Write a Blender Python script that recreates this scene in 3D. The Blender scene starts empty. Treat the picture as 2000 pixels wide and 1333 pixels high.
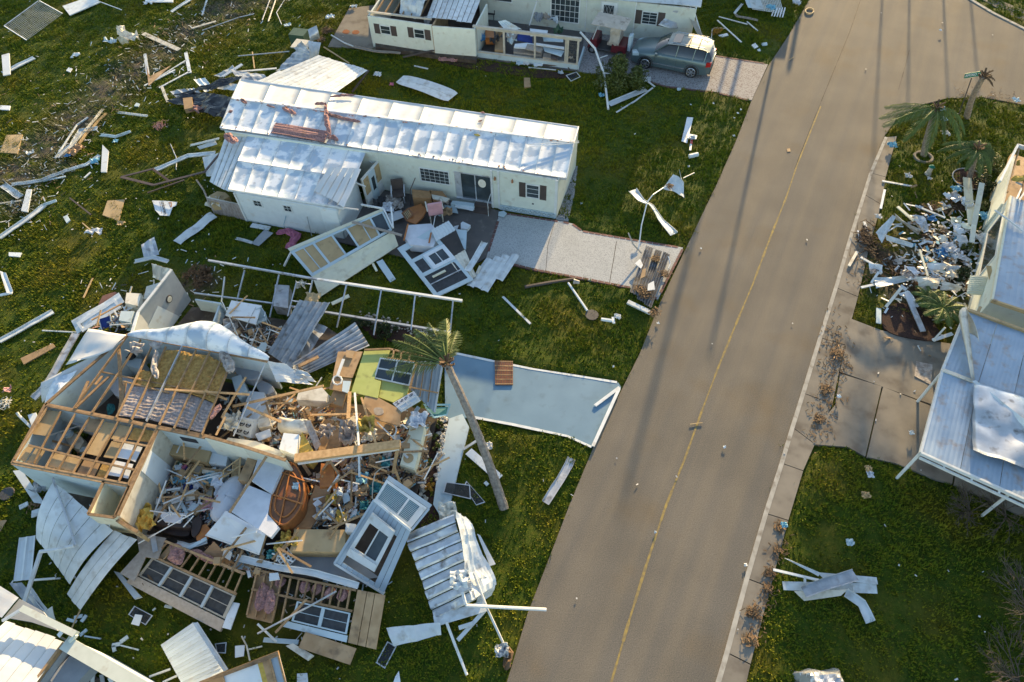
import bpy,math,random
import numpy as np
from mathutils import Vector,Matrix,noise
from mathutils.geometry import tessellate_polygon
random.seed(7);rng=np.random.default_rng(7)
R=math.radians
sc=bpy.context.scene
C=sc.collection
# ---------------------------------------------------------------- camera
H=26.0;FPX=1333.0;DIP=R(53.89);ROLL=R(-1.72)
_cr,_sr=math.cos(ROLL),math.sin(ROLL)
_r=Vector((1,0,0));_u=Vector((0,math.sin(DIP),math.cos(DIP)));_f=Vector((0,math.cos(DIP),-math.sin(DIP)))
cr_=_r*_cr+_u*_sr;cu_=_r*-_sr+_u*_cr
cam=bpy.data.cameras.new('camera');co=bpy.data.objects.new('camera',cam);C.objects.link(co)
m3=Matrix((cr_,cu_,-_f)).transposed();co.matrix_world=Matrix.Translation((0,0,H)) @ m3.to_4x4()
cam.sensor_width=36;cam.sensor_fit='HORIZONTAL';cam.lens=36*FPX/2000;cam.clip_end=2000
sc.camera=co
# ---------------------------------------------------------------- light
SUN_AZ,SUN_EL=R(20.5),R(13)
sunv=Vector((math.sin(SUN_AZ)*math.cos(SUN_EL),math.cos(SUN_AZ)*math.cos(SUN_EL),math.sin(SUN_EL)))
w=bpy.data.worlds.new('World');sc.world=w;w.use_nodes=True
nt=w.node_tree;bg=nt.nodes['Background'];sky=nt.nodes.new('ShaderNodeTexSky')
sky.sky_type='NISHITA';sky.sun_disc=False;sky.sun_elevation=SUN_EL;sky.sun_rotation=SUN_AZ
sky.air_density=1.0;sky.dust_density=0.6;sky.ozone_density=0.8
nt.links.new(sky.outputs[0],bg.inputs[0]);bg.inputs[1].default_value=0.15
sl=bpy.data.lights.new('sun','SUN');so=bpy.data.objects.new('sun',sl);C.objects.link(so)
sl.energy=5.0;sl.angle=R(0.55);sl.color=(1.0,0.72,0.36)
so.rotation_euler=sunv.to_track_quat('Z','Y').to_euler()
vs=sc.view_settings;vs.view_transform='Standard';vs.look='None';vs.gamma=1;vs.use_curve_mapping=False
vs.exposure=1.22
# ---------------------------------------------------------------- helpers
def p(x,y,z=0.0):
    """world point seen at pixel (x, y) of the 2000 px photograph, at height z"""
    X=(x-1000)/FPX;Y=(666.5-y)/FPX
    d=_f+cr_*X+cu_*Y
    t=(z-H)/d.z
    return Vector((d.x*t,d.y*t,z))
def P(q,z=0.0):
    return p(q[0],q[1],q[2] if len(q) > 2 else z)
Z=Vector((0,0,1))
ED=Vector((math.cos(R(-15)),math.sin(R(-15)),0));ND=Vector((-ED.y,ED.x,0))
class B:
    def __init__(s):s.v=[];s.f=[]
    def add(s,vs_,fs):
        o=len(s.v);s.v += [tuple(q) for q in vs_];s.f += [tuple(i+o for i in f) for f in fs];return s
    def hexa(s,b,t):
        return s.add(list(b)+list(t),[(3,2,1,0),(4,5,6,7),(0,1,5,4),(1,2,6,5),(2,3,7,6),(3,0,4,7)])
    def box(s,c,dx,dy,dz,ax=None,ay=None,az=None):
        c=Vector(c);ax=(ax or Vector((1,0,0)))*dx/2;ay=(ay or Vector((0,1,0)))*dy/2;az=(az or Z)*dz
        q=[c-ax-ay,c+ax-ay,c+ax+ay,c-ax+ay]
        return s.hexa(q,[k+az for k in q])
    def bar(s,a,b,w,h=None,up=None):
        a=Vector(a);b=Vector(b);h=h or w;d=b-a
        if d.length < 1e-5:return s
        d.normalize();up=Vector(up) if up else Z
        if abs(d.dot(up)) > .95:up=ED
        x=d.cross(up).normalized()*w/2;y=x.cross(d).normalized()*h/2
        q=[x*i+y*j for i,j in ((-1,-1),(1,-1),(1,1),(-1,1))]
        return s.hexa([a+k for k in q],[b+k for k in q])
    def tube(s,pts,r,n=6,r2=None,cap=True):
        pts=[Vector(k) for k in pts];m=len(pts);vs_=[];fs=[]
        for i,q in enumerate(pts):
            d=(pts[min(i+1,m-1)]-pts[max(i-1,0)]).normalized()
            up=Z if abs(d.z) < .9 else Vector((1,0,0));x=d.cross(up).normalized();y=x.cross(d)
            rr=r[i] if isinstance(r,(list,tuple)) else (r if r2 is None else r+(r2-r)*i/max(1,m-1))
            for k in range(n):
                a=2*math.pi*k/n;vs_.append(q+(x*math.cos(a)+y*math.sin(a))*rr)
        for i in range(m-1):
            for k in range(n):
                fs.append((i*n+k,i*n+(k+1) % n,(i+1)*n+(k+1) % n,(i+1)*n+k))
        if cap:fs += [tuple(range(n))[::-1],tuple((m-1)*n+k for k in range(n))]
        return s.add(vs_,fs)
    def poly(s,top,th,dn=None):
        top=[Vector(k) for k in top];n=len(top);off=(dn or Vector((0,0,-1)))*th
        tri=tessellate_polygon([top]);a=sum((top[i].x*top[(i+1) % n].y-top[(i+1) % n].x*top[i].y) for i in range(n))
        vs_=top+[k+off for k in top];fs=[]
        for t in tri:
            q=(top[t[1]]-top[t[0]]).cross(top[t[2]]-top[t[0]])
            t=t if q.z >= 0 else t[::-1];fs.append(tuple(t));fs.append(tuple(i+n for i in t[::-1]))
        for i in range(n):
            j=(i+1) % n;fs.append((i,i+n,j+n,j) if a > 0 else (j,j+n,i+n,i))
        return s.add(vs_,fs)
    def grid(s,fn,nu,nv,th=.012):
        g=[[Vector(fn(i/nu,j/nv)) for j in range(nv+1)] for i in range(nu+1)];vs_=[];W_=nv+1
        nn=[]
        for i in range(nu+1):
            for j in range(W_):
                a=g[min(i+1,nu)][j]-g[max(i-1,0)][j];b=g[i][min(j+1,nv)]-g[i][max(j-1,0)]
                q=a.cross(b);q=q.normalized() if q.length > 1e-9 else Z.copy()
                nn.append(q)
        k=sum((q.z for q in nn));sg=1 if k >= 0 else-1
        flat=[g[i][j] for i in range(nu+1) for j in range(W_)];N=len(flat)
        vs_=flat+[q-m_*sg*th for q,m_ in zip(flat,nn)];fs=[]
        for i in range(nu):
            for j in range(nv):
                a=i*W_+j;q=(a,a+W_,a+W_+1,a+1)
                if sg < 0:q=q[::-1]
                fs.append(q);fs.append(tuple(x+N for x in q[::-1]))
        def edge(a,b):fs.append((a,b,b+N,a+N))
        for i in range(nu):edge(i*W_,(i+1)*W_);edge((i+1)*W_+nv,i*W_+nv)
        for j in range(nv):edge(j+1,j);edge(nu*W_+j,nu*W_+j+1)
        return s.add(vs_,fs)
WL={}
def _props(o,label,cat,group,kind):
    if label:o['label']=label
    if cat:o['category']=cat
    if group:o['group']=group
    if kind:o['kind']=kind
def T(name,label,cat,at,group=None,z=0.0):
    o=bpy.data.objects.new(name,None);C.objects.link(o);o.empty_display_size=.2
    loc=at if isinstance(at,Vector) else P(at,z)
    o.location=loc;WL[o.name]=loc.copy();_props(o,label,cat,group,None);return o
def O(name,b,m,parent=None,label=None,cat=None,group=None,kind=None,smooth=False):
    if isinstance(m,str):m=MT[m]
    me=bpy.data.meshes.new(name)
    a=np.array(b.v,dtype=np.float64)
    if parent is not None:loc=WL[parent.name].copy()
    else:
        loc=Vector(((a[:,0].min()+a[:,0].max())/2,(a[:,1].min()+a[:,1].max())/2,a[:,2].min()))
    a=a-np.array(loc);me.from_pydata(a.tolist(),[],b.f)
    if isinstance(m,(list,tuple)):
        for k in m:me.materials.append(k)
    else:me.materials.append(m)
    if smooth:me.polygons.foreach_set('use_smooth',[True]*len(me.polygons))
    o=bpy.data.objects.new(name,me);C.objects.link(o)
    if parent is not None:
        o.parent=parent;WL[o.name]=loc
    else:
        o.location=loc;WL[o.name]=loc
    _props(o,label,cat,group,kind);return o
# ---------------------------------------------------------------- materials
def M(name,c1,c2=None,sc_=3.0,rough=.6,metal=0.0,bump=.15,bs=40.,dirt=0.0,dc=(.12,.09,.06),ds=2.5,rnd=.12,spec=.4,
      alpha=1.0,wood=0,contrast=(.35,.65),stretch=(1,1,1),trans=0):
    m=bpy.data.materials.new(name);m.use_nodes=True;t=m.node_tree;N=t.nodes;L=t.links
    bs_=N['Principled BSDF'];g=N.new('ShaderNodeNewGeometry');mp=N.new('ShaderNodeMapping');mp.inputs['Scale'].default_value=stretch
    L.new(g.outputs['Position'],mp.inputs['Vector']);pos=mp.outputs[0]
    def noise_(s,d=3):
        n=N.new('ShaderNodeTexNoise');n.inputs['Scale'].default_value=s;n.inputs['Detail'].default_value=d;L.new(pos,n.inputs['Vector']);return n.outputs[0]
    def ramp(src,a,b):
        r=N.new('ShaderNodeMapRange');r.inputs[1].default_value=a;r.inputs[2].default_value=b;L.new(src,r.inputs[0]);return r.outputs[0]
    def mix(f,a,b):
        x=N.new('ShaderNodeMix');x.data_type='RGBA';L.new(f,x.inputs[0])
        for k,q in ((6,a),(7,b)):
            if isinstance(q,tuple):x.inputs[k].default_value=(*q,1)
            else:L.new(q,x.inputs[k])
        return x.outputs[2]
    if c2 is None:c2=tuple(k*.82 for k in c1)
    if wood:
        wv=N.new('ShaderNodeTexNoise');wv.inputs['Scale'].default_value=wood;mp2=N.new('ShaderNodeMapping')
        tc=N.new('ShaderNodeTexCoord');L.new(tc.outputs['Object'],mp2.inputs[0]);mp2.inputs['Scale'].default_value=(1,1,9);mp2.inputs['Rotation'].default_value=(.2,1.3,.26)
        L.new(mp2.outputs[0],wv.inputs['Vector']);col=mix(ramp(wv.outputs[0],.3,.7),c1,c2)
    else:col=mix(ramp(noise_(sc_,5),*contrast),c1,c2)
    if dirt:col=mix(ramp(noise_(ds,6),.62-dirt*.35,.78),col,dc)
    if rnd:
        oi=N.new('ShaderNodeObjectInfo');hs=N.new('ShaderNodeHueSaturation');r=N.new('ShaderNodeMapRange')
        L.new(oi.outputs['Random'],r.inputs[0]);r.inputs[3].default_value=1-rnd;r.inputs[4].default_value=1+rnd
        L.new(r.outputs[0],hs.inputs['Value']);L.new(col,hs.inputs['Color']);col=hs.outputs[0]
    L.new(col,bs_.inputs['Base Color']);bs_.inputs['Roughness'].default_value=rough;bs_.inputs['Metallic'].default_value=metal
    bs_.inputs['Specular IOR Level'].default_value=spec
    if bump:
        bn=N.new('ShaderNodeBump');bn.inputs['Strength'].default_value=bump;bn.inputs['Distance'].default_value=.02
        L.new(noise_(bs,4),bn.inputs['Height']);L.new(bn.outputs[0],bs_.inputs['Normal'])
    if alpha < 1:bs_.inputs['Alpha'].default_value=alpha
    if trans:bs_.inputs['Transmission Weight'].default_value=trans
    return m
MT={}
def mk(k,*a,**kw):MT[k]=M(k,*a,**kw)
mk('white_metal',(.63,.67,.68),(.53,.57,.58),rough=.45,bump=.08,bs=6,dirt=.22,dc=(.36,.34,.30))
mk('grey_metal',(.42,.44,.46),(.30,.32,.34),rough=.38,metal=.25,bump=.12,bs=6,dirt=.2)
mk('dark_ribbed',(.24,.25,.27),(.16,.155,.15),rough=.5,metal=.2,dirt=.35,dc=(.12,.09,.06))
mk('alu',(.62,.64,.66),(.50,.52,.54),rough=.32,metal=.45,bump=.1,bs=8,dirt=.15)
mk('coat',(.42,.51,.60),(.80,.82,.83),sc_=1.3,rough=.42,spec=.5,bump=.06,bs=4,contrast=(.46,.54),dirt=.10,dc=(.50,.50,.50),ds=5,rnd=.04)  # blue of the shaded slope is tinted into the colour; white patches are coating
mk('coat_plain',(.70,.70,.67),(.58,.60,.60),sc_=.7,rough=.5,bump=.06,bs=3,dirt=.28,dc=(.60,.55,.50),ds=1.6,rnd=.03)
mk('ribbed_roof',(.36,.45,.54),(.29,.37,.46),sc_=1.0,rough=.5,metal=.2,bump=.12,bs=5,dirt=.25,dc=(.32,.26,.22),stretch=(1,1,1))  # blue of the reflected sky is put into the base colour
mk('cream',(.66,.69,.60),(.61,.64,.55),rough=.6,bump=.05,dirt=.08,dc=(.5,.46,.36))
mk('white_siding',(.66,.71,.72),(.61,.66,.67),rough=.55,bump=.04,dirt=.08,dc=(.55,.52,.45))
mk('pale_yellow',(.76,.74,.56),(.70,.68,.52),rough=.6,bump=.05,dirt=.12,dc=(.5,.45,.32))
mk('white_trim',(.68,.70,.69),(.60,.62,.61),rough=.5,bump=.05,dirt=.12,dc=(.45,.42,.36))
mk('beige_trim',(.50,.46,.38),(.42,.38,.31),rough=.6)
mk('brown',(.10,.075,.065),rough=.6)
mk('dark_brown_metal',(.11,.075,.06),(.08,.055,.05),rough=.5)
mk('glass',(.05,.065,.07),(.03,.04,.045),sc_=2,rough=.12,bump=0,spec=.8)
mk('screen',(.055,.06,.065),(.035,.038,.042),sc_=6,rough=.7,bump=.3,bs=90)
mk('thin_screen',(.05,.055,.06),rough=.8,alpha=.62,bump=0)
mk('wood',(.40,.255,.13),(.24,.15,.075),wood=7,rough=.75,bump=.3,dirt=.15,dc=(.12,.08,.05),rnd=.25)
mk('bright_wood',(.60,.38,.18),(.44,.26,.11),wood=7,rough=.7,bump=.3,rnd=.2)
mk('ply',(.46,.31,.17),(.35,.22,.11),sc_=2,rough=.7,bump=.2,dirt=.2,dc=(.15,.10,.06),rnd=.15)
mk('tan_board',(.50,.36,.19),(.42,.30,.15),sc_=1.5,rough=.7,dirt=.12,dc=(.22,.15,.08),rnd=.1)
mk('cardboard',(.42,.28,.15),(.35,.23,.12),rough=.8,rnd=.2)
mk('beech',(.42,.235,.105),(.33,.18,.08),wood=5,rough=.5,rnd=.1)
mk('furniture',(.26,.105,.035),(.17,.062,.02),wood=6,rough=.32,spec=.6,rnd=.1)
mk('orange_wood',(.42,.16,.04),(.32,.11,.03),wood=5,rough=.4)
mk('pink',(.42,.23,.21),(.20,.11,.10),sc_=14,rough=.95,bump=1.0,bs=30,dirt=.15,dc=(.22,.12,.08))
mk('pink_cloth',(.50,.17,.25),(.38,.12,.19),rough=.9)
mk('pink_vinyl',(.56,.30,.32),rough=.5)
mk('yellow_ins',(.52,.33,.10),(.32,.18,.05),sc_=9,rough=.95,bump=1.0,bs=24,contrast=(.3,.7))
mk('yellow_foam',(.55,.40,.09),(.42,.29,.06),sc_=8,rough=.9,bump=.8,bs=30)
mk('foil',(.40,.36,.35),(.26,.22,.20),sc_=4,rough=.35,metal=.15,bump=.6,bs=9,stretch=(3,1,1))
mk('film',(.46,.42,.38),(.26,.22,.19),sc_=6,rough=.6,bump=.8,bs=12,rnd=.05)
mk('black_film',(.03,.03,.035),rough=.25,bump=.5,bs=4)
mk('lime',(.42,.46,.14),(.38,.42,.12),rough=.6,dirt=.12,dc=(.2,.2,.07),rnd=.03)
mk('white_panel',(.68,.72,.74),(.61,.65,.67),sc_=1.2,rough=.45,bump=.04,dirt=.08,dc=(.5,.46,.4))
mk('mattress',(.66,.68,.72),(.58,.60,.64),rough=.85,bump=.3,bs=25)
mk('offwhite',(.70,.66,.56),(.60,.56,.46),rough=.6,dirt=.2,dc=(.3,.24,.16))
mk('paper',(.66,.65,.62),rough=.8,rnd=.15)
mk('blue_grey_siding',(.40,.47,.52),(.36,.43,.48),rough=.55,rnd=.02)
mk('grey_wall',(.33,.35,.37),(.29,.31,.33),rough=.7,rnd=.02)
mk('blue_plastic',(.06,.22,.42),(.05,.17,.34),rough=.5)
mk('lblue',(.22,.47,.60),(.16,.38,.50),rough=.5)
mk('blue_cloth',(.02,.045,.22),rough=.85)
mk('teal',(.04,.22,.24),(.03,.16,.18),rough=.6)
mk('green_mid',(.05,.11,.07),rough=.6)
mk('sofa',(.045,.032,.028),(.03,.02,.018),rough=.5,bump=.3,bs=6)
mk('beige_fabric',(.42,.36,.30),(.34,.29,.24),sc_=8,rough=.9)
mk('dark',(.03,.03,.032),rough=.6)
mk('charcoal',(.06,.06,.065),rough=.6)
mk('asphalt',(.172,.156,.130),(.140,.128,.108),sc_=.35,rough=.9,bump=.5,bs=70,dirt=.2,dc=(.15,.12,.08),ds=.3,rnd=0)
mk('concrete',(.24,.215,.175),(.185,.165,.135),sc_=1.2,rough=.9,bump=.25,bs=50,dirt=.25,dc=(.12,.10,.08),ds=1.2,rnd=.08)
mk('kerb',(.42,.40,.35),(.32,.30,.26),rough=.9,dirt=.2)
mk('blue_paint',(.16,.27,.36),(.135,.235,.32),sc_=.8,rough=.7,bump=.15,dirt=.12,dc=(.12,.20,.26),ds=2,rnd=0)
mk('walk_paint',(.50,.60,.64),(.44,.54,.58),sc_=1,rough=.7,dirt=.12,dc=(.3,.34,.34),rnd=0)
mk('patio',(.135,.118,.11),(.11,.10,.095),sc_=1.5,rough=.85,dirt=.15,dc=(.2,.18,.16),rnd=0)
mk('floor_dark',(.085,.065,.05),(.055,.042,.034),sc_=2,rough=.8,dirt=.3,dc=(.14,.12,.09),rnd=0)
mk('yellow_line',(.36,.26,.075),(.22,.17,.085),sc_=6,rough=.85,bump=.3,contrast=(.35,.6),rnd=0)
mk('tar',(.035,.03,.025),rough=.8)
mk('mulch',(.055,.025,.018),(.028,.015,.012),sc_=14,rough=.95,bump=1,bs=30,rnd=0)
mk('rock',(.50,.48,.43),(.30,.27,.23),sc_=9,rough=.9,bump=.6,bs=25,rnd=.25)
mk('gravel',(.42,.43,.44),(.24,.25,.26),sc_=20,rough=.9,bump=1,bs=30,rnd=.2)
mk('brick',(.20,.10,.085),(.14,.075,.065),rough=.85,rnd=.2)
mk('bark',(.34,.29,.235),(.20,.165,.135),sc_=9,rough=.95,bump=.8,bs=20,rnd=.05)
mk('dead_frond',(.22,.135,.065),(.12,.07,.035),rough=.8,rnd=.3)
mk('dry',(.16,.10,.055),(.09,.055,.03),rough=.9,rnd=.3)
mk('twig',(.14,.11,.085),rough=.9)
mk('frond',(.13,.165,.028),(.07,.11,.018),sc_=5,rough=.5,rnd=.2)
mk('leaf',(.12,.14,.018),(.06,.085,.012),sc_=6,rough=.55,rnd=.2)
mk('leaf_dark',(.035,.06,.014),(.02,.04,.01),sc_=6,rough=.6,rnd=.2)
mk('flower',(.45,.24,.03),rough=.7)
mk('rubber',(.018,.018,.018),rough=.8,bump=0)
mk('chrome',(.62,.62,.62),rough=.22,metal=.9,bump=0)
mk('car_paint',(.115,.165,.175),(.112,.160,.170),rough=.28,metal=.35,spec=.7,bump=0,rnd=0)
mk('car_glass',(.035,.04,.038),(.03,.032,.03),rough=.05,spec=1.0,bump=0,rnd=0)
mk('red_lens',(.45,.02,.02),rough=.2,bump=0)
mk('maroon',(.14,.018,.025),rough=.3,bump=0)
mk('canopy',(.50,.44,.36),(.42,.37,.30),rough=.8,dirt=.2)
mk('sign_green',(.0,.16,.10),rough=.5,bump=0,rnd=0)
mk('sign_white',(.8,.8,.8),rough=.5,bump=0,rnd=0)
mk('ink',(.06,.06,.07),rough=.8,bump=0,rnd=0)
mk('ink_orange',(.35,.16,.07),rough=.8,bump=0,rnd=0)
mk('rust',(.30,.10,.03),(.2,.07,.03),rough=.9,rnd=0)
def dotted(name,a,b,s,thr,stretch=(1,1,1)):
    m=M(name,a,tuple(k*.9 for k in a),sc_=1.0,rough=.85,bump=.3,bs=40,rnd=0);t=m.node_tree;N=t.nodes;L=t.links
    g=N.new('ShaderNodeNewGeometry');v=N.new('ShaderNodeTexNoise');v.inputs['Scale'].default_value=s;v.inputs['Detail'].default_value=1;L.new(g.outputs['Position'],v.inputs['Vector'])
    r=N.new('ShaderNodeMapRange');r.inputs[1].default_value=thr;r.inputs[2].default_value=thr+.05;L.new(v.outputs[0],r.inputs[0])
    bsdf=N['Principled BSDF'];src=bsdf.inputs['Base Color'].links[0].from_socket;x=N.new('ShaderNodeMix');x.data_type='RGBA'
    L.new(r.outputs[0],x.inputs[0]);L.new(src,x.inputs[6]);x.inputs[7].default_value=(*b,1);L.new(x.outputs[2],bsdf.inputs['Base Color']);MT[name]=m
dotted('terrazzo',(.46,.47,.46),(.31,.32,.32),20,.53)
dotted('stone_print',(.33,.32,.31),(.18,.15,.15),15,.53)
# grass
def grass_mat(name,cols,blade=False):
    m=bpy.data.materials.new(name);m.use_nodes=True;t=m.node_tree;N=t.nodes;L=t.links;b=N['Principled BSDF']
    g=N.new('ShaderNodeNewGeometry')
    def nz(s,d,r=.5):
        n=N.new('ShaderNodeTexNoise');n.inputs['Scale'].default_value=s;n.inputs['Detail'].default_value=d;n.inputs['Roughness'].default_value=r;L.new(g.outputs['Position'],n.inputs['Vector']);return n.outputs[0]
    def rp(src,a,b_):
        r=N.new('ShaderNodeMapRange');r.inputs[1].default_value=a;r.inputs[2].default_value=b_;L.new(src,r.inputs[0]);return r.outputs[0]
    def mx(f,a,b_):
        x=N.new('ShaderNodeMix');x.data_type='RGBA';L.new(f,x.inputs[0])
        for k,q in ((6,a),(7,b_)):
            if isinstance(q,tuple):x.inputs[k].default_value=(*q,1)
            else:L.new(q,x.inputs[k])
        return x.outputs[2]
    col=mx(rp(nz(1.6,6,.65),.36,.64),cols[0],cols[1])
    col=mx(rp(nz(.28,4),.48,.66),col,cols[2])
    col=mx(rp(nz(7,3,.7),.5,.75),col,cols[3])
    at=N.new('ShaderNodeAttribute');at.attribute_name='soil'
    dirtc=mx(rp(nz(3,5,.7),.4,.6),(.085,.075,.05),(.16,.13,.10))
    f=N.new('ShaderNodeMath');f.operation='MULTIPLY';L.new(at.outputs['Fac'],f.inputs[0]);L.new(rp(nz(.9,6,.7),.38,.55),f.inputs[1]);
    col=mx(f.outputs[0],col,dirtc)
    L.new(col,b.inputs['Base Color']);b.inputs['Roughness'].default_value=.85;b.inputs['Specular IOR Level'].default_value=.15
    if not blade:
        bn=N.new('ShaderNodeBump');bn.inputs['Strength'].default_value=1;bn.inputs['Distance'].default_value=.08;L.new(nz(14,5,.8),bn.inputs['Height']);L.new(bn.outputs[0],b.inputs['Normal'])
    MT[name]=m
grass_mat('lawn',[(.030,.062,.005),(.062,.094,.006),(.092,.092,.010),(.115,.11,.013)])
grass_mat('blades',[(.075,.125,.008),(.155,.18,.009),(.20,.185,.012),(.25,.22,.02)],True)

# the road gets faint wheel tracks along its run
def tracks():
    m=MT['asphalt'];t=m.node_tree;N=t.nodes;L=t.links;b=N['Principled BSDF'];src=b.inputs['Base Color'].links[0].from_socket
    g=N.new('ShaderNodeNewGeometry');mp=N.new('ShaderNodeMapping');mp.vector_type='POINT';mp.inputs['Rotation'].default_value=(0,0,R(-62));L.new(g.outputs['Position'],mp.inputs[0])
    m2=N.new('ShaderNodeMapping');m2.inputs['Scale'].default_value=(.03,.9,1);L.new(mp.outputs[0],m2.inputs[0]);n=N.new('ShaderNodeTexNoise');n.inputs['Scale'].default_value=1.3;n.inputs['Detail'].default_value=4;L.new(m2.outputs[0],n.inputs[0])
    n2=N.new('ShaderNodeTexNoise');n2.inputs['Scale'].default_value=26;n2.inputs['Detail'].default_value=3;n2.inputs['Roughness'].default_value=.8;L.new(g.outputs['Position'],n2.inputs[0])
    for k,(nn,lo,hi,a,c) in enumerate(((n,.36,.64,(1.12,1.07,.99),(.90,.91,.93)),(n2,.35,.65,(1.34,1.32,1.28),(.68,.68,.69)))):
        r=N.new('ShaderNodeMapRange');r.inputs[1].default_value=lo;r.inputs[2].default_value=hi;L.new(nn.outputs[0],r.inputs[0]);x=N.new('ShaderNodeMix');x.data_type='RGBA';L.new(r.outputs[0],x.inputs[0]);x.inputs[6].default_value=(*a,1);x.inputs[7].default_value=(*c,1)
        y=N.new('ShaderNodeMix');y.data_type='RGBA';y.blend_type='MULTIPLY';y.inputs[0].default_value=1;L.new(src,y.inputs[6]);L.new(x.outputs[2],y.inputs[7]);src=y.outputs[2]
    L.new(src,b.inputs['Base Color'])
tracks()
# ================================================================ GROUND
def struct(name,b,m,parent=None):return O(name,b,m,parent,kind=None if parent else 'structure')
def chaikin(pts,k=1):
    for _ in range(k):
        q=[]
        for a,b in zip(pts,pts[1:]+pts[:1]):q += [a.lerp(b,.25),a.lerp(b,.75)]
        pts=q
    return pts
HARD={
 'road':[(1650,-130),(1575,10),(1540,70),(1500,130),(1468,196),(1440,270),(1400,360),(1340,485),(1290,590),(1250,690),(1215,760),(1160,872),(1113,985),(1065,1110),(1030,1200),(990,1333),(950,1470),
          (1375,1470),(1415,1333),(1496,1000),(1602,659),(1699,337),(1728,265),(1755,228),(1800,205),(1850,192),(1920,190),(1990,203),(2130,240),(2130,120),(2000,55),(1940,25),(1895,-2),(1820,-60),(1800,-130)],
 'driveway_one':[(976,415),(1100,433),(1118,437),(1138,452),(1250,470),(1334,484),(1285,585),(1231,563),(1050,528),(950,503)],
 'patio':[(650,470),(690,400),(745,372),(890,392),(976,412),(950,503),(905,530),(800,505)],
 'driveway_two':[(868,700),(886,690),(1040,720),(1208,748),(1213,757),(1156,874),(1110,853),(1000,830),(918,815),(870,820)],
 'walk':[(877,818),(903,809),(916,834),(879,984),(862,1012),(846,985),(855,920)],
 'driveway_three':[(1120,58),(1250,72),(1385,108),(1500,126),(1468,196),(1400,180),(1300,168),(1235,150),(1160,144),(1128,140),(1110,90)],
 'driveway_four':[(1660,622),(1720,645),(1790,662),(1860,672),(2130,760),(2130,1060),(1990,1005),(1900,962),(1830,938),(1750,905),(1690,893),(1655,873),(1587,868),(1600,830),(1632,790),(1640,728)],
 'concrete_pad':[(640,92),(664,48),(682,16),(735,10),(735,96)],
}
KJ=[((1731,268),(1752,266)),((1701,338),(1730,346)),((1688,380),(1722,400)),((1662,462),(1700,474)),((1633,562),(1676,580)),((1602,660),(1650,674)),((1569,768),(1626,790)),((1548,835),(1592,868)),((1527,905),(1569,920)),((1496,1003),(1540,1017)),((1459,1130),(1505,1148)),((1420,1275),(1466,1298)),((1375,1430),(1430,1460))]
HARD['pavement']=[a for a,b in KJ]+[b for a,b in KJ][::-1]
FOOT=[[(480,432),(440,330),(470,160),(1118,245),(1085,425),(976,409),(752,371),(722,400),(700,470),(660,470)],
         [(730,92),(735,-60),(1345,-60),(1345,60),(1143,61),(1133,138),(930,115)],
         [(292,711),(565,760),(860,700),(850,900),(800,1100),(560,1290),(330,1200),(106,966),(162,856)],
         [(1760,900),(1870,600),(1960,380),(2130,420),(2130,1000)]]
def w2(poly):return np.array([[q.x,q.y] for q in (P(k) for k in poly)])
def inside(X,Y,poly):
    r=np.zeros(X.shape,bool);n=len(poly)
    for i in range(n):
        x1,y1=poly[i];x2,y2=poly[(i+1) % n]
        c=((y1 > Y) != (y2 > Y)) & (X < (x2-x1)*(Y-y1)/(y2-y1+1e-12)+x1);r ^= c
    return r
def vn(X,Y,s,seed):
    g=np.random.default_rng(seed).random((256,256));x=X/s+100;y=Y/s+100
    i=np.floor(x).astype(int);j=np.floor(y).astype(int);u=x-i;v=y-j;u=u*u*(3-2*u);v=v*v*(3-2*v);i %= 255;j %= 255
    return (g[i,j]*(1-u)+g[i+1,j]*u)*(1-v)+(g[i,j+1]*(1-u)+g[i+1,j+1]*u)*v
SOIL=[(20,350,2.4),(80,290,2.2),(150,235,2.2),(210,180,2.4),(260,140,2.4),(310,100,2.2),(370,60,2.2),(440,20,2.6),(520,-10,2.4),(40,400,1.2),(110,330,1.2),
        (1760,560,2.2),(1830,520,2.2),(1800,470,1.6),(1880,560,1.6),(1720,500,1.0),(560,1150,1.2),(250,600,1.4),(380,560,1.6),(640,1180,1.0),(1800,600,1.4)]
SW=[(P(k),k[2]) for k in SOIL]
SW=[(Vector(p(k[0],k[1])),k[2]) for k in SOIL]
def soil(X,Y):
    s=np.zeros(X.shape)
    for c,r in SW:s=np.maximum(s,np.clip(1.5*(1-np.hypot(X-c.x,Y-c.y)/r),0,1))
    return s
HW={k:w2(v) for k,v in HARD.items()};FW=[w2(v) for v in FOOT]
x0,x1,y0,y1,st=-44.,44.,1.,58.,.17
xs=np.arange(x0,x1,st);ys=np.arange(y0,y1,st);X,Y=np.meshgrid(xs,ys,indexing='ij')
hard=np.zeros(X.shape,bool)
for k,q in HW.items():hard |= inside(X,Y,q)
foot=np.zeros(X.shape,bool)
for q in FW:foot |= inside(X,Y,q)
Zg=(vn(X,Y,.55,1)-.5)*.09+(vn(X,Y,.28,2)-.5)*.06+(vn(X,Y,2.2,3)-.5)*.08
Zg *= 1+.9*soil(X,Y)
m_=hard.copy()
for dx,dy in ((1,0),(-1,0),(0,1),(0,-1)):m_ |= np.roll(hard,(dx,dy),(0,1))
Zg=np.where(m_,-.07,np.where(foot,-.03,Zg));
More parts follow.
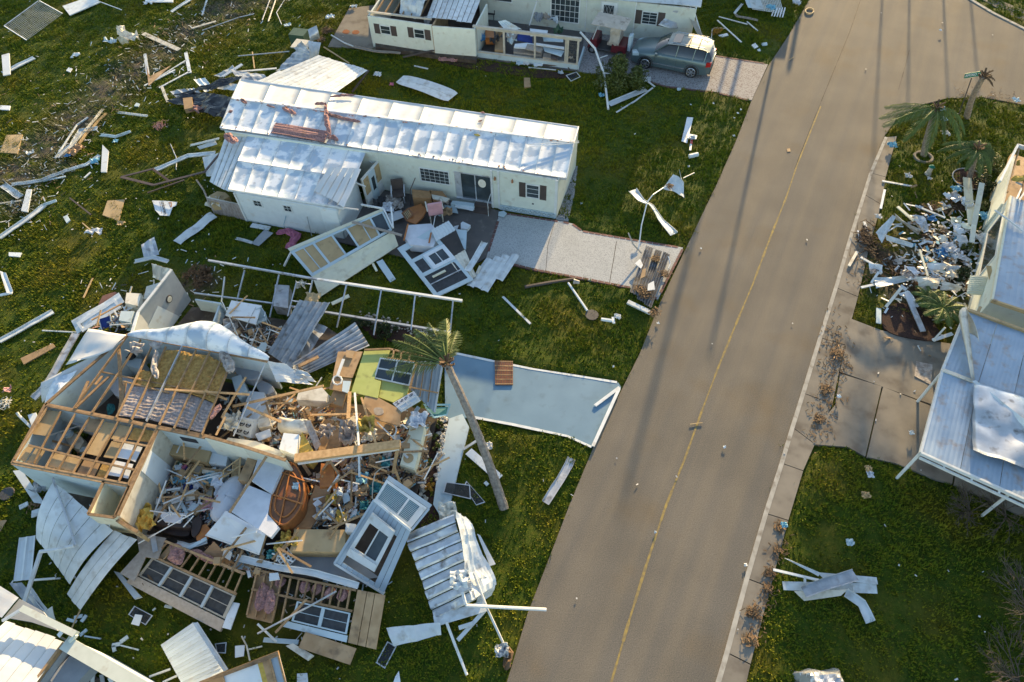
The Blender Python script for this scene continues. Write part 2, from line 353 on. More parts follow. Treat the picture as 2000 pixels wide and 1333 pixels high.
def npmesh(name,V,F,m,n=3,attr=None,kind='stuff',parent=None):
    me=bpy.data.meshes.new(name);me.vertices.add(len(V));me.vertices.foreach_set('co',V.astype(np.float32).ravel())
    me.loops.add(F.size);me.loops.foreach_set('vertex_index',F.astype(np.int32).ravel());me.polygons.add(len(F))
    me.polygons.foreach_set('loop_start',np.arange(0,F.size,n,dtype=np.int32));me.polygons.foreach_set('loop_total',np.full(len(F),n,dtype=np.int32))
    if attr is not None:
        a=me.attributes.new('soil','FLOAT','POINT');a.data.foreach_set('value',attr.astype(np.float32).ravel())
    me.update(calc_edges=True);me.materials.append(m);o=bpy.data.objects.new(name,me);C.objects.link(o)
    if kind:o['kind']=kind
    WL[o.name]=Vector((0,0,0))
    if parent is not None:o.parent=parent
    return o
nx,ny=X.shape;V=np.stack([X,Y,Zg],-1).reshape(-1,3);idx=np.arange(nx*ny).reshape(nx,ny)
F=np.stack([idx[:-1,:-1],idx[1:,:-1],idx[1:,1:],idx[:-1,1:]],-1).reshape(-1,4)
lo=npmesh('lawn',V,F,MT['lawn'],4,soil(X,Y),'structure');lo.data.polygons.foreach_set('use_smooth',[True]*len(F))
b=B();b.add([(-400,-200,-.3),(400,-200,-.3),(400,500,-.3),(-400,500,-.3)],[(0,1,2,3)]);struct('ground',b,MT['lawn'])
# grass tufts over the lawn
def zat(x,y):
    i=np.clip(((x-x0)/st).astype(int),0,nx-1);j=np.clip(((y-y0)/st).astype(int),0,ny-1);return Zg[i,j]
def pix(X,Y,z=0):
    vx,vy,vz=X,Y,z-H;xx=vx*cr_.x+vy*cr_.y+vz*cr_.z;yy=vx*cu_.x+vy*cu_.y+vz*cu_.z;zz=vx*_f.x+vy*_f.y+vz*_f.z
    return 1000+FPX*xx/zz,666.5-FPX*yy/zz
def tufts(n,seed):
    g=np.random.default_rng(seed);x=g.uniform(x0+1,x1-1,n);y=g.uniform(y0+1,y1-1,n)
    u,v=pix(x,y);k=(u >-60) & (u < 2060) & (v >-60) & (v < 1400);x=x[k];y=y[k]
    jx=x+g.normal(0,.10,x.size);jy=y+g.normal(0,.10,x.size);h=np.zeros(x.size,bool)
    for q in list(HW.values())+FW:h |= inside(jx,jy,q)
    cl=.5*vn(x,y,.6,11)+.3*vn(x,y,1.7,12)+.2*vn(x,y,.25,13);k=~h & (cl+g.uniform(-.25,.25,x.size) > .36) & (soil(x,y)*g.uniform(.3,1.3,x.size) < .62)
    x=x[k];y=y[k];cl=cl[k];n=x.size;V=[];h0=(.06+.17*np.clip(cl-.3,0,1))*g.uniform(.6,1.3,n);z=zat(x,y)
    for b_ in range(3):
        a=g.uniform(0,6.283,n);ln=h0*g.uniform(.3,1.1,n);wd=.022+.012*g.random(n);ca,sa=np.cos(a),np.sin(a)
        px_=x+ca*.02;py_=y+sa*.02
        V.append(np.stack([np.stack([px_-sa*wd,py_+ca*wd,z-.02],-1),np.stack([px_+sa*wd,py_-ca*wd,z-.02],-1),np.stack([px_+ca*ln,py_+sa*ln,z+h0],-1)],1))
    V=np.concatenate(V,0).reshape(-1,3);return V,np.arange(len(V)).reshape(-1,3)
V,F=tufts(520000,5);npmesh('grass',V,F,MT['blades'],3,soil(V[:,0],V[:,1]))
# ---- hardscape
b=B();b.poly([P(q,.0) for q in HARD['road']],.2);struct('road',b,MT['asphalt'])
pv=bpy.data.objects.new('pavement',None);C.objects.link(pv);pv['kind']='structure';WL[pv.name]=Vector((0,0,0))
for (a,b1),(c,d) in zip(KJ,KJ[1:]):
    q=[P(a,.03),P(c,.03),P(d,.03),P(b1,.03)];ce=sum(q,Vector())/4;b=B();b.poly([k+(ce-k).normalized()*.02 for k in q],.15);O('paving_slab',b,'concrete',pv)
kb=B();pts=[P(a,.045) for a,_ in KJ]
for a,c in zip(pts,pts[1:]):
    d=(c-a).normalized();s=d.cross(Z)*.085;kb.poly([a-s,c-s,c+s,a+s],.15)
struct('kerb',kb,MT['kerb'])
kb=B();kp=[P(q,.05) for q in ((1880,-12),(1895,-2),(1940,25),(2000,55),(2130,120))]
for a,c in zip(kp,kp[1:]):
    d=(c-a).normalized();s=d.cross(Z)*.11;kb.poly([a+s,c+s,c-s,a-s],.12)
struct('kerb',kb,MT['kerb'])
b=B();b.poly([P(q,.012) for q in ((1860,-30),(1895,-14),(1945,14),(2000,42),(2130,105),(2130,80),(2000,20),(1960,4),(1925,-30))],.1);struct('verge',b,MT['concrete'])
def strip(pts,w,z,m,name,parent=None,jag=0.0):
    b=B();q=[P(k,z) for k in pts]
    fine=[]
    for a,c in zip(q,q[1:]):
        n=max(1,int((c-a).length/.6));fine += [a.lerp(c,i/n) for i in range(n)]
    fine.append(q[-1])
    for a,c in zip(fine,fine[1:]):
        d=(c-a).normalized();s=d.cross(Z)*w/2;j=random.uniform(-jag,jag);s *= 1+j;b.poly([a+s,c+s,c-s,a-s],.006)
    return struct(name,b,m,parent)
strip([(1603,208),(1578,270),(1556,325),(1536,385),(1508,455),(1470,556),(1445,615),(1404,715),(1372,800),(1338,895),(1300,990),(1262,1105),(1228,1215),(1194,1333),(1160,1440)],.085,.010,MT['yellow_line'],'road_line',jag=.35)
strip([(1684,-10),(1660,62),(1632,130),(1600,208)],.045,.010,MT['tar'],'road_crack',jag=.6)
strip([(1776,98),(1768,130),(1755,175)],.03,.010,MT['tar'],'road_crack',jag=.6)
strip([(1600,208),(1583,250),(1552,330)],.03,.012,MT['tar'],'road_crack',jag=.6)
b=B();b.poly([P(q,.035) for q in HARD['driveway_one']],.2);dv=struct('driveway',b,MT['terrazzo'])
def bricks(pts,par,z=.046,L=.30,W_=.13,m='brick'):
    q=[P(k,z) for k in pts];pos=[]
    for a,c in zip(q,q[1:]):
        n=int((c-a).length/(L+.03));d=(c-a).normalized()
        for i in range(n):pos.append((a+d*(i+.5)*(L+.03),d))
    me=None
    for c,d in pos:
        if me is None:
            bb=B();bb.box((0,0,-.1),L,W_,.1);me=bpy.data.meshes.new('brick');me.from_pydata(bb.v,[],bb.f);me.materials.append(MT[m])
        o=bpy.data.objects.new('brick',me);C.objects.link(o);o.parent=par;o.location=c-WL[par.name];o.rotation_euler=(0,0,math.atan2(d.y,d.x)+random.uniform(-.03,.03))
bricks([(985,417),(1100,434),(1118,438),(1138,452),(1250,471),(1330,484)],dv);bricks([(1283,583),(1231,562),(1150,546),(1050,528),(955,505)],dv);bricks([(973,432),(951,500)],dv)
bricks([(1333,487),(1287,578)],dv,W_=.12)
strip([(1204,472),(1198,510),(1190,555)],.03,.040,MT['tar'],'expansion_joint',dv)
strip([(1084,432),(1070,480),(1066,530)],.02,.040,MT['tar'],'expansion_joint',dv)
b=B();b.poly([P(q,.02) for q in HARD['patio']],.2);struct('patio',b,MT['patio'])
b=B();b.poly([P(q,.03) for q in HARD['driveway_two']],.2);dv=struct('driveway',b,MT['blue_paint'])
for nm,pts,wd in (('painted_edge',[(884,689),(960,705),(1040,721),(1130,735),(1205,747)],.11),('painted_edge',[(918,814),(1000,829),(1108,852),(1155,873)],.11)):
    strip(pts,wd,.042,MT['white_trim'],nm,dv,.15)
b=B();b.poly([P(q,.10) for q in HARD['walk']],.25);struct('walkway',b,MT['walk_paint'])
b=B();b.poly([P(q,.03) for q in HARD['driveway_three']],.2);dv=struct('driveway',b,MT['stone_print'])
bricks([(1235,150),(1300,169),(1400,181),(1466,197)],dv,m='brick');bricks([(1385,107),(1498,125)],dv)
dv=bpy.data.objects.new('driveway',None);C.objects.link(dv);dv['kind']='structure';WL[dv.name]=Vector((0,0,0))
for q in ([(1660,622),(1720,645),(1790,662),(1860,672),(2130,760),(2130,900),(1820,790),(1641,726)],[(1641,730),(1722,755),(1690,892),(1655,873),(1587,868),(1600,830),(1632,790)],[(1725,756),(1820,794),(1880,815),(1860,945),(1830,938),(1750,905),(1693,893)],[(1884,816),(2130,904),(2130,1060),(1990,1005),(1900,962),(1864,947)]):
    b=B();b.poly([P(k,.035) for k in q],.2);O('slab',b,'concrete',dv)
b=B();b.poly([P(q,.03) for q in HARD['concrete_pad']],.2);cp=struct('concrete_pad',b,MT['concrete'])
for cx,cy in ((676,62),(694,63)):
    b=B();b.poly([P((cx+9*math.cos(a)*random.uniform(.6,1),cy+6*math.sin(a)*random.uniform(.6,1)),.036) for a in [i*.7 for i in range(9)]],.004);O('rust_stain',b,'rust',cp)
b=B();b.poly([P(q,.05) for q in ((1108,322),(1128,326),(1122,380),(1110,432),(1086,428),(1100,372))],.2);struct('gravel_strip',b,MT['gravel'])
b=B();b.poly([P(q,.05) for q in ((858,106),(935,117),(1060,138),(1133,146),(1118,152),(1040,152),(930,136),(860,122))],.2);struct('flower_bed',b,MT['mulch'])
b=B();b.poly(chaikin([P(q,.09) for q in ((1722,604),(1755,588),(1805,606),(1850,668),(1790,664),(1724,648))],2),.2);struct('mulch_bed',b,MT['mulch'])
b=B();c=p(1893,350,.07);b.poly([c+Vector((math.cos(a),math.sin(a),0))*.85 for a in np.linspace(0,6.28,25)[:-1]],.2);mb_=struct('mulch_bed',b,MT['mulch'])
b=B();b.tube([c+Vector((math.cos(a)*.88,math.sin(a)*.88,.02)) for a in np.linspace(0,6.283,25)],.035,5);O('edging',b,'grey_metal',mb_)
b=B();b.poly([P(q,.06) for q in ((828,812),(870,815),(872,835),(858,900),(850,960),(868,1020),(820,1030),(812,960),(812,900))],.2);struct('rock_bed',b,MT['mulch'])
b=B();b.poly([P(q,.04) for q in ((690,625),(720,618),(860,655),(850,672),(800,675),(730,660))],.2);struct('mulch_bed',b,MT['mulch'])
# scatter of loose stones (bed)
def stones(region,n,r0,r1,m,name,zz=.07):
    q=w2(region);V=[];F=[];g=np.random.default_rng(len(region)*7+n);c=0;mn,mx=q.min(0),q.max(0)
    while c < n:
        x,y=g.uniform(mn,mx)
        if not inside(np.array([x]),np.array([y]),q)[0]:continue
        r=g.uniform(r0,r1);pts=[Vector((x,y,zz))+Vector((math.cos(a)*r*g.uniform(.7,1.1),math.sin(a)*r*g.uniform(.7,1.1),0)) for a in np.arange(6)*1.047+g.uniform(0,1)]
        top=[k+(Vector((x,y,zz))-k)*.45+Vector((0,0,r*g.uniform(.5,.8))) for k in pts];o=len(V);V += pts+top
        F += [(o+i,o+(i+1) % 6,o+6+(i+1) % 6,o+6+i) for i in range(6)]+[tuple(o+6+i for i in range(6))];c += 1
    b=B();b.v=[tuple(k) for k in V];b.f=F;return O(name,b,m,kind='stuff')
stones([(830,815),(850,815),(838,870),(832,930),(838,1000),(828,1000),(816,940),(820,870)],75,.06,.17,MT['rock'],'rocks')
stones([(852,815),(876,818),(866,900),(852,960),(850,930),(856,880)],60,.05,.13,MT['rock'],'rocks')
stones([(1110,324),(1127,328),(1120,380),(1108,430),(1090,427),(1102,372)],420,.03,.07,MT['gravel'],'gravel')
stones([(700,610),(745,618),(860,650),(850,662),(760,650),(720,640)],90,.04,.10,MT['rock'],'rocks')
# ================================================================ builders
class Wall:
    def __init__(s,a,b):
        s.a=Vector((*P(a).xy,0));s.b=Vector((*P(b).xy,0));s.L=(s.b-s.a).length;s.d=(s.b-s.a).normalized();s.n=s.d.cross(Z)
    def hit(s,px,py):
        X=(px-1000)/FPX;Y=(666.5-py)/FPX;d=_f+cr_*X+cu_*Y;o=Vector((0,0,H))
        t=(s.a-o).dot(s.n)/d.dot(s.n);q=o+d*t;return (q-s.a).dot(s.d),q.z
    def pt(s,u,z,off=0):return s.a+s.d*u+s.n*off+Z*z
    def rect(s,b,u0,u1,z0,z1,o0,o1):
        q=[s.pt(u0,z0,o0),s.pt(u1,z0,o0),s.pt(u1,z0,o1),s.pt(u0,z0,o1)];return b.hexa(q,[k+Z*(z1-z0) for k in q])
    def rects(s,b,u0,u1,z0,z1,o0,o1,holes=()):
        """a slab with rectangular openings cut through it"""
        us=sorted({u0,u1,*[h[0] for h in holes],*[h[1] for h in holes]});zs=sorted({z0,z1,*[h[2] for h in holes],*[h[3] for h in holes]})
        for a,c in zip(us,us[1:]):
            for e,f in zip(zs,zs[1:]):
                m=((a+c)/2,(e+f)/2)
                if any(h[0] < m[0] < h[1] and h[2] < m[1] < h[3] for h in holes):continue
                s.rect(b,a,c,e,f,o0,o1)
        return b
    def siding(s,b,z0,z1,holes=(),pitch=.15,u0=0,u1=None,vertical=False):
        """lapped courses, each a wedge standing proud at its foot"""
        u1=s.L if u1 is None else u1
        if vertical:
            n=max(1,round((u1-u0)/pitch))
            for i in range(n):
                a=u0+(u1-u0)*i/n;c=u0+(u1-u0)*(i+1)/n;s.rects(b,a+.006,c-.006,z0,z1,-.03,.012+.004*(i % 2),[h for h in holes if h[0] < c and h[1] > a])
            return b
        n=max(1,round((z1-z0)/pitch));h=(z1-z0)/n
        for i in range(n):
            e=z0+i*h;f=e+h;cuts=sorted([(max(u0,k[0]),min(u1,k[1])) for k in holes if k[2] < (e+f)/2 < k[3]]);x=u0;seg=[]
            for a,c in cuts:seg.append((x,a));x=c
            seg.append((x,u1))
            for a,c in seg:
                if c-a > .02:
                    q=[s.pt(a,e,-.03),s.pt(c,e,-.03),s.pt(c,e,.022),s.pt(a,e,.022)];t=[s.pt(a,f,-.03),s.pt(c,f,-.03),s.pt(c,f,.004),s.pt(a,f,.004)];b.hexa(q,t)
        return b
def wall(par,w_,z0,z1,m,th=.10,holes=(),side=True,inner='offwhite',pitch=.15,vertical=False,name='wall'):
    b=B();w_.rects(b,0,w_.L,z0,z1,-th,-.032,holes);o=O(name,b,MT[inner],par)
    if side:b=B();w_.siding(b,z0,z1,holes,pitch,vertical=vertical);O('siding',b,m,o)
    else:b=B();w_.rects(b,0,w_.L,z0,z1,-.03,0,holes);O('wall_panel',b,m,o)
    return o
def window(par,w_,tl,br,nx=1,ny=1,frame='white_trim',glass='glass',fw=.06,shutter=0,sm='brown',off=0.0,name='window',grid_w=.02,label=None,sash=1):
    u0,z1=w_.hit(*tl);u1,z0=w_.hit(*br)
    _,za=w_.hit((tl[0]+br[0])/2,tl[1]);
    if z1 < z0:z0,z1=z1,z0
    b=B();w_.rect(b,u0,u1,z1-fw,z1,0,.05+off);w_.rect(b,u0,u1,z0,z0+fw,0,.05+off);w_.rect(b,u0,u0+fw,z0+fw,z1-fw,0,.05+off);w_.rect(b,u1-fw,u1,z0+fw,z1-fw,0,.05+off)
    o=O(name,b,MT[frame],par,label=label)
    n=sash
    for i in range(n):
        a=u0+fw+(u1-u0-2*fw)*i/n+.01;c=u0+fw+(u1-u0-2*fw)*(i+1)/n-.01
        b=B();w_.rect(b,a,c,z0+fw,z1-fw,0,.028+off);O('pane',b,MT[glass],o)
    b=B()
    for i in range(1,nx):u=u0+(u1-u0)*i/nx;w_.rect(b,u-grid_w/2,u+grid_w/2,z0+fw,z1-fw,.028,.042+off)
    for j in range(1,ny):z=z0+(z1-z0)*j/ny;w_.rect(b,u0+fw,u1-fw,z-grid_w/2,z+grid_w/2,.029,.040+off)
    if b.v:O('muntin',b,MT[frame],o)
    if shutter:
        for a,c in ((u0-shutter,u0-.01),(u1+.01,u1+shutter)):
            b=B();w_.rect(b,a,c,z0-.02,z1+.02,0,.035)
            zz=z0+.04
            while zz < z1-.05:w_.rect(b,a+.03,c-.03,zz,zz+.03,.035,.05);zz += .06
            O('shutter',b,MT[sm],par)
    return o
class Q:
    """a flat or warped panel given by four corners; (s, t) runs over it"""
    def __init__(s,c,z=0.0):
        s.c=[k if isinstance(k,Vector) else P(k,z) for k in c];a,b_,c_,d=s.c;n=(b_-a).cross(d-a)+(c_-b_).cross(d-c_)*-1
        n=(c_-a).cross(d-b_).normalized();s.n=n if n.z > 0 else-n;s.lu=((b_-a).length+(c_-d).length)/2;s.lv=((d-a).length+(c_-b_).length)/2
    def pt(s,u,v,o=0):a,b_,c_,d=s.c;return a.lerp(b_,u).lerp(d.lerp(c_,u),v)+s.n*o
    def plate(s,b,u0,u1,v0,v1,o0,o1):
        q=[(u0,v0),(u1,v0),(u1,v1),(u0,v1)];return b.hexa([s.pt(x,y,o0) for x,y in q],[s.pt(x,y,o1) for x,y in q])
    def ubar(s,b,v,w_,o0,o1,u0=0,u1=1):h=w_/s.lv/2;return s.plate(b,u0,u1,v-h,v+h,o0,o1)
    def vbar(s,b,u,w_,o0,o1,v0=0,v1=1):h=w_/s.lu/2;return s.plate(b,u-h,u+h,v0,v1,o0,o1)
    def holed(s,b,holes,o0,o1,u0=0,u1=1,v0=0,v1=1):
        us=sorted({u0,u1,*[h[0] for h in holes],*[h[1] for h in holes]});vs_=sorted({v0,v1,*[h[2] for h in holes],*[h[3] for h in holes]})
        for a,c in zip(us,us[1:]):
            for e,f in zip(vs_,vs_[1:]):
                if any(h[0] < (a+c)/2 < h[1] and h[2] < (e+f)/2 < h[3] for h in holes):continue
                s.plate(b,a,c,e,f,o0,o1)
        return b
def qwindow(par,q,u0,u1,v0,v1,frame='white_trim',glass='glass',fw=.07,o=0.03,nu=1,nv=1,bar_=.04,name='window',label=None,depth=.05):
    a=fw/q.lu;c=fw/q.lv;b=B()
    q.holed(b,[(u0+a,u1-a,v0+c,v1-c)],-.02,o+depth,u0,u1,v0,v1);w_=O(name,b,MT[frame],par,label=label)
    if glass:
        for i in range(nu):
            for j in range(nv):
                uu=(u1-u0-2*a)/nu;vv=(v1-v0-2*c)/nv;b=B()
                q.plate(b,u0+a+uu*i,u0+a+uu*(i+1),v0+c+vv*j,v0+c+vv*(j+1),0,o);O('pane',b,MT[glass if isinstance(glass,str) else glass[(i+j*nu) % len(glass)]],w_)
    b=B()
    for i in range(1,nu):q.vbar(b,u0+(u1-u0)*i/nu,bar_,.001,o+depth*.8,v0+c,v1-c)
    for j in range(1,nv):q.ubar(b,v0+(v1-v0)*j/nv,bar_,.001,o+depth*.6,u0+a,u1-a)
    if b.v:O('mullion',b,MT[frame],w_)
    return w_
def nz3(v,s,k=0):return noise.noise(Vector((v.x*s+k*13.7,v.y*s,v.z*s+k)))
def ribs(x,n,kind='trap'):
    f=(x*n) % 1
    if kind == 'seam':return 1.0 if (f < .07 or f > .93) else 0.0
    if kind == 'v':return abs(2*f-1)
    if kind == 'wave':return .5+.5*math.cos(2*math.pi*f)
    return max(0,min(1,(abs(2*f-1)-.35)*4))
def rsheet(name,c4,m,n=6,amp=.035,label=None,cat=None,crump=0.0,cs=1.2,z=0.1,parent=None,kind='trap',nv=10,th=.012,arch=0.0,archu=0.0,group=None,dense=4,seed=None,jag=0.0,okind=None,smooth=False):
    """metal sheet, ribs running along v; crump buckles it, arch bows it upwards"""
    q=c4 if isinstance(c4,Q) else Q(c4,z);k=seed if seed is not None else random.randint(0,99)
    def fn(u,v):
        j=0
        if jag:v=v*(1+jag*noise.noise(Vector((u*n*1.3,k,0)))) if v > .5 else v+jag*.6*(1-2*v)*noise.noise(Vector((u*n*1.3,k,5)))
        w_=q.pt(u,v);o=ribs(u,n,kind)*amp if n else 0
        o += math.sin(math.pi*v)*arch+math.sin(math.pi*u)*archu
        if crump:o += nz3(w_,cs,k)*crump+nz3(w_,cs*2.7,k+5)*crump*.4
        r=w_+q.n*o
        if r.z < .02:r.z=.02
        return r
    b=B();b.grid(fn,max(3,n*dense),nv,th);return O(name,b,m if not isinstance(m,str) else MT[m],parent,label,cat,group,okind,smooth)
def slab(name,pts,m,z=.06,th=.03,label=None,cat=None,parent=None,group=None,kind=None):
    b=B();b.poly([P(k,z) for k in pts],th);return O(name,b,MT[m],parent,label,cat,group,kind)
def plank(name,a,c,w_,m,label=None,cat=None,th=None,z=.05,parent=None,group=None,kind=None):
    b=B();b.bar(P(a,z),P(c,z),w_,th or min(w_,.05));return O(name,b,MT[m],parent,label,cat,group,kind)
def gutter(name,pts,w_,m,label,cat='gutter',z=.07,group=None,depth=.07,twist=0.0,crump=.03):
    """folded U channel following a bent path"""
    q=[P(k,z) for k in pts];fine=[]
    for a,c in zip(q,q[1:]):
        n=max(2,int((c-a).length/.35));fine += [a.lerp(c,i/n) for i in range(n)]
    fine.append(q[-1]);prof=[(-.5,1),(-.46,.1),(-.38,0),(-.1,.12),(.1,.12),(.38,0),(.46,.1),(.5,1)];N=len(fine);k=random.randint(0,99)
    def fn(u,v):
        i=min(N-1,round(v*(N-1)));c=fine[i];d=(fine[min(i+1,N-1)]-fine[max(i-1,0)]).normalized();s=d.cross(Z).normalized();pr=prof[round(u*7)]
        a=twist*math.sin(v*3.1);o=s*(pr[0]*w_*math.cos(a))+Z*(pr[1]*depth+pr[0]*w_*math.sin(a));r=c+o
        return r+Z*nz3(r,1.5,k)*crump+s*nz3(r,1.1,k+3)*crump*1.5
    b=B();b.grid(fn,7,N-1,.008);return O(name,b,MT[m],None,label,cat,group)
def pole(name,pts,r,m,label=None,cat=None,parent=None,n=6,z=.06,group=None,kind=None):
    b=B();b.tube([P(k,z) for k in pts],r,n);return O(name,b,MT[m],parent,label,cat,group,kind)
def fluff(name,pts,w_,m,label=None,cat='insulation',z=.1,h=.12,parent=None,seed=0,group=None,kind=None):
    q=[P(k,z) for k in pts];fine=[]
    for a,c in zip(q,q[1:]):
        n=max(2,int((c-a).length/.12));fine += [a.lerp(c,i/n) for i in range(n)]
    fine.append(q[-1]);N=len(fine)
    def fn(u,v):
        i=min(N-1,round(v*(N-1)));c=fine[i];d=(fine[min(i+1,N-1)]-fine[max(i-1,0)]).normalized();s=d.cross(Z).normalized()
        ww=w_*(1+.45*noise.noise(Vector((v*N*.35,seed,u))));e=math.sin(math.pi*min(1,max(0,v*1.0))) ** .3 if 0 < v < 1 else .2;a=c+s*(u-.5)*ww*e
        return a+Z*(h*(1-(2*u-1) ** 4)*(.55+.8*noise.noise(a*7)+.5*noise.noise(a*17)))
    b=B();b.grid(fn,7,N-1,.03);return O(name,b,MT[m],parent,label,cat if parent is None else None,group,kind,smooth=False)
def crumpled(name,c,r,m,label,cat='scrap',z=.1,h=.25,seed=1,aspect=1.0,rot=0,parent=None,group=None,n=9):
    """a crumpled sheet of thin material"""
    r *= .82;c=P(c,z);g=random.Random(seed);ca,sa=math.cos(rot),math.sin(rot)
    def fn(u,v):
        x=(u-.5)*2*r;y=(v-.5)*2*r*aspect;k=1+.35*noise.noise(Vector((u*2.1+seed,v*2.1,seed)));x *= k;y *= k;s=.45/max(r,.1)
        q=Vector((x*s*4,y*s*4,seed));return c+Vector((x*ca-y*sa+.25*r*noise.noise(q+Vector((9,0,0))),x*sa+y*ca+.25*r*noise.noise(q+Vector((0,9,0))),max(.0,h*(.5+1.1*noise.noise(q)))))
    b=B();b.grid(fn,n,n,.01);return O(name,b,MT[m],parent,label,cat,group)
def pans(par,c4,n,m,name='roof_pan',arch=0.0,archu=0.0,crump=0.0,cs=1.0,nv=10,th=.012,gap=.045,drop=.03,w0=None):
    """sheet roofing as separate folded pans, side by side along u"""
    q=c4 if isinstance(c4,Q) else Q(c4);k=random.randint(0,99)
    for i in range(n):
        sh=random.uniform(-.012,.012)
        def fn(u,v):
            s=(i+gap+u*(1-2*gap))/n;w_=q.pt(s,v+(sh if v in (0,1) else 0));o=(-drop if u in (0,1) else 0)+arch*math.sin(math.pi*v)+archu*math.sin(math.pi*s)
            if crump:o += nz3(w_,cs,k)*crump
            r=w_+q.n*o;r.z=max(.02,r.z);return r
        b=B();b.grid(fn,5,nv,th);O(name,b,m,par)
def leafheap(c,r,label,group=None,n=60,m='dead_frond',z=.05):
    b=B();g=random.Random(int(c[0]*7+c[1]));c=P(c,z)
    for _ in range(n):a=g.uniform(0,6.28);q=c+Vector((g.gauss(0,r*.4),g.gauss(0,r*.4),g.uniform(0,r*.3)));d=Vector((math.cos(a),math.sin(a),g.uniform(-.3,.4)))*g.uniform(.04,.11);b.bar(q-d,q+d,g.uniform(.015,.045),.01)
    return O('leaf_heap',b,m,None,label,'leaf heap',group,'stuff')
# ================================================================ TOP HOUSE
hT=T('house','long cream bungalow with its front roof torn open beside a parked car','house',p(730,92))
wA=Wall((729.6,92),(851,111));wB=Wall((851,112.5),(931,119));wM=Wall((938,38),(1345,88))
zT=2.2
wall(hT,wA,0,zT,MT['cream']);wall(hT,wB,0,zT,MT['cream']);wall(hT,wM,0,2.5,MT['cream'])
window(hT,wA,(741,48),(765,69),1,2,shutter=.42,frame='white_trim');window(hT,wA,(807,55),(831,77),1,2,shutter=.42)
window(hT,wM,(1255,21),(1282,50),2,4,shutter=.48);window(hT,wM,(965,-12),(1001,6),1,1,frame='white_trim')
window(hT,wM,(1076,-16),(1131,47),6,5,sash=2,name='sliding_door',frame='white_trim',fw=.07,grid_w=.03)
dr=window(hT,wM,(1174,1),(1203,52),1,1,frame='white_trim',glass='white_trim',name='door',fw=.06)
b=B();u0,z1=wM.hit(1180,9);u1,z0=wM.hit(1197,38)
if z1 < z0:z0,z1=z1,z0
wM.rect(b,u0,u1,z0,z1,.05,.056);O('pane',b,'glass',dr)
b=B()
for k in range(-2,4):
    for sgn in (1,-1):
        a=wM.pt(u0+(u1-u0)*max(0,min(1,k/3)),z0+(z1-z0)*.0,.06)
        f0=max(0,k/3);f1=min(1,k/3+.5)
        if f1 > f0:
            t0=(f0-k/3)*2;t1=(f1-k/3)*2
            if sgn < 0:f0,f1=1-f0,1-f1
            b.bar(wM.pt(u0+(u1-u0)*f0,z0+(z1-z0)*t0,.06),wM.pt(u0+(u1-u0)*f1,z0+(z1-z0)*t1,.06),.022,.01)
O('muntin',b,'white_trim',dr)
b=B();wM.rect(b,.2,wM.L,0,.25,.0,.035);O('skirting',b,'cream',hT)
for x in (1143,1238):b=B();u,_=wM.hit(x,40);wM.rect(b,u,u+.06,0,2.5,.02,.06);O('downpipe',b,'white_trim',hT)
# back and side walls
def side(par,a,dirv,L,z0,z1,m,name='wall',th=.1):
    a=Vector((*P(a).xy,0));c=a+dirv*L;b=B();s=dirv.cross(Z)*th/2;b.hexa([a-s+Z*z0,c-s+Z*z0,c+s+Z*z0,a+s+Z*z0],[a-s+Z*z1,c-s+Z*z1,c+s+Z*z1,a+s+Z*z1]);return O(name,b,MT[m],par)
side(hT,(730.5,92),ND,7.5,0,zT,'cream');side(hT,(851,112),ND,3,.3,zT,'ply');side(hT,(930,118),ND,3.2,0,zT,'cream');side(hT,(1345,88),ND,6,0,2.5,'cream')
q=wA.a+ND*7.5;b=B();b.box(q+ED*8,16,.1,2.2,ED,ND);O('wall',b,'ply',hT)
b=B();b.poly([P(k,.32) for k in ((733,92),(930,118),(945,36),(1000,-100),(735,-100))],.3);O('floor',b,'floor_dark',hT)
b=B();b.poly([P(k,.07) for k in ((931,114),(1128,139),(1143,63),(944,36))],.07);O('porch_floor',b,'patio',hT)
for i in range(7):
    a=P((735+i*17,22+i*1.8,zT));b=B();b.bar(a+Z*-.05,a+ND*6+Z*.2,.05,.14);O('rafter',b,'wood',hT)
b=B();b.bar(P((718,23,zT+.05)),P((843,38,zT+.05)),.12,.10);O('top_plate',b,'beige_trim',hT)
pans(hT,[(833,34,2.3),(921,44,2.3),(950,-30,2.6),(858,-38,2.6)],9,'white_metal',crump=.04)
rsheet('torn_roof_panel',[(780,26,2.15),(822,30,2.4),(850,-20,2.9),(800,-30,2.5)],'white_metal',n=4,amp=.04,parent=hT,kind='seam',crump=.5,arch=.35)
rsheet('torn_roof_panel',[(826,34,2.35),(845,30,2.35),(838,48,1.8),(829,46,1.8)],'grey_metal',n=2,amp=.03,parent=hT)
b=B()
for s0,s1,z0_,z1_ in ((-.1,3.2,2.5,3.6),(3.2,6.5,3.6,2.5)):q=[wM.a+ND*(s0+.35)-ED*9,wM.b+ND*(s0+.35)+ED*.3,wM.b+ND*(s1+.35)+ED*.3,wM.a+ND*(s1+.35)-ED*9];q=[k+Z*(z0_ if i < 2 else z1_) for i,k in enumerate(q)];b.hexa(q,[k+Z*.06 for k in q])
O('main_roof',b,'coat_plain',hT)
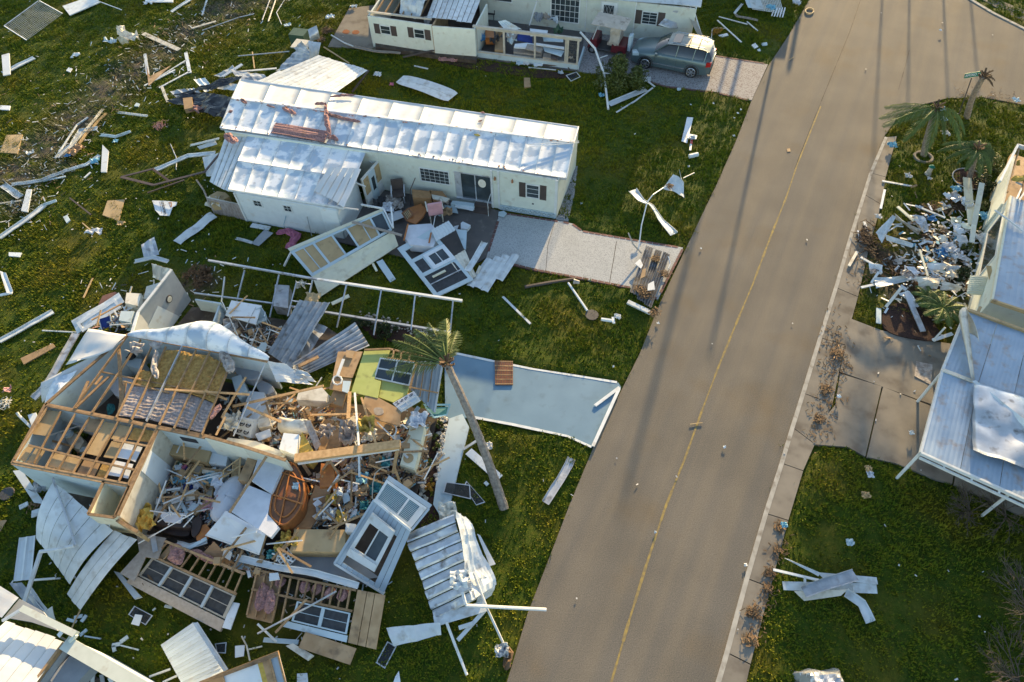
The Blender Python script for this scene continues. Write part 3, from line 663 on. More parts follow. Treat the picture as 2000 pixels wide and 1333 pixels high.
# porch frame
wP=Wall((930,113.5),(1127,138.5));b=B();wP.rects(b,0,wP.L,0,.42,-.1,0);O('knee_wall',b,'walk_paint',hT)
b=B();wP.rect(b,-.1,wP.L+.15,2.08,2.26,-.14,.04);O('porch_beam',b,'beige_trim',hT)
for x in (932,985,1044,1103,1107,1126):u,_=wP.hit(x,112+(x-932)*.127);b=B();wP.rect(b,u-.06,u+.06,.42,2.08,-.1,0);O('porch_post',b,'beige_trim',hT)
b=B();wP.rect(b,0,wP.L,.42,.5,-.12,.02);O('sill',b,'beige_trim',hT)
u0,_=wP.hit(1108,124);u1,_=wP.hit(1125,127);b=B()
for z in (.5,.95,1.4,1.85):wP.rect(b,u0,u1,z,z+.04,-.06,-.03)
O('screen_frame',b,'charcoal',hT)
b=B();wP.rect(b,u0,u1,.5,2.08,-.05,-.045);O('screen',b,'thin_screen',hT)
b=B();e0=wP.pt(wP.L,0,-.05);b.hexa([e0,e0+ED*.1,e0+ED*.1+ND*2.2,e0+ND*2.2],[k+Z*.42 for k in (e0,e0+ED*.1,e0+ED*.1+ND*2.2,e0+ND*2.2)]);O('knee_wall',b,'walk_paint',hT)
rsheet('torn_eave',[(1326,0,2.6),(1337,0,2.5),(1372,72,1.0),(1362,70,1.1)],'beige_trim',n=3,amp=.08,parent=hT)
b=B();b.tube([P((1340,0,2.6)),P((1358,30,2.0)),P((1371,73,.9))],.05,5);O('bent_gutter',b,'white_metal',hT)
rsheet('torn_lining',[(1318,16,2.3),(1338,18,2.2),(1350,62,.9),(1286,50,1.3)],'alu',n=0,amp=0,parent=hT,crump=.5,cs=1.6,nv=10,dense=1)
b=B();b.add([],[]);
rsheet('roof_edge',[(1078,-8,2.55),(1332,10,2.6),(1330,-4,2.75),(1080,-22,2.75)],'white_metal',n=0,parent=hT,dense=1)
rsheet('draped_siding',[(972,42,2.3),(988,40,2.4),(1020,58,1.5),(985,58,1.9)],'white_siding',n=4,amp=.03,parent=hT,crump=.25,kind='seam')
# ================================================================ HOUSE ONE
h1=T('mobile_home','long white roofed mobile home strewn with pink insulation','mobile home',p(752,371))
w1=Wall((752,371),(1086,425));zE=2.60
u0,_=w1.hit(889,360);u1,_=w1.hit(960,360)
wall(h1,w1,.0,zE,MT['cream'],holes=[(u0,u1,.25,2.15)])
wR=Vector((*p(1130,248,zE).xy,0));c0=w1.b
b=B();d=(wR-c0);L=d.length-.25;d.normalize();s=d.cross(Z)*.05
b.hexa([c0-s,c0+d*L-s,c0+d*L+s,c0+s],[k+Z*zE for k in (c0-s,c0+d*L-s,c0+d*L+s,c0+s)]);O('wall',b,'cream',h1)
bl=Vector((*p(476,160,zE).xy,0));fl=Vector((*p(440,256,zE).xy,0));br_=c0+d*L
for a,c in ((bl,br_),(fl,bl),(fl,w1.a)):b=B();b.bar(a+Z*zE/2,c+Z*zE/2,.1,zE,Z);O('wall',b,'cream',h1)
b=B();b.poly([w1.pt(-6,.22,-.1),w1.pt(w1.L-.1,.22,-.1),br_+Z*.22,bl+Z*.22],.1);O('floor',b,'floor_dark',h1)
b=B();w1.rect(b,u0,u0+.35,.25,2.15,-.09,-.02);w1.rect(b,u0,u1,.25,.33,-.11,.06);w1.rect(b,u0,u1,2.08,2.15,-.11,.03);w1.rect(b,u1-.06,u1,.33,2.08,-.11,.03);O('door_frame',b,'alu',h1)
b=B();w1.rect(b,u0+.35,u1-.06,.33,2.08,-.09,-.06);gd=O('sliding_door',b,'glass',h1)
b=B();um=(u0+u1)/2+.1;w1.rect(b,um-.03,um+.03,.33,2.08,-.059,-.04);O('door_stile',b,'alu',gd)
uc,zc=w1.hit(941,360);b=B();q=[w1.pt(uc+.22*math.cos(a),zc+.28*math.sin(a),-.05) for a in np.linspace(0,6.283,17)[:-1]];b.add(q+[k+w1.n*.012 for k in q],[tuple(range(16,32))]+[(i,(i+1) % 16,16+(i+1) % 16,16+i) for i in range(16)]);O('round_plate',b,'offwhite',gd)
window(h1,w1,(818,326),(880,362),6,4,sash=2,frame='white_trim',grid_w=.012,fw=.05)
window(h1,w1,(1027,358),(1054,389),1,3,shutter=.36,sm='brown',frame='white_trim')
for x,y in ((967,348),(1001,353)):
    u,z=w1.hit(x,y);b=B();b.box(w1.pt(u,z-.1,.06),.09,.09,.16,ED,ND);b.tube([w1.pt(u,z+.06,.06),w1.pt(u,z+.14,.06)],.05,6,.01);b.bar(w1.pt(u,z,0),w1.pt(u,z,.06),.02);O('wall_lamp',b,'ink_orange',h1)
b=B();u,z=w1.hit(1041,398);w1.rect(b,u-.05,u+.05,z-.05,z+.05,0,.03);O('vent',b,'charcoal',h1)
for x in (975,962):b=B();u,_=w1.hit(x,380);w1.rect(b,u-.05,u+.05,0,zE,.02,.07);O('trim_board',b,'white_trim',h1)
b=B();w1.rect(b,w1.L-.12,w1.L+.02,0,zE,.005,.05);O('corner_board',b,'white_trim',h1)
# breeze block skirting
u0,_=w1.hit(978,405);n=12;bw=(w1.L-u0)/n
for i in range(n):
    b=B();a=u0+i*bw;e=a+bw-.015;w1.rect(b,a,e,0,.025,.03,.11);w1.rect(b,a,e,.285,.31,.03,.11);w1.rect(b,a,a+.025,.025,.285,.03,.11);w1.rect(b,e-.025,e,.025,.285,.03,.11)
    for x,y in (((a,.02),(e,.29)),((a,.29),(e,.02))):b.bar(w1.pt(x[0],x[1],.07),w1.pt(y[0],y[1],.07),.08,.03,ED)
    w1.rect(b,(a+e)/2-.06,(a+e)/2+.06,.11,.2,.03,.12);O('breeze_block',b,'walk_paint',h1)
b=B();w1.rect(b,u0,w1.L,0,.31,.0,.028);O('skirting',b,'charcoal',h1)
# roof one
def lrp(a,c,t):return tuple(a[i]+(c[i]-a[i])*t for i in range(3))
BL,BR,RL,RR,FL,FR=(470,155,2.64),(1130,248,2.64),(452,194,2.92),(1121,279,2.92),(430,250,2.64),(1106,348,2.64)
NB=22
rf=bpy.data.objects.new('roof',None);C.objects.link(rf);rf.parent=h1;WL[rf.name]=WL[h1.name]
for i in range(NB):
    t0,t1=i/NB,(i+1)/NB;qq=Q([P(lrp(FL,FR,t0)),P(lrp(FL,FR,t1)),P(lrp(RL,RR,t1)),P(lrp(RL,RR,t0))])
    k=random.uniform(-.008,.008)
    b=B();b.grid(lambda u,v:qq.pt(.006+.988*u,v,.005*noise.noise(qq.pt(u,v)*1.5)+k-.004*math.sin(math.pi*u)),3,6,.03);O('roof_panel',b,'coat',rf,smooth=True)
    b=B();b.bar(qq.pt(1,.02,.004),qq.pt(1,.98,.004),.022,.022);O('seam',b,'alu',rf)
for i in range(11):
    t0,t1=i/11,(i+1)/11;qq=Q([P(lrp(RL,RR,t0)),P(lrp(RL,RR,t1)),P(lrp(BL,BR,t1)),P(lrp(BL,BR,t0))])
    b=B();b.grid(lambda u,v:qq.pt(.001+.998*u,v,.014*noise.noise(qq.pt(u,v)*1.1)),4,6,.03);O('roof_panel',b,'coat_plain',rf,smooth=True)
b=B();b.bar(P(RL)+Z*.03,P(RR)+Z*.03,.09,.04);O('ridge_cap',b,'alu',rf)
for a,c in ((FL,FR),(BL,BR)):b=B();b.bar(P(a)-Z*.06,P(c)-Z*.06,.05,.13);O('eave',b,'alu',rf)
for a,c in ((FR,RR),(RR,BR),(FL,RL),(RL,BL)):b=B();b.bar(P(a)-Z*.05,P(c)-Z*.05,.05,.14);O('gable_trim',b,'white_trim',rf)
for a,c in (((1030,283,3.0),(1131,276,3.0)),((1034,287,3.0),(1131,279,3.0))):b=B();b.bar(P(a),P(c),.025);O('loose_flashing',b,'white_trim',rf)
# lower front roof
A_,B_,C_,D_=(446,370,2.12),(671,406,2.12),(716,294,2.52),(486,260,2.52)
M0,M1=(464,315,2.33),(693,350,2.33)
lr=bpy.data.objects.new('porch_roof',None);C.objects.link(lr);lr.parent=h1;WL[lr.name]=WL[h1.name]
for i in range(7):
    t0,t1=i/7,(i+1)/7
    for lo_,lo2,hi_,hi2 in ((A_,B_,M0,M1),(M0,M1,D_,C_)):
        qq=Q([P(lrp(lo_,lo2,t0)),P(lrp(lo_,lo2,t1)),P(lrp(hi_,hi2,t1)),P(lrp(hi_,hi2,t0))])
        b=B();b.grid(lambda u,v:qq.pt(.006+.988*u,.005+.99*v,.005*noise.noise(qq.pt(u,v)*1.5)-.004*math.sin(math.pi*u)),3,4,.03);O('roof_panel',b,'coat',lr,smooth=True)
        b=B();b.bar(qq.pt(1,.05,.004),qq.pt(1,.95,.004),.022,.022);O('seam',b,'alu',lr)
b=B();b.bar(P(M0)+Z*.02,P(M1)+Z*.02,.05,.03);O('ridge_cap',b,'alu',lr)
b=B();b.bar(P(A_)-Z*.05,P(B_)-Z*.05,.06,.12);O('eave',b,'white_trim',lr)
pans(lr,[(612,371,2.3),(672,405,2.25),(706,330,2.62),(642,326,2.58)],5,'coat_plain',crump=.05)
pans(lr,[(408,355,1.75),(446,374,2.0),(497,265,2.5),(442,258,2.35)],5,'white_metal')
w2_=Wall((482,432),(674,466));u0,z0=w2_.hit(492,405);
wall(h1,w2_,0,2.05,MT['white_siding']);window(h1,w2_,(492,389),(515,405),2,2,fw=.05);window(h1,w2_,(551,399),(573,415),2,2,fw=.05)
b=B();w2_.rect(b,w2_.L-.95,w2_.L-.02,0,2.0,.025,.05);O('wall_panel',b,'white_siding',h1)
b=B();w2_.rect(b,-.02,.08,0,2.05,.01,.06);O('corner_board',b,'white_trim',h1)
b=B();b.tube([w2_.pt(w2_.hit(556,412)[0],1.0,.06),w2_.pt(w2_.hit(556,440)[0],.3,.08)],.015,5);O('hose',b,'lblue',h1)
b=B();b.tube([w2_.pt(w2_.hit(598,413)[0],1.25,.08),w2_.pt(w2_.hit(614,455)[0],.02,.3)],.025,5);O('pipe',b,'grey_metal',h1)
w3_=Wall((418,418),(482,432));wall(h1,w3_,0,1.15,MT['foil'],side=False)
side(h1,(674,466),ND,2.6,0,2.0,'white_siding');side(h1,(484,433),ND,3,0,2.0,'white_siding')
# boarded porch wall between the two roofs
w4_=Wall((721,408),(752,371));ho=[]
wall(h1,w4_,0,2.05,MT['white_trim'],side=False)
for a,c,mm in ((.05,.30,'tan_board'),(.70,.95,'tan_board')):
    b=B();w4_.rect(b,w4_.L*a,w4_.L*c,.9,1.95,.003,.03);O('boarded_window',b,MT[mm],h1)
b=B();w4_.rect(b,w4_.L*.34,w4_.L*.66,.05,1.98,.003,.035);dd=O('door',b,'walk_paint',h1);b=B();w4_.rect(b,w4_.L*.42,w4_.L*.58,.75,1.6,.036,.045);O('pane',b,'glass',dd)
for k in range(3):a=P(lrp((690,400,2.0),(722,300,2.25),k/2));b=B();b.bar(P((671+k*20,406-k*50,2.05)),P((700+k*14,410-k*45,1.9)),.06);O('roof_strut',b,'white_trim',h1)
# steps and rail
for i,(zz,dd_) in enumerate(((.30,.02),(.15,.34))):
    u0,_=w1.hit(929,385);u1,_=w1.hit(959,385);b=B();w1.rect(b,u0,u1,0,zz,dd_,dd_+.33);O('step',b,'brown',h1)
b=B();ur=w1.hit(960,385)[0];b.tube([w1.pt(ur,.02,.75),w1.pt(ur,.95,.75),w1.pt(ur,1.05,.1)],.02,5);O('handrail',b,'white_trim',h1)
# insulation on roof one
def pin(pts,w_,lab,z,h=.10,**k):return fluff('insulation',pts,w_,'pink',lab,z=z+.29,h=h,**k)
rsheet('insulation',[(539,240,2.78),(641,257,2.78),(634,277,2.72),(530,259,2.72)],'pink',n=0,dense=12,nv=12,crump=.07,cs=6,label='flat brown pink batt lying along the front eave of the white roof',cat='insulation',th=.05,arch=.03)
pin([(636,203),(638,235),(645,270)],.28,'twisted pink insulation rope crossing the roof ridge',2.66,.14)
pin([(640,224),(672,232),(704,239)],.26,'pink insulation roll lying just below the ridge',2.66,.13)
pin([(645,190),(668,187),(694,186)],.2,'brown pink insulation piece on the back slope of the roof',2.55,.1)
pin([(552,212),(566,217),(578,224)],.32,'round clump of pink insulation below the ridge',2.64,.12)
pin([(615,205),(625,203),(637,204)],.22,'small pink clump at the ridge beside the insulation rope',2.68,.12)
pin([(440,262),(452,272),(462,280)],.55,'large pink clump hanging at the left end of the roof',2.42,.16)
pin([(446,220),(455,218)],.3,'small pink clump on the left edge of the roof',2.5,.12)
pin([(470,194),(482,203)],.25,'small pink tuft at the left end of the ridge',2.68,.1)
pin([(520,206),(536,210)],.12,'thin pink shred along the left ridge',2.66,.05)
pin([(640,272),(652,268),(660,276)],.3,'bright pink clump at the right end of the long batt',2.44,.16)
pin([(938,220),(948,222)],.14,'tiny pink tuft at the back edge of the roof',2.45,.08)
pin([(934,238),(942,236)],.12,'tiny pink tuft in the middle of the back slope',2.55,.08)
fluff('insulation',[(926,264),(938,266)],.14,'yellow_foam','small yellow foam piece just below the ridge',z=2.92,h=.09)
b=B()
for i in range(46):
    t=random.random();a=P(lrp(RL,RR,t))+ND*random.uniform(-.15,.1);b.box(a+Z*.02,random.uniform(.05,.16),.05,.03,ED,ND)
for i in range(40):
    t=random.random()*.98;a=P(lrp(FL,FR,t))+ND*random.uniform(.02,.2);b.box(a+Z*.02,random.uniform(.03,.12),.04,.02,ED,ND)
O('roof_litter',b,'pink',kind='stuff')
# ================================================================ RIGHT HOUSE
h3=T('house','pale ribbed roof house beside the concrete driveway with a torn carport roof','house',p(1900,700))
zc=2.25
A_,B_,C_,D_=(1799,884,zc),(2105,1022,zc),(2130,696,2.5),(1888,607,2.45)
J0,J1=(1841,724,2.35),(2118,830,2.4)
for q4,n in (([A_,B_,J1,J0],30),([J0,J1,C_,D_],28)):
    for i in range(4):
        t0,t1=i/4+.002,(i+1)/4-.002
        rsheet('roof_panel',[lrp(q4[0],q4[1],t0),lrp(q4[0],q4[1],t1),lrp(q4[3],q4[2],t1),lrp(q4[3],q4[2],t0)],'ribbed_roof',n=8,amp=.007,parent=h3,kind='trap',crump=.03,nv=6)
for a,c in ((A_,B_),(A_,J0),(J0,D_)):b=B();b.bar(P(a)-Z*.06,P(c)-Z*.06,.09,.16);O('fascia',b,'white_trim',h3)
b=B();b.bar(P(J0)+Z*.04,P(lrp(J0,J1,.21))+Z*.04,.16,.05);O('joint_cover',b,'offwhite',h3)
b=B();b.bar(P(D_)+Z*.05,P(C_)+Z*.05,.14,.12);O('beam',b,'tan_board',h3)
b=B();b.bar(P((1915,600,2.5)),P((1909,613,2.45)),.10,.08);O('blocking',b,'tan_board',h3)
b=B();b.bar(P((1795,890,2.05))-ND*.1,P((2110,1036,2.0))-ND*.1,.05,.12);O('carport_rail',b,'white_trim',h3)
for k in (.15,.32,.49):a=P(lrp((1795,890,2.05),(2110,1036,2.0),k));b=B();b.bar(a-ND*.1,a+ND*.02+Z*.1,.06);O('bracket',b,'white_trim',h3)
for x,y in ((1799,884),(1838,730),(1978,960)):a=P((x,y,2.1));b=B();b.tube([a,Vector((a.x-.05,a.y-.1,0))],.06,8);O('carport_post',b,'white_trim',h3)
rsheet('curled_sheet',[(1872,618,2.7),(1888,600,3.0),(1904,742,2.45),(1898,742,2.4)],'offwhite',n=0,parent=h3,nv=12,dense=1,archu=.25,smooth=True)
rsheet('curled_sheet',[(1873,612,2.6),(1887,604,3.0),(1912,668,2.9),(1892,650,2.5)],'offwhite',n=0,parent=h3,nv=10,dense=2,archu=.12,arch=.1,smooth=True)
rsheet('buckled_roof_sheet',[(1897,882,2.42),(2110,950,2.42),(2120,800,2.55),(1899,748,2.5)],'alu',n=5,amp=.0,parent=h3,nv=20,crump=.32,cs=.55,dense=4,smooth=True)
rsheet('folded_roof_strip',[(1899,746,2.55),(2060,900,2.6),(2064,870,2.85),(1906,744,2.6)],'white_metal',n=2,amp=.05,parent=h3,crump=.2,cs=1.4,kind='seam')
A_,B_,C_,D_=(1938,586,2.6),(2130,650,2.75),(2130,440,2.75),(1974,383,2.6)
for i in range(3):
    rsheet('roof_panel',[lrp(A_,B_,i/3+.003),lrp(A_,B_,(i+1)/3-.003),lrp(D_,C_,(i+1)/3-.003),lrp(D_,C_,i/3+.003)],'ribbed_roof',n=5,amp=.010,parent=h3,crump=.03,nv=6)
b=B();b.bar(P(A_)-Z*.06,P(D_)-Z*.06,.09,.18);O('fascia',b,'pale_yellow',h3)
b=B();b.bar(P(A_)-Z*.06,P(B_)-Z*.06,.09,.18);O('fascia',b,'tan_board',h3)
ww=Wall((1974,383,2.5),(1938,586,2.5));wall(h3,ww,0,2.45,MT['cream'],inner='cream')
ww2=Wall((1938,586,2.5),(2130,650,2.5));wall(h3,ww2,0,2.4,MT['cream'],inner='cream')
window(h3,ww,(1930,455),(1946,500),1,1)
b=B();b.bar(P((1987,285,2.6)),P((1952,356,2.6)),.10,.2);O('fascia',b,'white_trim',h3)
b=B();b.bar(P((1987,285,2.6)),P((2100,318,2.6)),.10,.2);O('fascia',b,'white_trim',h3)
wn=Wall((1990,290,2.4),(1968,383,2.4));wall(h3,wn,0,1.9,MT['cream'],inner='cream')
b=B();b.poly([P(k,.3) for k in ((1945,400),(2130,460),(2130,350),(1975,300))],.3);O('floor',b,'ply',h3)
for k in range(5):a=P((1990+k*22,292+k*7,2.5));b=B();b.bar(a,P((1968+k*26,376+k*8,2.5)),.06,.12);O('rafter',b,'wood',h3)
for a,c in (((1998,362,2.3),(1985,390,2.9)),((2012,360,2.3),(1990,392,2.9)),((1984,356,2.4),(2010,368,2.4))):b=B();b.bar(P(a),P(c),.07);O('roof_strut',b,'white_trim',h3)
fluff('insulation',[(1974,352),(1990,350),(2010,348)],.4,'yellow_foam','yellow insulation roll hanging from the open end of the right house',z=2.5,h=.2)
fluff('insulation',[(1980,322),(1990,318)],.4,'yellow_foam','yellow insulation tuft under the white fascia of the right house',z=1.8,h=.2)
pole('fallen_rod',[(1943,411,2.75),(1978,436,2.75),(1998,452,2.7)],.04,'white_trim','white rod lying across the edge of the ribbed right roof','rod')
# ================================================================ BOTTOM LEFT HOUSE
h4=T('house','sunlit cream roofed house cut off at the bottom left corner','house',p(60,1300))
A_,B_,C_,D_=(127,1253,2.5),(22,1400,2.95),(-130,1350,2.95),(10,1212,2.5)
pans(h4,[D_,A_,B_,C_],6,'coat_plain',crump=.06,gap=.012,drop=.02)
b=B();b.bar(P((44,1189,2.9)),P((149,1240,2.8)),.2,.2);O('loose_beam',b,'cream',h4)
b=B();b.bar(P((149,1240,2.8)),P((137,1254,2.7)),.10,.12);O('loose_beam',b,'cream',h4)
b=B();b.bar(P((44,1189,2.9)),P((5,1213,2.8)),.08,.08);O('loose_beam',b,'white_trim',h4)
b=B();b.bar(P((121,1234,2.85)),P((114,1243,2.8)),.14,.03);O('flashing_strip',b,'white_trim',h4)
rsheet('roof_panel',[(-40,1120,2.2),(37,1168,2.2),(4,1207,2.2),(-60,1180,2.2)],'coat_plain',n=2,amp=.02,parent=h4,kind='seam',crump=.03)
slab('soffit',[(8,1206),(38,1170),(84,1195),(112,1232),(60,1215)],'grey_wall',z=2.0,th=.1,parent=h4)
wg=Wall((127,1256,2.6),(330,1374,2.6));b=B();b.bar(P((127,1256,2.65)),P((330,1374,2.65)),.42,.12);O('wall_cap',b,'cream',h4)
b=B();b.bar(P((124,1262,2.6)) ,P((327,1385,2.6)),.10,.2);O('top_plate',b,'wood',h4)
b=B();b.bar(P((127,1256,2.6)),P((20,1400,2.6)),.08,.2);O('top_plate',b,'wood',h4)
wo=Wall((138,1256,2.5),(340,1372,2.5));wall(h4,wo,0,2.45,MT['white_siding'],inner='white_siding')
b=B();u,z=wo.hit(196,1280);wo.rect(b,u-.6,u+.4,1.95,2.2,0,.05);O('window',b,'glass',h4)
b=B();b.poly([P(k,.3) for k in ((127,1290),(330,1400),(300,1480),(0,1450))],.3);O('floor',b,'floor_dark',h4)
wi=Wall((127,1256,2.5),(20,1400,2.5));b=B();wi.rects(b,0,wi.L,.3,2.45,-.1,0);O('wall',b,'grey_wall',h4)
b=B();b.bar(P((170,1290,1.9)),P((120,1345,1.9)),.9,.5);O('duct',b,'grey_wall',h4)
for k in range(6):plank('beam_in_pit',(150+k*16,1300+k*6,.6+.1*k),(130+k*25,1345+k*3,.5),.12,'grey_wall' if k % 2 else 'white_trim',parent=h4)
slab('ceiling_board',[(140,1262),(158,1270),(128,1308),(104,1300)],'ply',z=1.8,parent=h4)
# ================================================================ WRECKED HOUSE
h2=T('wrecked_house','roofless wrecked house with bare rafters and rooms full of debris','house',p(300,900))
zt,zf=2.4,.3
def wtop(par,pts,m,name='wall',z0=zf,z1=zt,th=.1,plate=True,side_m=None):
    for a,c in zip(pts,pts[1:]):
        a=P(a,zt);c=P(c,zt);a.z=c.z=0;b=B();d=(c-a).normalized();s=d.cross(Z)*th/2
        b.hexa([a-s+Z*z0,c-s+Z*z0,c+s+Z*z0,a+s+Z*z0],[a-s+Z*z1,c-s+Z*z1,c+s+Z*z1,a+s+Z*z1]);o=O(name,b,MT[m],par)
        if plate:b=B();b.bar(a+Z*(z1+.03),c+Z*(z1+.03),th+.02,.06);O('top_plate',b,'wood',o)
wtop(h2,[(247,655),(523,707)],'walk_paint');wtop(h2,[(247,655),(90,791),(25,906)],'walk_paint');wtop(h2,[(90,791),(308,835),(400,852)],'walk_paint')
wtop(h2,[(400,852),(476,873),(559,900)],'cream');wtop(h2,[(25,906),(200,941),(253,950)],'walk_paint',z0=0)
wtop(h2,[(309,837),(230,1008)],'offwhite',th=.14);wtop(h2,[(204,941),(173,1005),(224,1012),(253,950)],'pale_yellow',z0=.9,th=.08)
b=B();b.poly([P(k,.95) for k in ((212,955),(262,965),(240,1018),(188,1010))],.05);O('cupboard_floor',b,'offwhite',h2)
wtop(h2,[(224,1013),(265,1036)],'tan_board',z0=1.3,z1=2.2)
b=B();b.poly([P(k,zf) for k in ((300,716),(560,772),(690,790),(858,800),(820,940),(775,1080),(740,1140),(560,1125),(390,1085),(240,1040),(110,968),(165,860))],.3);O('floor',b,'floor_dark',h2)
b=B();b.poly([P(k,zf+.02) for k in ((570,1080),(680,1082),(740,1128),(690,1135),(560,1112))],.05);O('floor',b,'grey_wall',h2)
RF=[((248,657),(144,798)),((275,664),(180,806)),((299,673),(227,816)),((324,678),(257,820)),((356,677),(286,823)),((383,684),(311,830)),((410,687),(340,837)),((434,700),(367,843)),((450,712),(394,850))]
for i,(a,c) in enumerate(RF):b=B();b.bar(P((*a,zt+.12)),P((*c,zt+.12)),.042,.10);O('rafter',b,MT['wood' if i != 4 else 'alu'],h2)
for a,c,m in (((194,726),(398,768),'wood'),((322,760),(420,772),'bright_wood'),((240,745),(330,768),'wood')):b=B();b.bar(P((*a,zt+.02)),P((*c,zt+.02)),.05,.08);O('purlin',b,MT[m],h2)
for a,c in (((232,680),(238,800)),((245,745),(232,812))):b=B();b.bar(P((*a,zt-.1)),P((*c,zt-.3)),.14,.05);O('loose_board',b,'wood',h2)
for a,c in (((214,735),(150,795)),((172,745),(148,798)),((200,735),(186,752))):b=B();b.bar(P((*a,zt)),P((*c,zt+.1)),.10,.05);O('loose_board',b,'wood',h2)
AF=[((92,797),(29,898)),((119,804),(66,905)),((147,809),(88,915)),((175,815),(112,920)),((202,820),(142,925)),((231,824),(170,930)),((259,830),(205,935)),((285,833),(232,940)),((306,838),(250,946))]
for a,c in AF:b=B();b.bar(P((*a,zt+.05)),P((*c,zt+.05)),.045,.08);O('rafter',b,'wood',h2)
for a,c in (((56,870),(162,896)),((90,793),(400,856)),((26,902),(252,946)),((162,896),(262,918)),((222,860),(290,872))):b=B();b.bar(P((*a,zt+.04)),P((*c,zt+.04)),.07,.07);O('crossbeam',b,'wood',h2)
def board(par,pts,m,z,name='ceiling_board',th=.02):b=B();b.poly([P(k,z) for k in pts],th);return O(name,b,MT[m],par)
zb=zt-.06
board(h2,[(30,895),(54,872),(66,874),(48,902)],'tan_board',zb);board(h2,[(70,876),(88,881),(72,907),(52,903)],'tan_board',zb);board(h2,[(108,884),(160,898),(146,922),(92,911)],'tan_board',zb)
board(h2,[(204,824),(230,829),(195,892),(168,886)],'tan_board',zb);board(h2,[(234,830),(257,835),(240,862),(217,857)],'tan_board',zb);board(h2,[(218,862),(238,866),(222,896),(202,893)],'tan_board',zb)
board(h2,[(165,898),(196,905),(184,930),(150,924)],'ply',zb);board(h2,[(200,906),(216,909),(206,933),(188,931)],'yellow_ins',zb);board(h2,[(262,836),(302,842),(290,864),(250,858)],'yellow_ins',zb)
for q in ([(243,866),(262,870),(252,898),(229,894)],[(266,871),(278,874),(264,903),(255,899)],[(226,900),(246,904),(236,932),(210,928)],[(250,905),(260,907),(250,935),(240,933)]):board(h2,q,'white_panel',zb)
board(h2,[(88,800),(116,805),(92,852),(62,848)],'tan_board',zb-.02);board(h2,[(176,817),(202,821),(190,846),(164,842)],'ply',zb-.02)
# ceiling insulation between the rafters
def batt(par,i,t0,t1,m,z,lump=.08,name='insulation_batt',fold=0):
    (a0,c0_),(a1,c1)=RF[i],RF[i+1];f=lambda s,t:tuple(s[k]+(t[k]-s[k]) for k in (0,1));L2=lambda s,t,k:(s[0]+(t[0]-s[0])*k,s[1]+(t[1]-s[1])*k)
    q=Q([P((*L2(a0,c0_,t0),z)),P((*L2(a1,c1,t0),z)),P((*L2(a1,c1,t1),z)),P((*L2(a0,c0_,t1),z))])
    def fn(u,v):w_=q.pt(.04+.92*u,v);return w_+Z*(lump*(noise.noise(w_*5)+.6*noise.noise(w_*13))+(fold*math.sin(v*60+4*noise.noise(w_*3)) if fold else 0))
    b=B();b.grid(fn,8,40 if fold else 18,.02);return O(name,b,MT[m],par)
for i in range(2,8):batt(h2,i,.05 if i > 2 else .35,.55,'yellow_ins',zt+.02)
for i in range(2,8):batt(h2,i,.56,.97,'foil',zt-.02,.03,'foil_batt',.009)
b=B()
# rooms: things inside the front left room
slab('counter',[(100,846),(128,848),(118,880),(88,872)],'white_panel',z=1.1,th=.7,label='white counter with a dark sink under the bare front rafters',cat='counter')
slab('cooler_box',[(126,856),(140,845),(155,850),(164,862),(155,878),(138,872)],'offwhite',z=1.0,th=.6,label='off-white washing machine seen between the front rafters',cat='washing machine')
b=B();c=P((134,849,1.15));b.tube([c,c+Z*.12],.2,12,.17);O('bowl',b,'walk_paint',None,'pale blue round bowl on top of the white machine','bowl')
slab('floral_couch',[(130,812),(176,822),(210,836),(205,846),(165,838),(138,826)],'mattress',z=1.2,th=.6,label='floral padded couch against the inner wall under the rafters',cat='couch')
slab('mattress',[(209,752),(222,735),(258,738),(262,762),(248,782),(224,772)],'mattress',z=.8,th=.3,label='pale quilt with dark piping on the brown bedroom floor',cat='quilt')
b=B();c=P((256,694,1.3));b.tube([c,c+Z*.2],.28,14,.28);b.tube([c+Z*.2,c+Z*.25],.18,12,.12);O('round_fan',b,'dark',None,'dark round fan on a pale shelf in the back left room','fan')
slab('shelf',[(247,696),(277,702),(272,722),(246,712)],'walk_paint',z=1.2,th=.8,label='pale blue shelf unit in the back left room',cat='shelf')
fluff('towel',[(212,790),(218,802),(212,812)],.35,'teal','crumpled turquoise cloth on the bedroom floor','cloth',z=.7,h=.15)
board(h2,[(200,752),(246,700),(262,740),(232,815),(172,808)],'floor_dark',.34,'carpet',.02)
fluff('plastic_film',[(305,685),(300,720),(308,740)],.28,'film','strip of torn clear plastic lying on the yellow insulation','plastic',z=zt+.2,h=.1)
fluff('plastic_film',[(430,690),(445,705),(452,730)],.5,'film','torn grey plastic hanging over the last rafters','plastic',z=zt+.1,h=.2)
fluff('insulation',[(430,790),(420,805),(412,820)],.3,'pink','brownish insulation lump between the last two rafters',z=zt+.1,h=.14)
fluff('insulation',[(292,672),(304,676),(318,672)],.4,'film','grey frayed fibre at the top of the rafters',z=zt+.1,h=.15)
crumpled('plastic_film',(268,684,2.6),.35,'film','torn translucent plastic caught on the back left rafters','plastic',h=.3,seed=5)
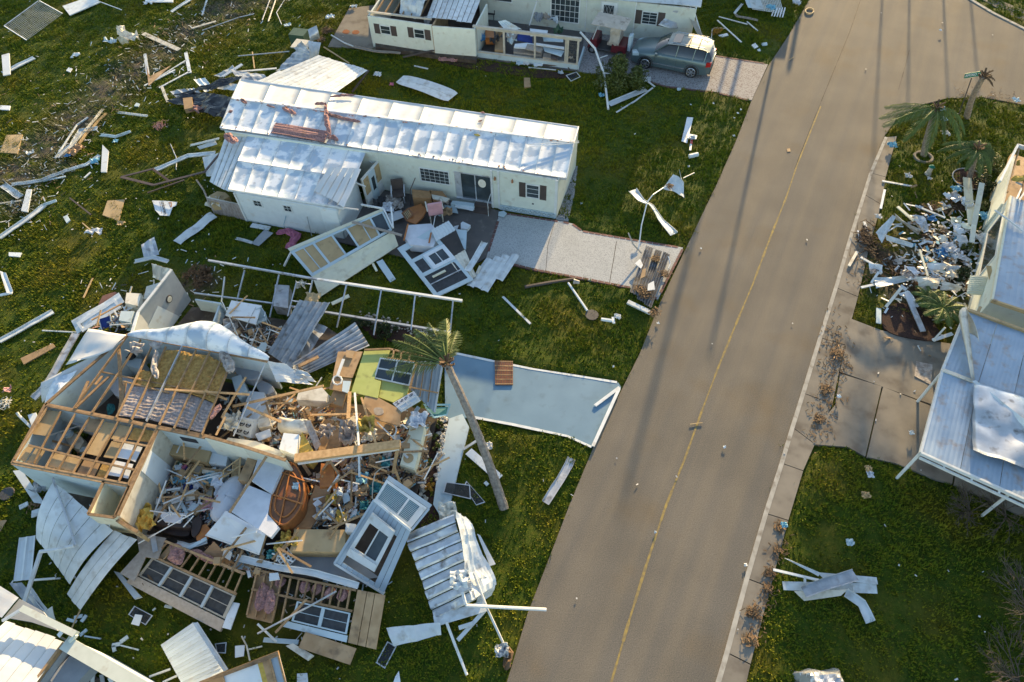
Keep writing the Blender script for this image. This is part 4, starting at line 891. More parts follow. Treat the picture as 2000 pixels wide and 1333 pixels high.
# rolled back roofing along the back wall
def roll(u,v):
    a=P(lrp((249,657,2.5),(525,705,2.5),u));w_=math.sin(math.pi*min(1,u*1.0)) ** .8;k=.14+.86*w_*(1-.25*math.sin(u*9));an=v*2.6
    return a+ND*(k*.55*(1-math.cos(an)))+Z*(k*.55*math.sin(an)+.03*noise.noise(a*2+Vector((v*3,0,0))))
rfz=bpy.data.objects.new('peeled_roof',None);C.objects.link(rfz);rfz.parent=h2;WL[rfz.name]=WL[h2.name]
for i in range(7):
    b=B();b.grid(lambda u,v:roll((i+u*.985)/7,v),5,12,.015);O('roof_panel',b,'coat',rfz,smooth=True)
rsheet('torn_roofing',[(523,706,2.5),(540,745,2.1),(612,752,1.6),(560,712,2.2)],'coat_plain',n=3,amp=.03,crump=.3,parent=h2,kind='seam')
rsheet('torn_roofing',[(545,712,2.3),(556,736,2.0),(618,747,1.5),(600,728,1.8)],'white_metal',n=2,amp=.04,crump=.4,parent=h2,kind='seam')
rsheet('draped_roofing',[(174,643,2.55),(247,655,2.6),(222,684,2.6),(129,714,2.4)],'coat_plain',n=1,parent=h2,dense=6,kind='seam',crump=.12,cs=.8,smooth=True)
rsheet('draped_roofing',[(83,746,2.2),(238,666,2.6),(243,664,2.6),(84,786,1.6)],'coat_plain',n=1,amp=0,parent=h2,dense=6,crump=.25,cs=.8,nv=8,smooth=True)
rsheet('torn_roofing',[(84,786,1.9),(90,745,2.2),(150,722,2.4),(110,775,2.2)],'coat',n=1,amp=0,parent=h2,dense=5,crump=.15)
gutter('bent_roof_edge',[(150,652,1.0),(120,705,.9),(90,755,.8),(66,780,.7)],.35,'alu','long bent metal edge strip leaning left of the draped roofing')
gutter('bent_roof_edge',[(68,776,.6),(80,766,.6),(92,762,.5)],.3,'white_metal','short crumpled metal piece at the left corner of the wrecked house')
# front wall siding
wf_=Wall((25,906,zt),(200,941,zt));b=B();wf_.siding(b,0,zt-.05,pitch=.2);O('siding',b,'white_siding',h2)
# ---- grey porch wall with a clock
gw=T('porch_wall','grey standing porch wall with a round clock and a white board','wall',p(360,640))
def stand(par,a,c,z1,m,nm,z0=.05,th=.08):
    a=P((*a,z1));c=P((*c,z1));a.z=c.z=0;d=(c-a).normalized();s=d.cross(Z)*th/2;b=B();b.hexa([a-s+Z*z0,c-s+Z*z0,c+s+Z*z0,a+s+Z*z0],[a-s+Z*z1,c-s+Z*z1,c+s+Z*z1,a+s+Z*z1]);return O(nm,b,MT[m],par)
stand(gw,(335,527),(270,610),2.3,'grey_wall','wall_panel');stand(gw,(270,610),(257,652),2.3,'grey_wall','wall_panel')
a,c=P((335,527,2.32)),P((270,610,2.32));b=B();b.bar(a,c,.12,.05);O('top_rail',b,'white_trim',gw)
b=B();b.bar(c,P((257,652,2.32)),.12,.05);O('top_rail',b,'white_trim',gw)
wq=Wall((270,610,2.3),(335,527,2.3));
u,z=wq.hit(328,584);b=B();q=[wq.pt(u+.2*math.cos(t),z+.2*math.sin(t),.05) for t in np.linspace(0,6.283,17)[:-1]];b.add(q+[k+wq.n*.04 for k in q],[tuple(range(16,32))]+[(i,(i+1) % 16,16+(i+1) % 16,16+i) for i in range(16)]);ck=O('clock',b,'charcoal',gw)
b=B();q=[wq.pt(u+.15*math.cos(t),z+.15*math.sin(t),.092) for t in np.linspace(0,6.283,17)[:-1]];b.add(q+[k+wq.n*.01 for k in q],[tuple(range(16,32))]+[(i,(i+1) % 16,16+(i+1) % 16,16+i) for i in range(16)]);O('clock_face',b,'offwhite',ck)
u0,z1=wq.hit(306,596);b=B();q=[]
for x,y in ((306,597),(362,638),(330,660),(285,640)):u,z=wq.hit(x,y);q.append(wq.pt(u,max(z,.05),.055))
b.add(q+[k+wq.n*.02 for k in q],[(3,2,1,0),(4,5,6,7),(0,1,5,4),(1,2,6,5),(2,3,7,6),(3,0,4,7)]);O('white_board',b,'white_panel',gw)
slab('porch_floor',[(375,600),(440,605),(640,640),(700,680),(560,735),(400,690),(300,690)],'floor_dark',z=.2,th=.2,parent=gw)
stand(gw,(381,585),(432,593),1.0,'walk_paint','low_wall',z0=.2);stand(gw,(430,592),(417,628),.9,'walk_paint','low_wall',z0=.2)
# ---- aluminium screen frame
sf=T('screen_frame','long toppled aluminium porch frame standing empty on the grass','frame',p(650,600))
def rail(a,c,w_=.07,m='alu',nm='rail',par=sf):b=B();b.bar(P(a),P(c),w_,w_);return O(nm,b,MT[m],par)
rail((407,509,1.5),(620,546,1.45),.09);rail((620,546,1.45),(903,588,1.2),.11,'white_trim');rail((380,573,.6),(540,594,.6));rail((560,598,.6),(880,650,.5),.1)
for a,c in (((478,528),(463,588)),((545,537),(527,620)),((439,541),(433,590)),((611,545),(602,590)),((677,556),(658,640)),((745,566),(730,655)),((811,576),(803,645)),((885,588),(879,652))):rail((*a,1.38),(*c,.5),.06,nm='upright')
for a,c in (((579,552),(562,618)),((608,556),(590,640)),((579,552),(608,556)),((570,588),(600,592))):rail((*a,1.2),(*c,.9),.05,nm='door_frame')
# ================================================================ corrugated stacks above the wreck
rsheet('corrugated_sheet',[(587,588,1.9),(646,592,1.9),(570,722,1.2),(524,690,1.2)],'grey_metal',n=5,amp=.09,label='upright bundle of grey ribbed sheets leaning beside the aluminium frame',cat='metal sheet',crump=.08)
rsheet('corrugated_sheet',[(694,631,1.6),(722,676,1.3),(606,730,1.1),(572,712,1.4)],'grey_metal',n=6,amp=.08,label='wide fan of grey ribbed sheets below the upright bundle',cat='metal sheet',crump=.08)
rsheet('corrugated_sheet',[(565,655,1.2),(600,625,1.4),(640,640,1.2),(575,735,.8)],'grey_metal',n=4,amp=.06,label='dark ribbed sheet wedged between the two grey bundles',cat='metal sheet',crump=.1)
plank('board',(583,716,1.5),(622,697,1.5),.16,'wood','splintered brown board resting on the fan of ribbed sheets','board')
crumpled('torn_board',(610,585,1.2),.45,'tan_board','tan torn board at the top of the ribbed bundle','board',h=.1,seed=9)
slab('white_table',[(452,587),(511,597),(499,634),(440,616)],'white_panel',z=1.0,th=.06,label='white square garden table standing on the wrecked porch',cat='table')
tb=bpy.data.objects['white_table']
for x,y in ((456,592),(506,600),(496,628),(445,613)):a=P((x,y,.94));b=B();b.tube([a,a-Z*.74],.03,6);O('leg',b,'white_panel',tb)
def chair(name,px,rot,m,label,z=0.0,s=1.0,tilt=(0,0),arms=True,slats=0,legm=None,lie=False,cat='chair',group=None):
    t=T(name,label,cat,P(px,z),group);legm=legm or m
    def add(nm,bb,mm):o=O(nm,bb,MT[mm],None);me=o.data;o.parent=t;o.location=(0,0,0);return o
    def bx(nm,mm,*boxes):
        b=B()
        for cx,cy,cz,dx,dy,dz in boxes:b.box((cx*s,cy*s,cz*s),dx*s,dy*s,dz*s)
        me=bpy.data.meshes.new(nm);me.from_pydata(b.v,[],b.f);me.materials.append(MT[mm]);o=bpy.data.objects.new(nm,me);C.objects.link(o);o.parent=t;bv=o.modifiers.new('bevel','BEVEL');bv.width=.012*s;bv.segments=2;return o
    bx('seat',m,(0,0,.40,.5,.5,.07))
    if slats:
        for k in range(slats):bx('slat',m,(-.22+.44*k/(slats-1),-.25,.47,.05,.04,.42))
        bx('backrest',m,(0,-.25,.87,.52,.05,.07))
    else:bx('backrest',m,(0,-.25,.46,.5,.08,.5))
    for x in (-1,1):
        for y in (-1,1):bx('leg',legm,(x*.21,y*.21,0,.04,.04,.41))
    if arms:
        for x in (-1,1):bx('armrest',legm,(x*.27,0,.62,.05,.5,.04),(x*.27,.22,.4,.04,.04,.22))
    t.rotation_euler=(R(tilt[0]),R(tilt[1]),R(rot));return t
chair('garden_chair',(520,640),200,'walk_paint','pale blue plastic chair tipped beside the white garden table',z=.25,tilt=(25,10))
chair('garden_chair',(432,640),60,'white_panel','white plastic chair on its side left of the garden table',z=.5,tilt=(80,15))
pole('thin_pole',[(480,640,.9),(500,600,1.4)],.025,'alu','thin metal pole leaning across the white garden table','pole')
for i,(a,c) in enumerate((((434,590,1.6),(470,668,.7)),((450,604,1.0),(478,645,.5)),((505,640,1.1),(490,678,.7)),((528,645,.9),(515,690,.6)),((470,655,.8),(560,690,.6)))):
    pole('tent_pole',[a,c],.022,'white_trim',['long thin pole leaning from the low porch wall','short pole between the table and the porch wall','thin pole just right of the garden table','thin pole right of the tipped blue chair','pole lying along the back edge of the porch'][i],'pole')
slab('grey_cabinet',[(537,556),(565,558),(562,602),(534,598)],'grey_metal',z=1.0,th=.6,label='grey metal cabinet lying behind the aluminium frame',cat='cabinet')
crumpled('cushion',(588,560,.9),.28,'offwhite','cream cushion hanging on the aluminium frame','cushion',h=.3,seed=3)
crumpled('plastic_bag',(452,640,.5),.5,'film','clear plastic sheeting under the garden table','plastic',h=.3,seed=12)
# back left corner of the wreck
rsheet('siding_strip',[(140,628,.3),(232,572,.6),(243,590,.6),(150,652,.3)],'white_metal',n=0,label='long white folded siding strip behind the wrecked house',cat='siding',crump=.08,dense=1)
wt=T('window_frame','fallen white window frame lying open behind the wrecked house','window frame',p(200,610));q=Q([(150,632,.35),(225,585,.55),(238,602,.5),(162,650,.3)]);b=B();q.holed(b,[(.06,.94,.25,.75)],0,.05);O('frame',b,'white_trim',wt)
slab('broken_cabinet',[(247,572),(276,574),(270,598),(244,592)],'offwhite',z=1.0,th=.7,label='broken cream cabinet on the grass beside the grey porch wall',cat='cabinet')
slab('white_box',[(236,608),(262,608),(255,630),(232,626)],'walk_paint',z=1.0,th=.8,label='pale blue storage box left of the grey porch wall',cat='box')
slab('broken_cabinet',[(286,560),(312,552),(300,580),(280,585)],'offwhite',z=.8,th=.5,label='cream cabinet side showing behind the top of the porch wall',cat='cabinet')
dc=T('deck_chair','folding deck chair with a dark blue seat behind the wrecked house','deck chair',p(206,640));q=Q([(193,624,.9),(216,617,.9),(219,636,.6),(199,645,.6)]);b=B();q.plate(b,.06,.94,0,1,0,.03);O('seat',b,'blue_cloth',dc)
for v in (.02,.98):b=B();q.vbar(b,v,.04,-.02,.06,-.1,1.1);O('frame_bar',b,'white_trim',dc)
pole('bicycle_tyre',[(225+11*math.cos(a),642+10*math.sin(a),.5) for a in np.linspace(0,6.283,17)],.03,'charcoal','small dark wheel beside the blue deck chair','wheel')
crumpled('tool_heap',(228,632,.5),.35,'blue_grey_siding','grey-blue jumble of tools next to the blue deck chair','tools',h=.35,seed=21)
crumpled('tool_heap',(246,640,.5),.28,'charcoal','dark tangled hose at the foot of the storage box','hose',h=.25,seed=22)
plank('board',(273,575,.9),(268,600,.9),.12,'furniture','red-brown board standing beside the cream cabinet','board')
plank('board',(257,560,1.0),(246,600,.7),.06,'offwhite','cream pole leaning over the broken cabinet','pole')
rsheet('metal_flashing',[(277,480,.9),(302,464,.9),(311,498,.5),(282,505,.5)],'alu',n=2,amp=.05,label='bent aluminium sheet with leaves stuck in it above the porch wall',cat='metal sheet',crump=.2)
gutter('white_gutter',[(263,512,.4),(300,504,.6),(328,512,.6)],.22,'white_metal','short white gutter just above the top of the porch wall')
rsheet('louvre_sheet',[(298,515,1.2),(333,526,1.8),(320,552,.9),(300,542,.5)],'alu',n=3,amp=.05,label='aluminium louvre panel fixed behind the top of the porch wall',cat='panel',crump=.1)
pole('white_rod',[(270,536,.1),(290,530,.1)],.02,'white_trim','short thin white rod on the grass above the porch wall','rod')
slab('roof_tile_sheet',[(200,578),(225,570),(232,575),(190,600)],'brick',z=.12,label='reddish shingle scrap on the grass beside the window frame',cat='shingle')
# ================================================================ wreck, right half
def box(name,pts,m,z,th,label,cat,**k):return slab(name,pts,m,z=z,th=th,label=label,cat=cat,**k)
box('dresser',[(331,868),(412,880),(404,904),(325,886)],'tan_board',1.1,.55,'long tan dresser lying below the vent in the beige wall','dresser')
box('dresser',[(575,1034),(675,1035),(674,1079),(566,1077)],'tan_board',1.0,.6,'large tan dresser lying flat in front of the curved wood sheet','dresser')
box('white_box',[(414,884),(445,888),(441,911),(408,905)],'white_panel',.95,.6,'white box beside the right end of the long tan dresser','box')
for pts,lab in (([(345,900),(374,910),(365,927),(337,917)],'open drawer with coloured packets near the white wall board'),([(381,904),(398,909),(389,927),(370,921)],'empty open drawer between the coloured packets and the white box'),([(402,946),(417,948),(414,972),(398,968)],'small narrow open drawer in the middle of the debris room')):
    d_=T('drawer',lab,'drawer',P(pts[0],.7));q=Q(pts,.85);b=B();q.plate(b,0,1,0,1,-.16,-.13);O('drawer_base',b,'beige_trim',d_)
    for a in ((0,.06,0,1),(.94,1,0,1),(.06,.94,0,.1),(.06,.94,.9,1)):b=B();q.plate(b,*a,-.13,.03);O('drawer_side',b,'tan_board',d_)
for c,m,r,lab in (((352,906,.85),'green_mid',.1,'green packet in the open drawer'),((350,914,.85),'white_panel',.16,'white packet in the open drawer'),((360,914,.85),'pink_cloth',.12,'pink packet in the open drawer'),((366,917,.85),'blue_cloth',.1,'dark blue packet in the open drawer'),((354,939,.6),'lblue',.26,'light blue plastic bag on the debris room floor'),((411,937,.7),'lblue',.28,'bright blue bag beside the crib frame'),((392,948,.7),'mattress',.26,'pale blue folded cloth in the middle of the debris'),((372,951,.6),'blue_cloth',.24,'navy cloth under the pale blue folded cloth'),((383,957,.6),'lime',.16,'lime green cloth in the middle of the debris room'),((376,940,.7),'white_panel',.24,'grey-white bag next to the narrow drawer'),((428,940,.9),'mattress',.3,'white bedding bulging beside the crib frame'),((432,962,.8),'mattress',.26,'white bedding below the crib frame')):crumpled('bag',c,r,m,lab,'bag',h=r*.9,seed=int(c[0]),n=7)
box('shelf_board',[(395,915),(433,917),(433,926),(394,924)],'offwhite',.8,.15,'cream shelf board with a handle under the white box','shelf')
box('shelf_board',[(372,924),(404,938),(398,944),(366,932)],'offwhite',.75,.12,'cream shelf board lying right of the light blue bag','shelf')
box('cardboard_sheet',[(347,950),(362,948),(377,975),(362,982)],'beige_fabric',.7,.08,'grey cardboard sheet in the middle of the debris room','cardboard')
box('white_board',[(361,980),(376,978),(382,996),(366,1000)],'mattress',.7,.06,'pale board at the foot of the grey cardboard','board')
box('shutter',[(322,984),(343,976),(358,992),(340,1000)],'offwhite',.8,.05,'cream slatted shutter lying above the black sofa','shutter')
box('tan_board',[(374,1001),(401,975),(408,981),(381,1007)],'cardboard',.9,.14,'tan board standing on edge beside the floral bag','board')
crumpled('floral_bag',(414,987,.9),.32,'pink_vinyl','dark pink floral bag left of the round white bedding','bag',h=.3,seed=14)
b=B();c=P((445,973,1.0));b.grid(lambda u,v:c+ED*(.55*(v*.98+.02)*math.cos(u*6.283))+ND*(1.0*(v*.98+.02)*math.sin(u*6.283))+Z*(.25*(1-v*v)+.04*noise.noise(Vector((u*9,v*4,3)))),20,5,.02);O('beanbag',b,'mattress',None,'large round white bedding pile between crib and mattress','bedding',smooth=True)
plank('board',(342,960,.8),(366,1005,.8),.12,'walk_paint','pale strip along the left of the grey cardboard','board');plank('board',(316,962,.6),(314,992,.6),.16,'walk_paint','short pale plank at the foot of the white wall board','board')
plank('board',(394,965,.8),(386,990,.8),.08,'white_trim','short white strip under the narrow drawer','board')
# white board on the inner wall
wi_=Wall((230,1008,zt),(309,837,zt));b=B();q=[]
for x,y in ((290,880),(334,916),(314,958),(272,920)):u,z=wi_.hit(x,y);q.append(wi_.pt(u,z,.09))
b.add(q+[k+wi_.n*.02 for k in q],[(3,2,1,0),(4,5,6,7),(0,1,5,4),(1,2,6,5),(2,3,7,6),(3,0,4,7)]);O('wall_board',b,'white_panel',h2)
wv=Wall((308,835,zt),(400,852,zt));u,z=wv.hit(371,857);b=B()
for k in range(7):wv.rect(b,u-.35,u+.35,z-.15+k*.045,z-.13+k*.045,.055,.08)
O('vent',b,'charcoal',h2,kind='stuff')
# crib
cr=T('crib','tan slatted crib frame tipped beside the brown chest','crib',P((450,930),.6));q=Q([(436,918,1.2),(472,891,1.3),(469,930,1.0),(431,957,.8)]);b=B();q.holed(b,[(.08,.92,.08,.92)],0,.05);O('frame',b,'tan_board',cr)
for k in range(6):b=B();q.vbar(b,.55+k*.07,.03,0,.03,.08,.92);O('slat',b,'tan_board',cr)
b=B();q.ubar(b,.45,.05,0,.04);O('crossbar',b,'tan_board',cr)
q=Q([(440,880,1.3),(478,887,1.3),(476,897,1.1),(445,889,1.1)])
for k in range(11):b=B();q.vbar(b,.05+k*.09,.035,0,.03);O('slat',b,'tan_board',cr)
box('chest',[(489,882),(507,887),(484,942),(464,937)],'ply',1.5,.7,'brown chest standing between the crib and the white mattress','chest')
plank('board',(523,888,2.3),(448,1002,1.7),.09,'wood','long roof batten lying over the two mattresses','board')
box('mattress',[(508,884),(556,906),(530,964),(490,938)],'mattress',1.7,.2,'upper pale mattress propped against the beige wall','mattress')
box('mattress',[(480,946),(530,966),(523,1005),(545,1030),(529,1050),(452,1000)],'mattress',1.55,.18,'lower pale mattress sloping down towards the white panel','mattress')
wp=T('wall_section','white wall panel with a raw wood edge lying below the mattresses','wall panel',p(460,1060));q=Q([(437,1005,1.4),(519,1047,1.3),(507,1084,.9),(402,1046,1.0)]);b=B();q.plate(b,0,1,0,.93,.02,.05);O('wall_panel',b,'white_panel',wp);b=B();q.plate(b,0,1,.93,1,-.05,.06);O('trim_board',b,'white_trim',wp);b=B();q.plate(b,0,1,0,1,-.12,.0);O('backing',b,'ply',wp);b=B();q.plate(b,0,1,-.18,-.01,.02,.09);O('trim_board',b,'mattress',wp)
# china cabinet
cc=T('china_cabinet','upturned red-brown cabinet with curved ends and raised mouldings','cabinet',P((560,965),.5))
ol=chaikin([P(k,1.5) for k in ((559,901),(580,906),(597,946),(592,985),(578,1010),(556,1030),(541,1024),(524,1007),(532,964),(548,921))],2)
b=B();b.poly(ol,.9);O('carcase',b,'furniture',cc)
for k,s in enumerate((.97,.72)):
    ce=sum(ol,Vector())/len(ol);b=B();q=[ce+(v-ce)*s+Z*.03 for v in ol];b.tube(q+[q[0]],.035,5);O('moulding',b,'orange_wood',cc)
for a,c in (((532,966),(592,985)),((548,922),(595,940)),((570,904),(545,1026))):b=B();b.tube([P((*a,1.55)),P((*c,1.55))],.03,5);O('moulding',b,'orange_wood',cc)
slab('dark_recess',[(572,940),(590,945),(585,962),(570,955)],'charcoal',z=1.53,th=.03,parent=cc)  # flat dark patch on the solid carcase paints the shade of a recess
crumpled('crockery',(578,950,1.6),.15,'walk_paint','pale crockery pieces on the dark recess patch of the cabinet','crockery',h=.1,seed=31,n=6)
rsheet('wood_sheet',[(616,948,1.2),(647,957,1.1),(606,1033,.9),(571,1035,.9)],'beech',n=0,label='curved light wood sheet between the red-brown cabinet and the window debris',cat='board',arch=-.25,nv=10,dense=1,th=.04)
# sofa
so_=T('sofa','black sofa half buried at the front of the debris room','sofa',P((340,1030),.3))
def sbox(nm,pts,z,th,m,par):b=B();b.poly(chaikin([P(k,z) for k in pts],2),th);o=O(nm,b,MT[m],par);bv=o.modifiers.new('bevel','BEVEL');bv.width=.06;bv.segments=2;bv.limit_method='ANGLE';return o
sbox('seat',[(296,1022),(372,1032),(368,1052),(300,1036)],.75,.4,'sofa',so_);sbox('backrest',[(292,1012),(372,1022),(374,1034),(294,1024)],1.1,.7,'sofa',so_);sbox('armrest',[(374,1010),(396,1010),(390,1040),(372,1054)],1.0,.6,'sofa',so_)
crumpled('yellow_cloth',(285,1015,1.2),.4,'yellow_foam','torn mustard cloth at the left end of the black sofa','cloth',h=.3,seed=40,aspect=1.6,rot=.5)
for i,(a,c) in enumerate((((293,998,1.4),(364,1008,1.3)),((330,990,1.5),(334,1010,1.3)),((308,1020,1.4),(336,1000,1.4)),((270,1062,1.2),(378,1002,1.6)),((358,1030,1.2),(378,1008,1.3)))):
    pole('fan_rod',[a,c],.025,'white_trim',['long white rod over the sofa back','short upright white rod over the sofa','slanted white rod over the left of the sofa','longest white rod crossing from the wall to the sofa arm','short white rod at the sofa arm'][i],'rod')
box('white_cloth',[(310,1005),(330,1000),(358,1004),(352,1022),(322,1020)],'mattress',1.15,.1,'pale folded sheet draped on the back of the black sofa','cloth')
box('orange_table',[(382,1030),(402,1024),(416,1040),(402,1056),(384,1056)],'orange_wood',.9,.06,'orange wood table end right of the sofa arm','table')
gutter('white_gutter',[(345,1062,.8),(370,1068,.8),(405,1058,.8)],.16,'white_trim','bent white strip in front of the black sofa')
plank('board',(362,1075,.8),(404,1052,.9),.14,'walk_paint','pale blue board end resting on the bent white strip','board')
# right upper part: kitchen
stv=T('stove','white gas stove tipped towards the sky with four black burners','stove',P((475,845),.8));q=Q([(468,818,1.5),(497,824,1.5),(489,856,1.2),(455,846,1.2)]);b=B();q.plate(b,0,1,0,1,-.6,0);O('body',b,'white_panel',stv)
for u in (.3,.7):
    for v in (.28,.72):
        b=B();c=q.pt(u,v,.02);b.tube([c+ED*.1*math.cos(a)+ND*.1*math.sin(a) for a in np.linspace(0,6.283,11)],.018,4);q.plate(b,u-.13,u+.13,v-.02,v+.02,0,.03);O('burner',b,'dark',stv)
b=B();q.plate(b,.02,.98,-.14,0,-.2,.12);O('control_panel',b,'white_panel',stv)
box('counter',[(487,764),(516,767),(520,798),(498,824),(470,815)],'white_panel',1.3,.8,'white kitchen counter block behind the gas stove','counter')
box('counter',[(445,855),(500,862),(560,885),(552,897),(480,872),(440,862)],'offwhite',1.6,.15,'cream worktop strip along the inside of the beige wall','worktop')
crumpled('cream_sheet',(452,828,1.6),.45,'offwhite','folded cream board standing left of the stove','board',h=.4,seed=51)
box('cupboard_flap',[(498,848),(527,838),(530,852),(505,862)],'white_panel',1.2,.05,'white cabinet door lying right of the stove','door')
box('cupboard_flap',[(500,820),(524,815),(530,832),(505,836)],'offwhite',1.2,.3,'cream drawer unit lying above the stove','drawer')
sbox2=T('armchair','grey upholstered curved chair back inside the back right room','armchair',P((480,740),.6));sbox('backrest',[(464,702),(498,706),(510,730),(494,746),(454,730)],1.5,.5,'grey_wall',sbox2);sbox('seat',[(500,738),(534,752),(536,768),(510,772),(498,752)],1.1,.5,'grey_wall',sbox2)
box('grey_cabinet',[(452,738),(470,732),(482,762),(462,772)],'walk_paint',1.6,.8,'pale grey cabinet with an open top beside the armchair','cabinet')
for i,(a,c,w_,m,lab) in enumerate((((322,761,2.7),(487,771,2.4),.08,'bright_wood','long orange batten lying over the last rafters'),((400,763,2.6),(443,781,2.3),.09,'bright_wood','short orange batten lying diagonally past the last rafter'),((455,794,2.0),(632,754,2.3),.10,'bright_wood','longest bright batten crossing above the kitchen'),((478,794,2.1),(557,828,1.7),.10,'bright_wood','bright batten sloping down over the stove'),((480,737,2.3),(433,816,2.2),.08,'bright_wood','splintered batten leaning along the last rafter'),((440,815,2.4),(422,850,2.4),.07,'bright_wood','broken rafter end beside the folded cream board'),((606,811,1.6),(703,809,1.8),.09,'bright_wood','level batten left of the tall white post'),((598,798,1.8),(612,822,1.3),.14,'bright_wood','short thick stub at the left end of the level batten'),((608,810,1.4),(655,780,1.8),.12,'wood','brown board rising towards the brown panel'))):
    plank('batten',a,c,w_,m,lab,'batten')
pole('white_rod',[(517,712,2.4),(456,852,2.0)],.03,'alu','long thin white rod standing over the gas stove','rod')
# white posts and the orange header beam
hb=T('header_beam','long orange wood beam with a white underside crossing the wreck','beam',P((680,880),1.5));b=B();b.bar(P((576,896,2.0)),P((782,868,2.2)),.34,.16);O('timber',b,'bright_wood',hb);b=B();b.bar(P((582,905,1.88)),P((779,877,2.05)),.09,.14);O('white_trim',b,'white_trim',hb)
for i,(a,c,w_,m,lab) in enumerate((((693,768,1.8),(701,870,2.3),.08,'white_trim','tall white post standing over the header beam'),((701,886,2.0),(702,932,1.5),.08,'white_trim','white post hanging below the header beam'),((683,766,2.0),(680,818,2.2),.14,'bright_wood','bright orange stud left of the tall white post'),((706,777,1.9),(734,867,2.2),.08,'bright_wood','leaning stud right of the tall white post'),((777,872,2.1),(768,925,1.4),.12,'bright_wood','vertical stud below the right end of the header beam'),((771,915,1.2),(782,945,.8),.10,'bright_wood','short stud below the right end stud'),((625,925,1.2),(644,900,1.5),.09,'wood','left leg of the triangular truss under the beam'),((644,900,1.5),(667,935,1.1),.09,'wood','right leg of the triangular truss under the beam'),((583,893,1.5),(606,928,1.0),.14,'ply','broken wall end under the left of the header beam'),((640,960,1.2),(662,928,1.6),.05,'white_trim','short white stick under the triangular truss'),((672,820,1.6),(668,858,1.4),.3,'film','upright strip of clear plastic left of the white post'))):
    plank('stud',a,c,w_,m,lab,'stud' if m != 'film' else 'plastic')
# bed-like items and panels in the kitchen area
box('white_sofa',[(583,765),(628,756),(640,770),(637,784),(579,781)],'offwhite',1.7,.5,'cream sofa block with thin legs behind the long batten','sofa')
for k,(x,y) in enumerate(((588,783),(604,785),(620,786))):plank('stick',(x-4,y-2,1.3),(x+4,y+14,.9),.04,'white_trim',['first white stick under the cream sofa block','second white stick under the cream sofa block','third white stick under the cream sofa block'][k],'stick')
rsheet('curled_board',[(546,814,1.7),(600,820,1.9),(634,850,1.5),(548,846,1.3)],'offwhite',n=0,label='curled cream sheet with a splintered hole above the yellow foam',cat='panel',arch=.2,archu=.15,dense=1,nv=8,smooth=True)
crumpled('plastic_film',(640,846,1.5),.36,'film','wrinkled white plastic right of the curled cream sheet','plastic',h=.4,seed=61)
crumpled('plastic_film',(683,850,1.5),.34,'film','clear plastic bunched at the foot of the tall white post','plastic',h=.5,seed=62,aspect=1.8)
box('white_box',[(554,846),(584,849),(577,889),(545,877)],'white_panel',2.0,.9,'bright white box in front of the yellow foam block','box')
box('foam_block',[(590,843),(614,884),(602,900),(577,890)],'yellow_foam',1.7,.8,'yellow foam block between the white box and the header beam','foam')
rsheet('plastic_sheet',[(592,820,2.2),(606,822,2.2),(627,868,1.6),(617,882,1.6)],'film',n=0,label='stiff white plastic sheet leaning on the yellow foam block',cat='plastic',crump=.15,dense=1)
crumpled('yellow_rags',(717,835,1.9),.4,'yellow_foam','tuft of yellow rags on the leaning stud','rag',h=.4,seed=71)
crumpled('white_rags',(724,852,1.6),.3,'offwhite','white rag hanging below the yellow tuft','rag',h=.3,seed=72)
box('brown_board',[(717,765),(783,801),(781,832),(736,820),(707,788)],'ply',1.6,.06,'large brown table top propped below the lime wall','table top')
box('brown_board',[(717,812),(753,811),(764,834),(740,860),(705,846)],'ply',1.3,.08,'rounded brown table top below the larger one','table top')
b=B();b.poly(chaikin([P(k,1.75) for k in ((728,796),(748,796),(750,810),(732,812))],3),.06);O('oval_stool',b,'beige_fabric',None,'grey oval chair seat lying on the large brown table top','chair seat')
box('carton',[(652,762),(676,768),(668,795),(641,785)],'cardboard',1.4,.4,'brown carton below the plywood wall','carton');box('carton',[(660,782),(684,786),(680,810),(654,806)],'ply',1.2,.3,'darker carton in front of the first one','carton')
box('chest',[(627,905),(652,908),(655,950),(624,952)],'orange_wood',1.3,.7,'orange wooden chest below the triangular truss','chest')
box('board',[(630,836),(670,838),(664,872),(622,880)],'ply',1.0,.2,'dark brown table panel in the shade of the beam','board')
# plywood, lime wall, window
lw=T('lime_wall','fallen lime green wall with a white four pane window','wall',P((740,750),.6))
ql=Q([(712,684,1.9),(812,694,1.8),(800,762,1.3),(686,765,1.3)])
b=B();b.poly([P(k,1.62) for k in ((712,684),(763,683),(756,700),(742,699),(731,741),(744,745),(738,778),(686,766))],.05);O('wall_panel',b,'lime',lw)
b=B();b.poly([P(k,1.5) for k in ((746,744),(800,756),(795,770),(768,786),(740,776))],.05);O('wall_panel',b,'lime',lw)
qw=Q([(743,700,1.75),(812,709,1.75),(800,755,1.5),(731,740,1.5)]);qwindow(lw,qw,0,1,0,1,nu=2,nv=2,fw=.05,bar_=.06)
for a,c in (((712,684),(760,682)),((757,700),(812,708)),((760,682),(866,706)),((814,708),(800,760)),((770,683),(767,700)),((785,687),(782,703)),((802,692),(798,706))):b=B();b.bar(P((*a,1.72)),P((*c,1.72)),.07,.09);O('wall_stud',b,'wood',lw)
pw=T('plywood_wall','brown plywood wall piece left of the lime green wall','wall',P((670,730),.6));b=B();b.poly([P(k,1.6) for k in ((660,687),(708,687),(688,738),(650,735))],.05);O('plywood',b,'ply',pw);b=B();b.poly([P(k,1.55) for k in ((649,737),(687,740),(681,768),(643,760))],.05);O('plywood',b,'ply',pw);b=B();b.poly([P(k,1.7) for k in ((676,684),(694,686),(688,700),(675,698))],.05);O('plywood',b,'cardboard',pw)
plank('board',(671,702,1.8),(659,735,1.8),.12,'white_trim','white splinter lying on the plywood wall piece','board')
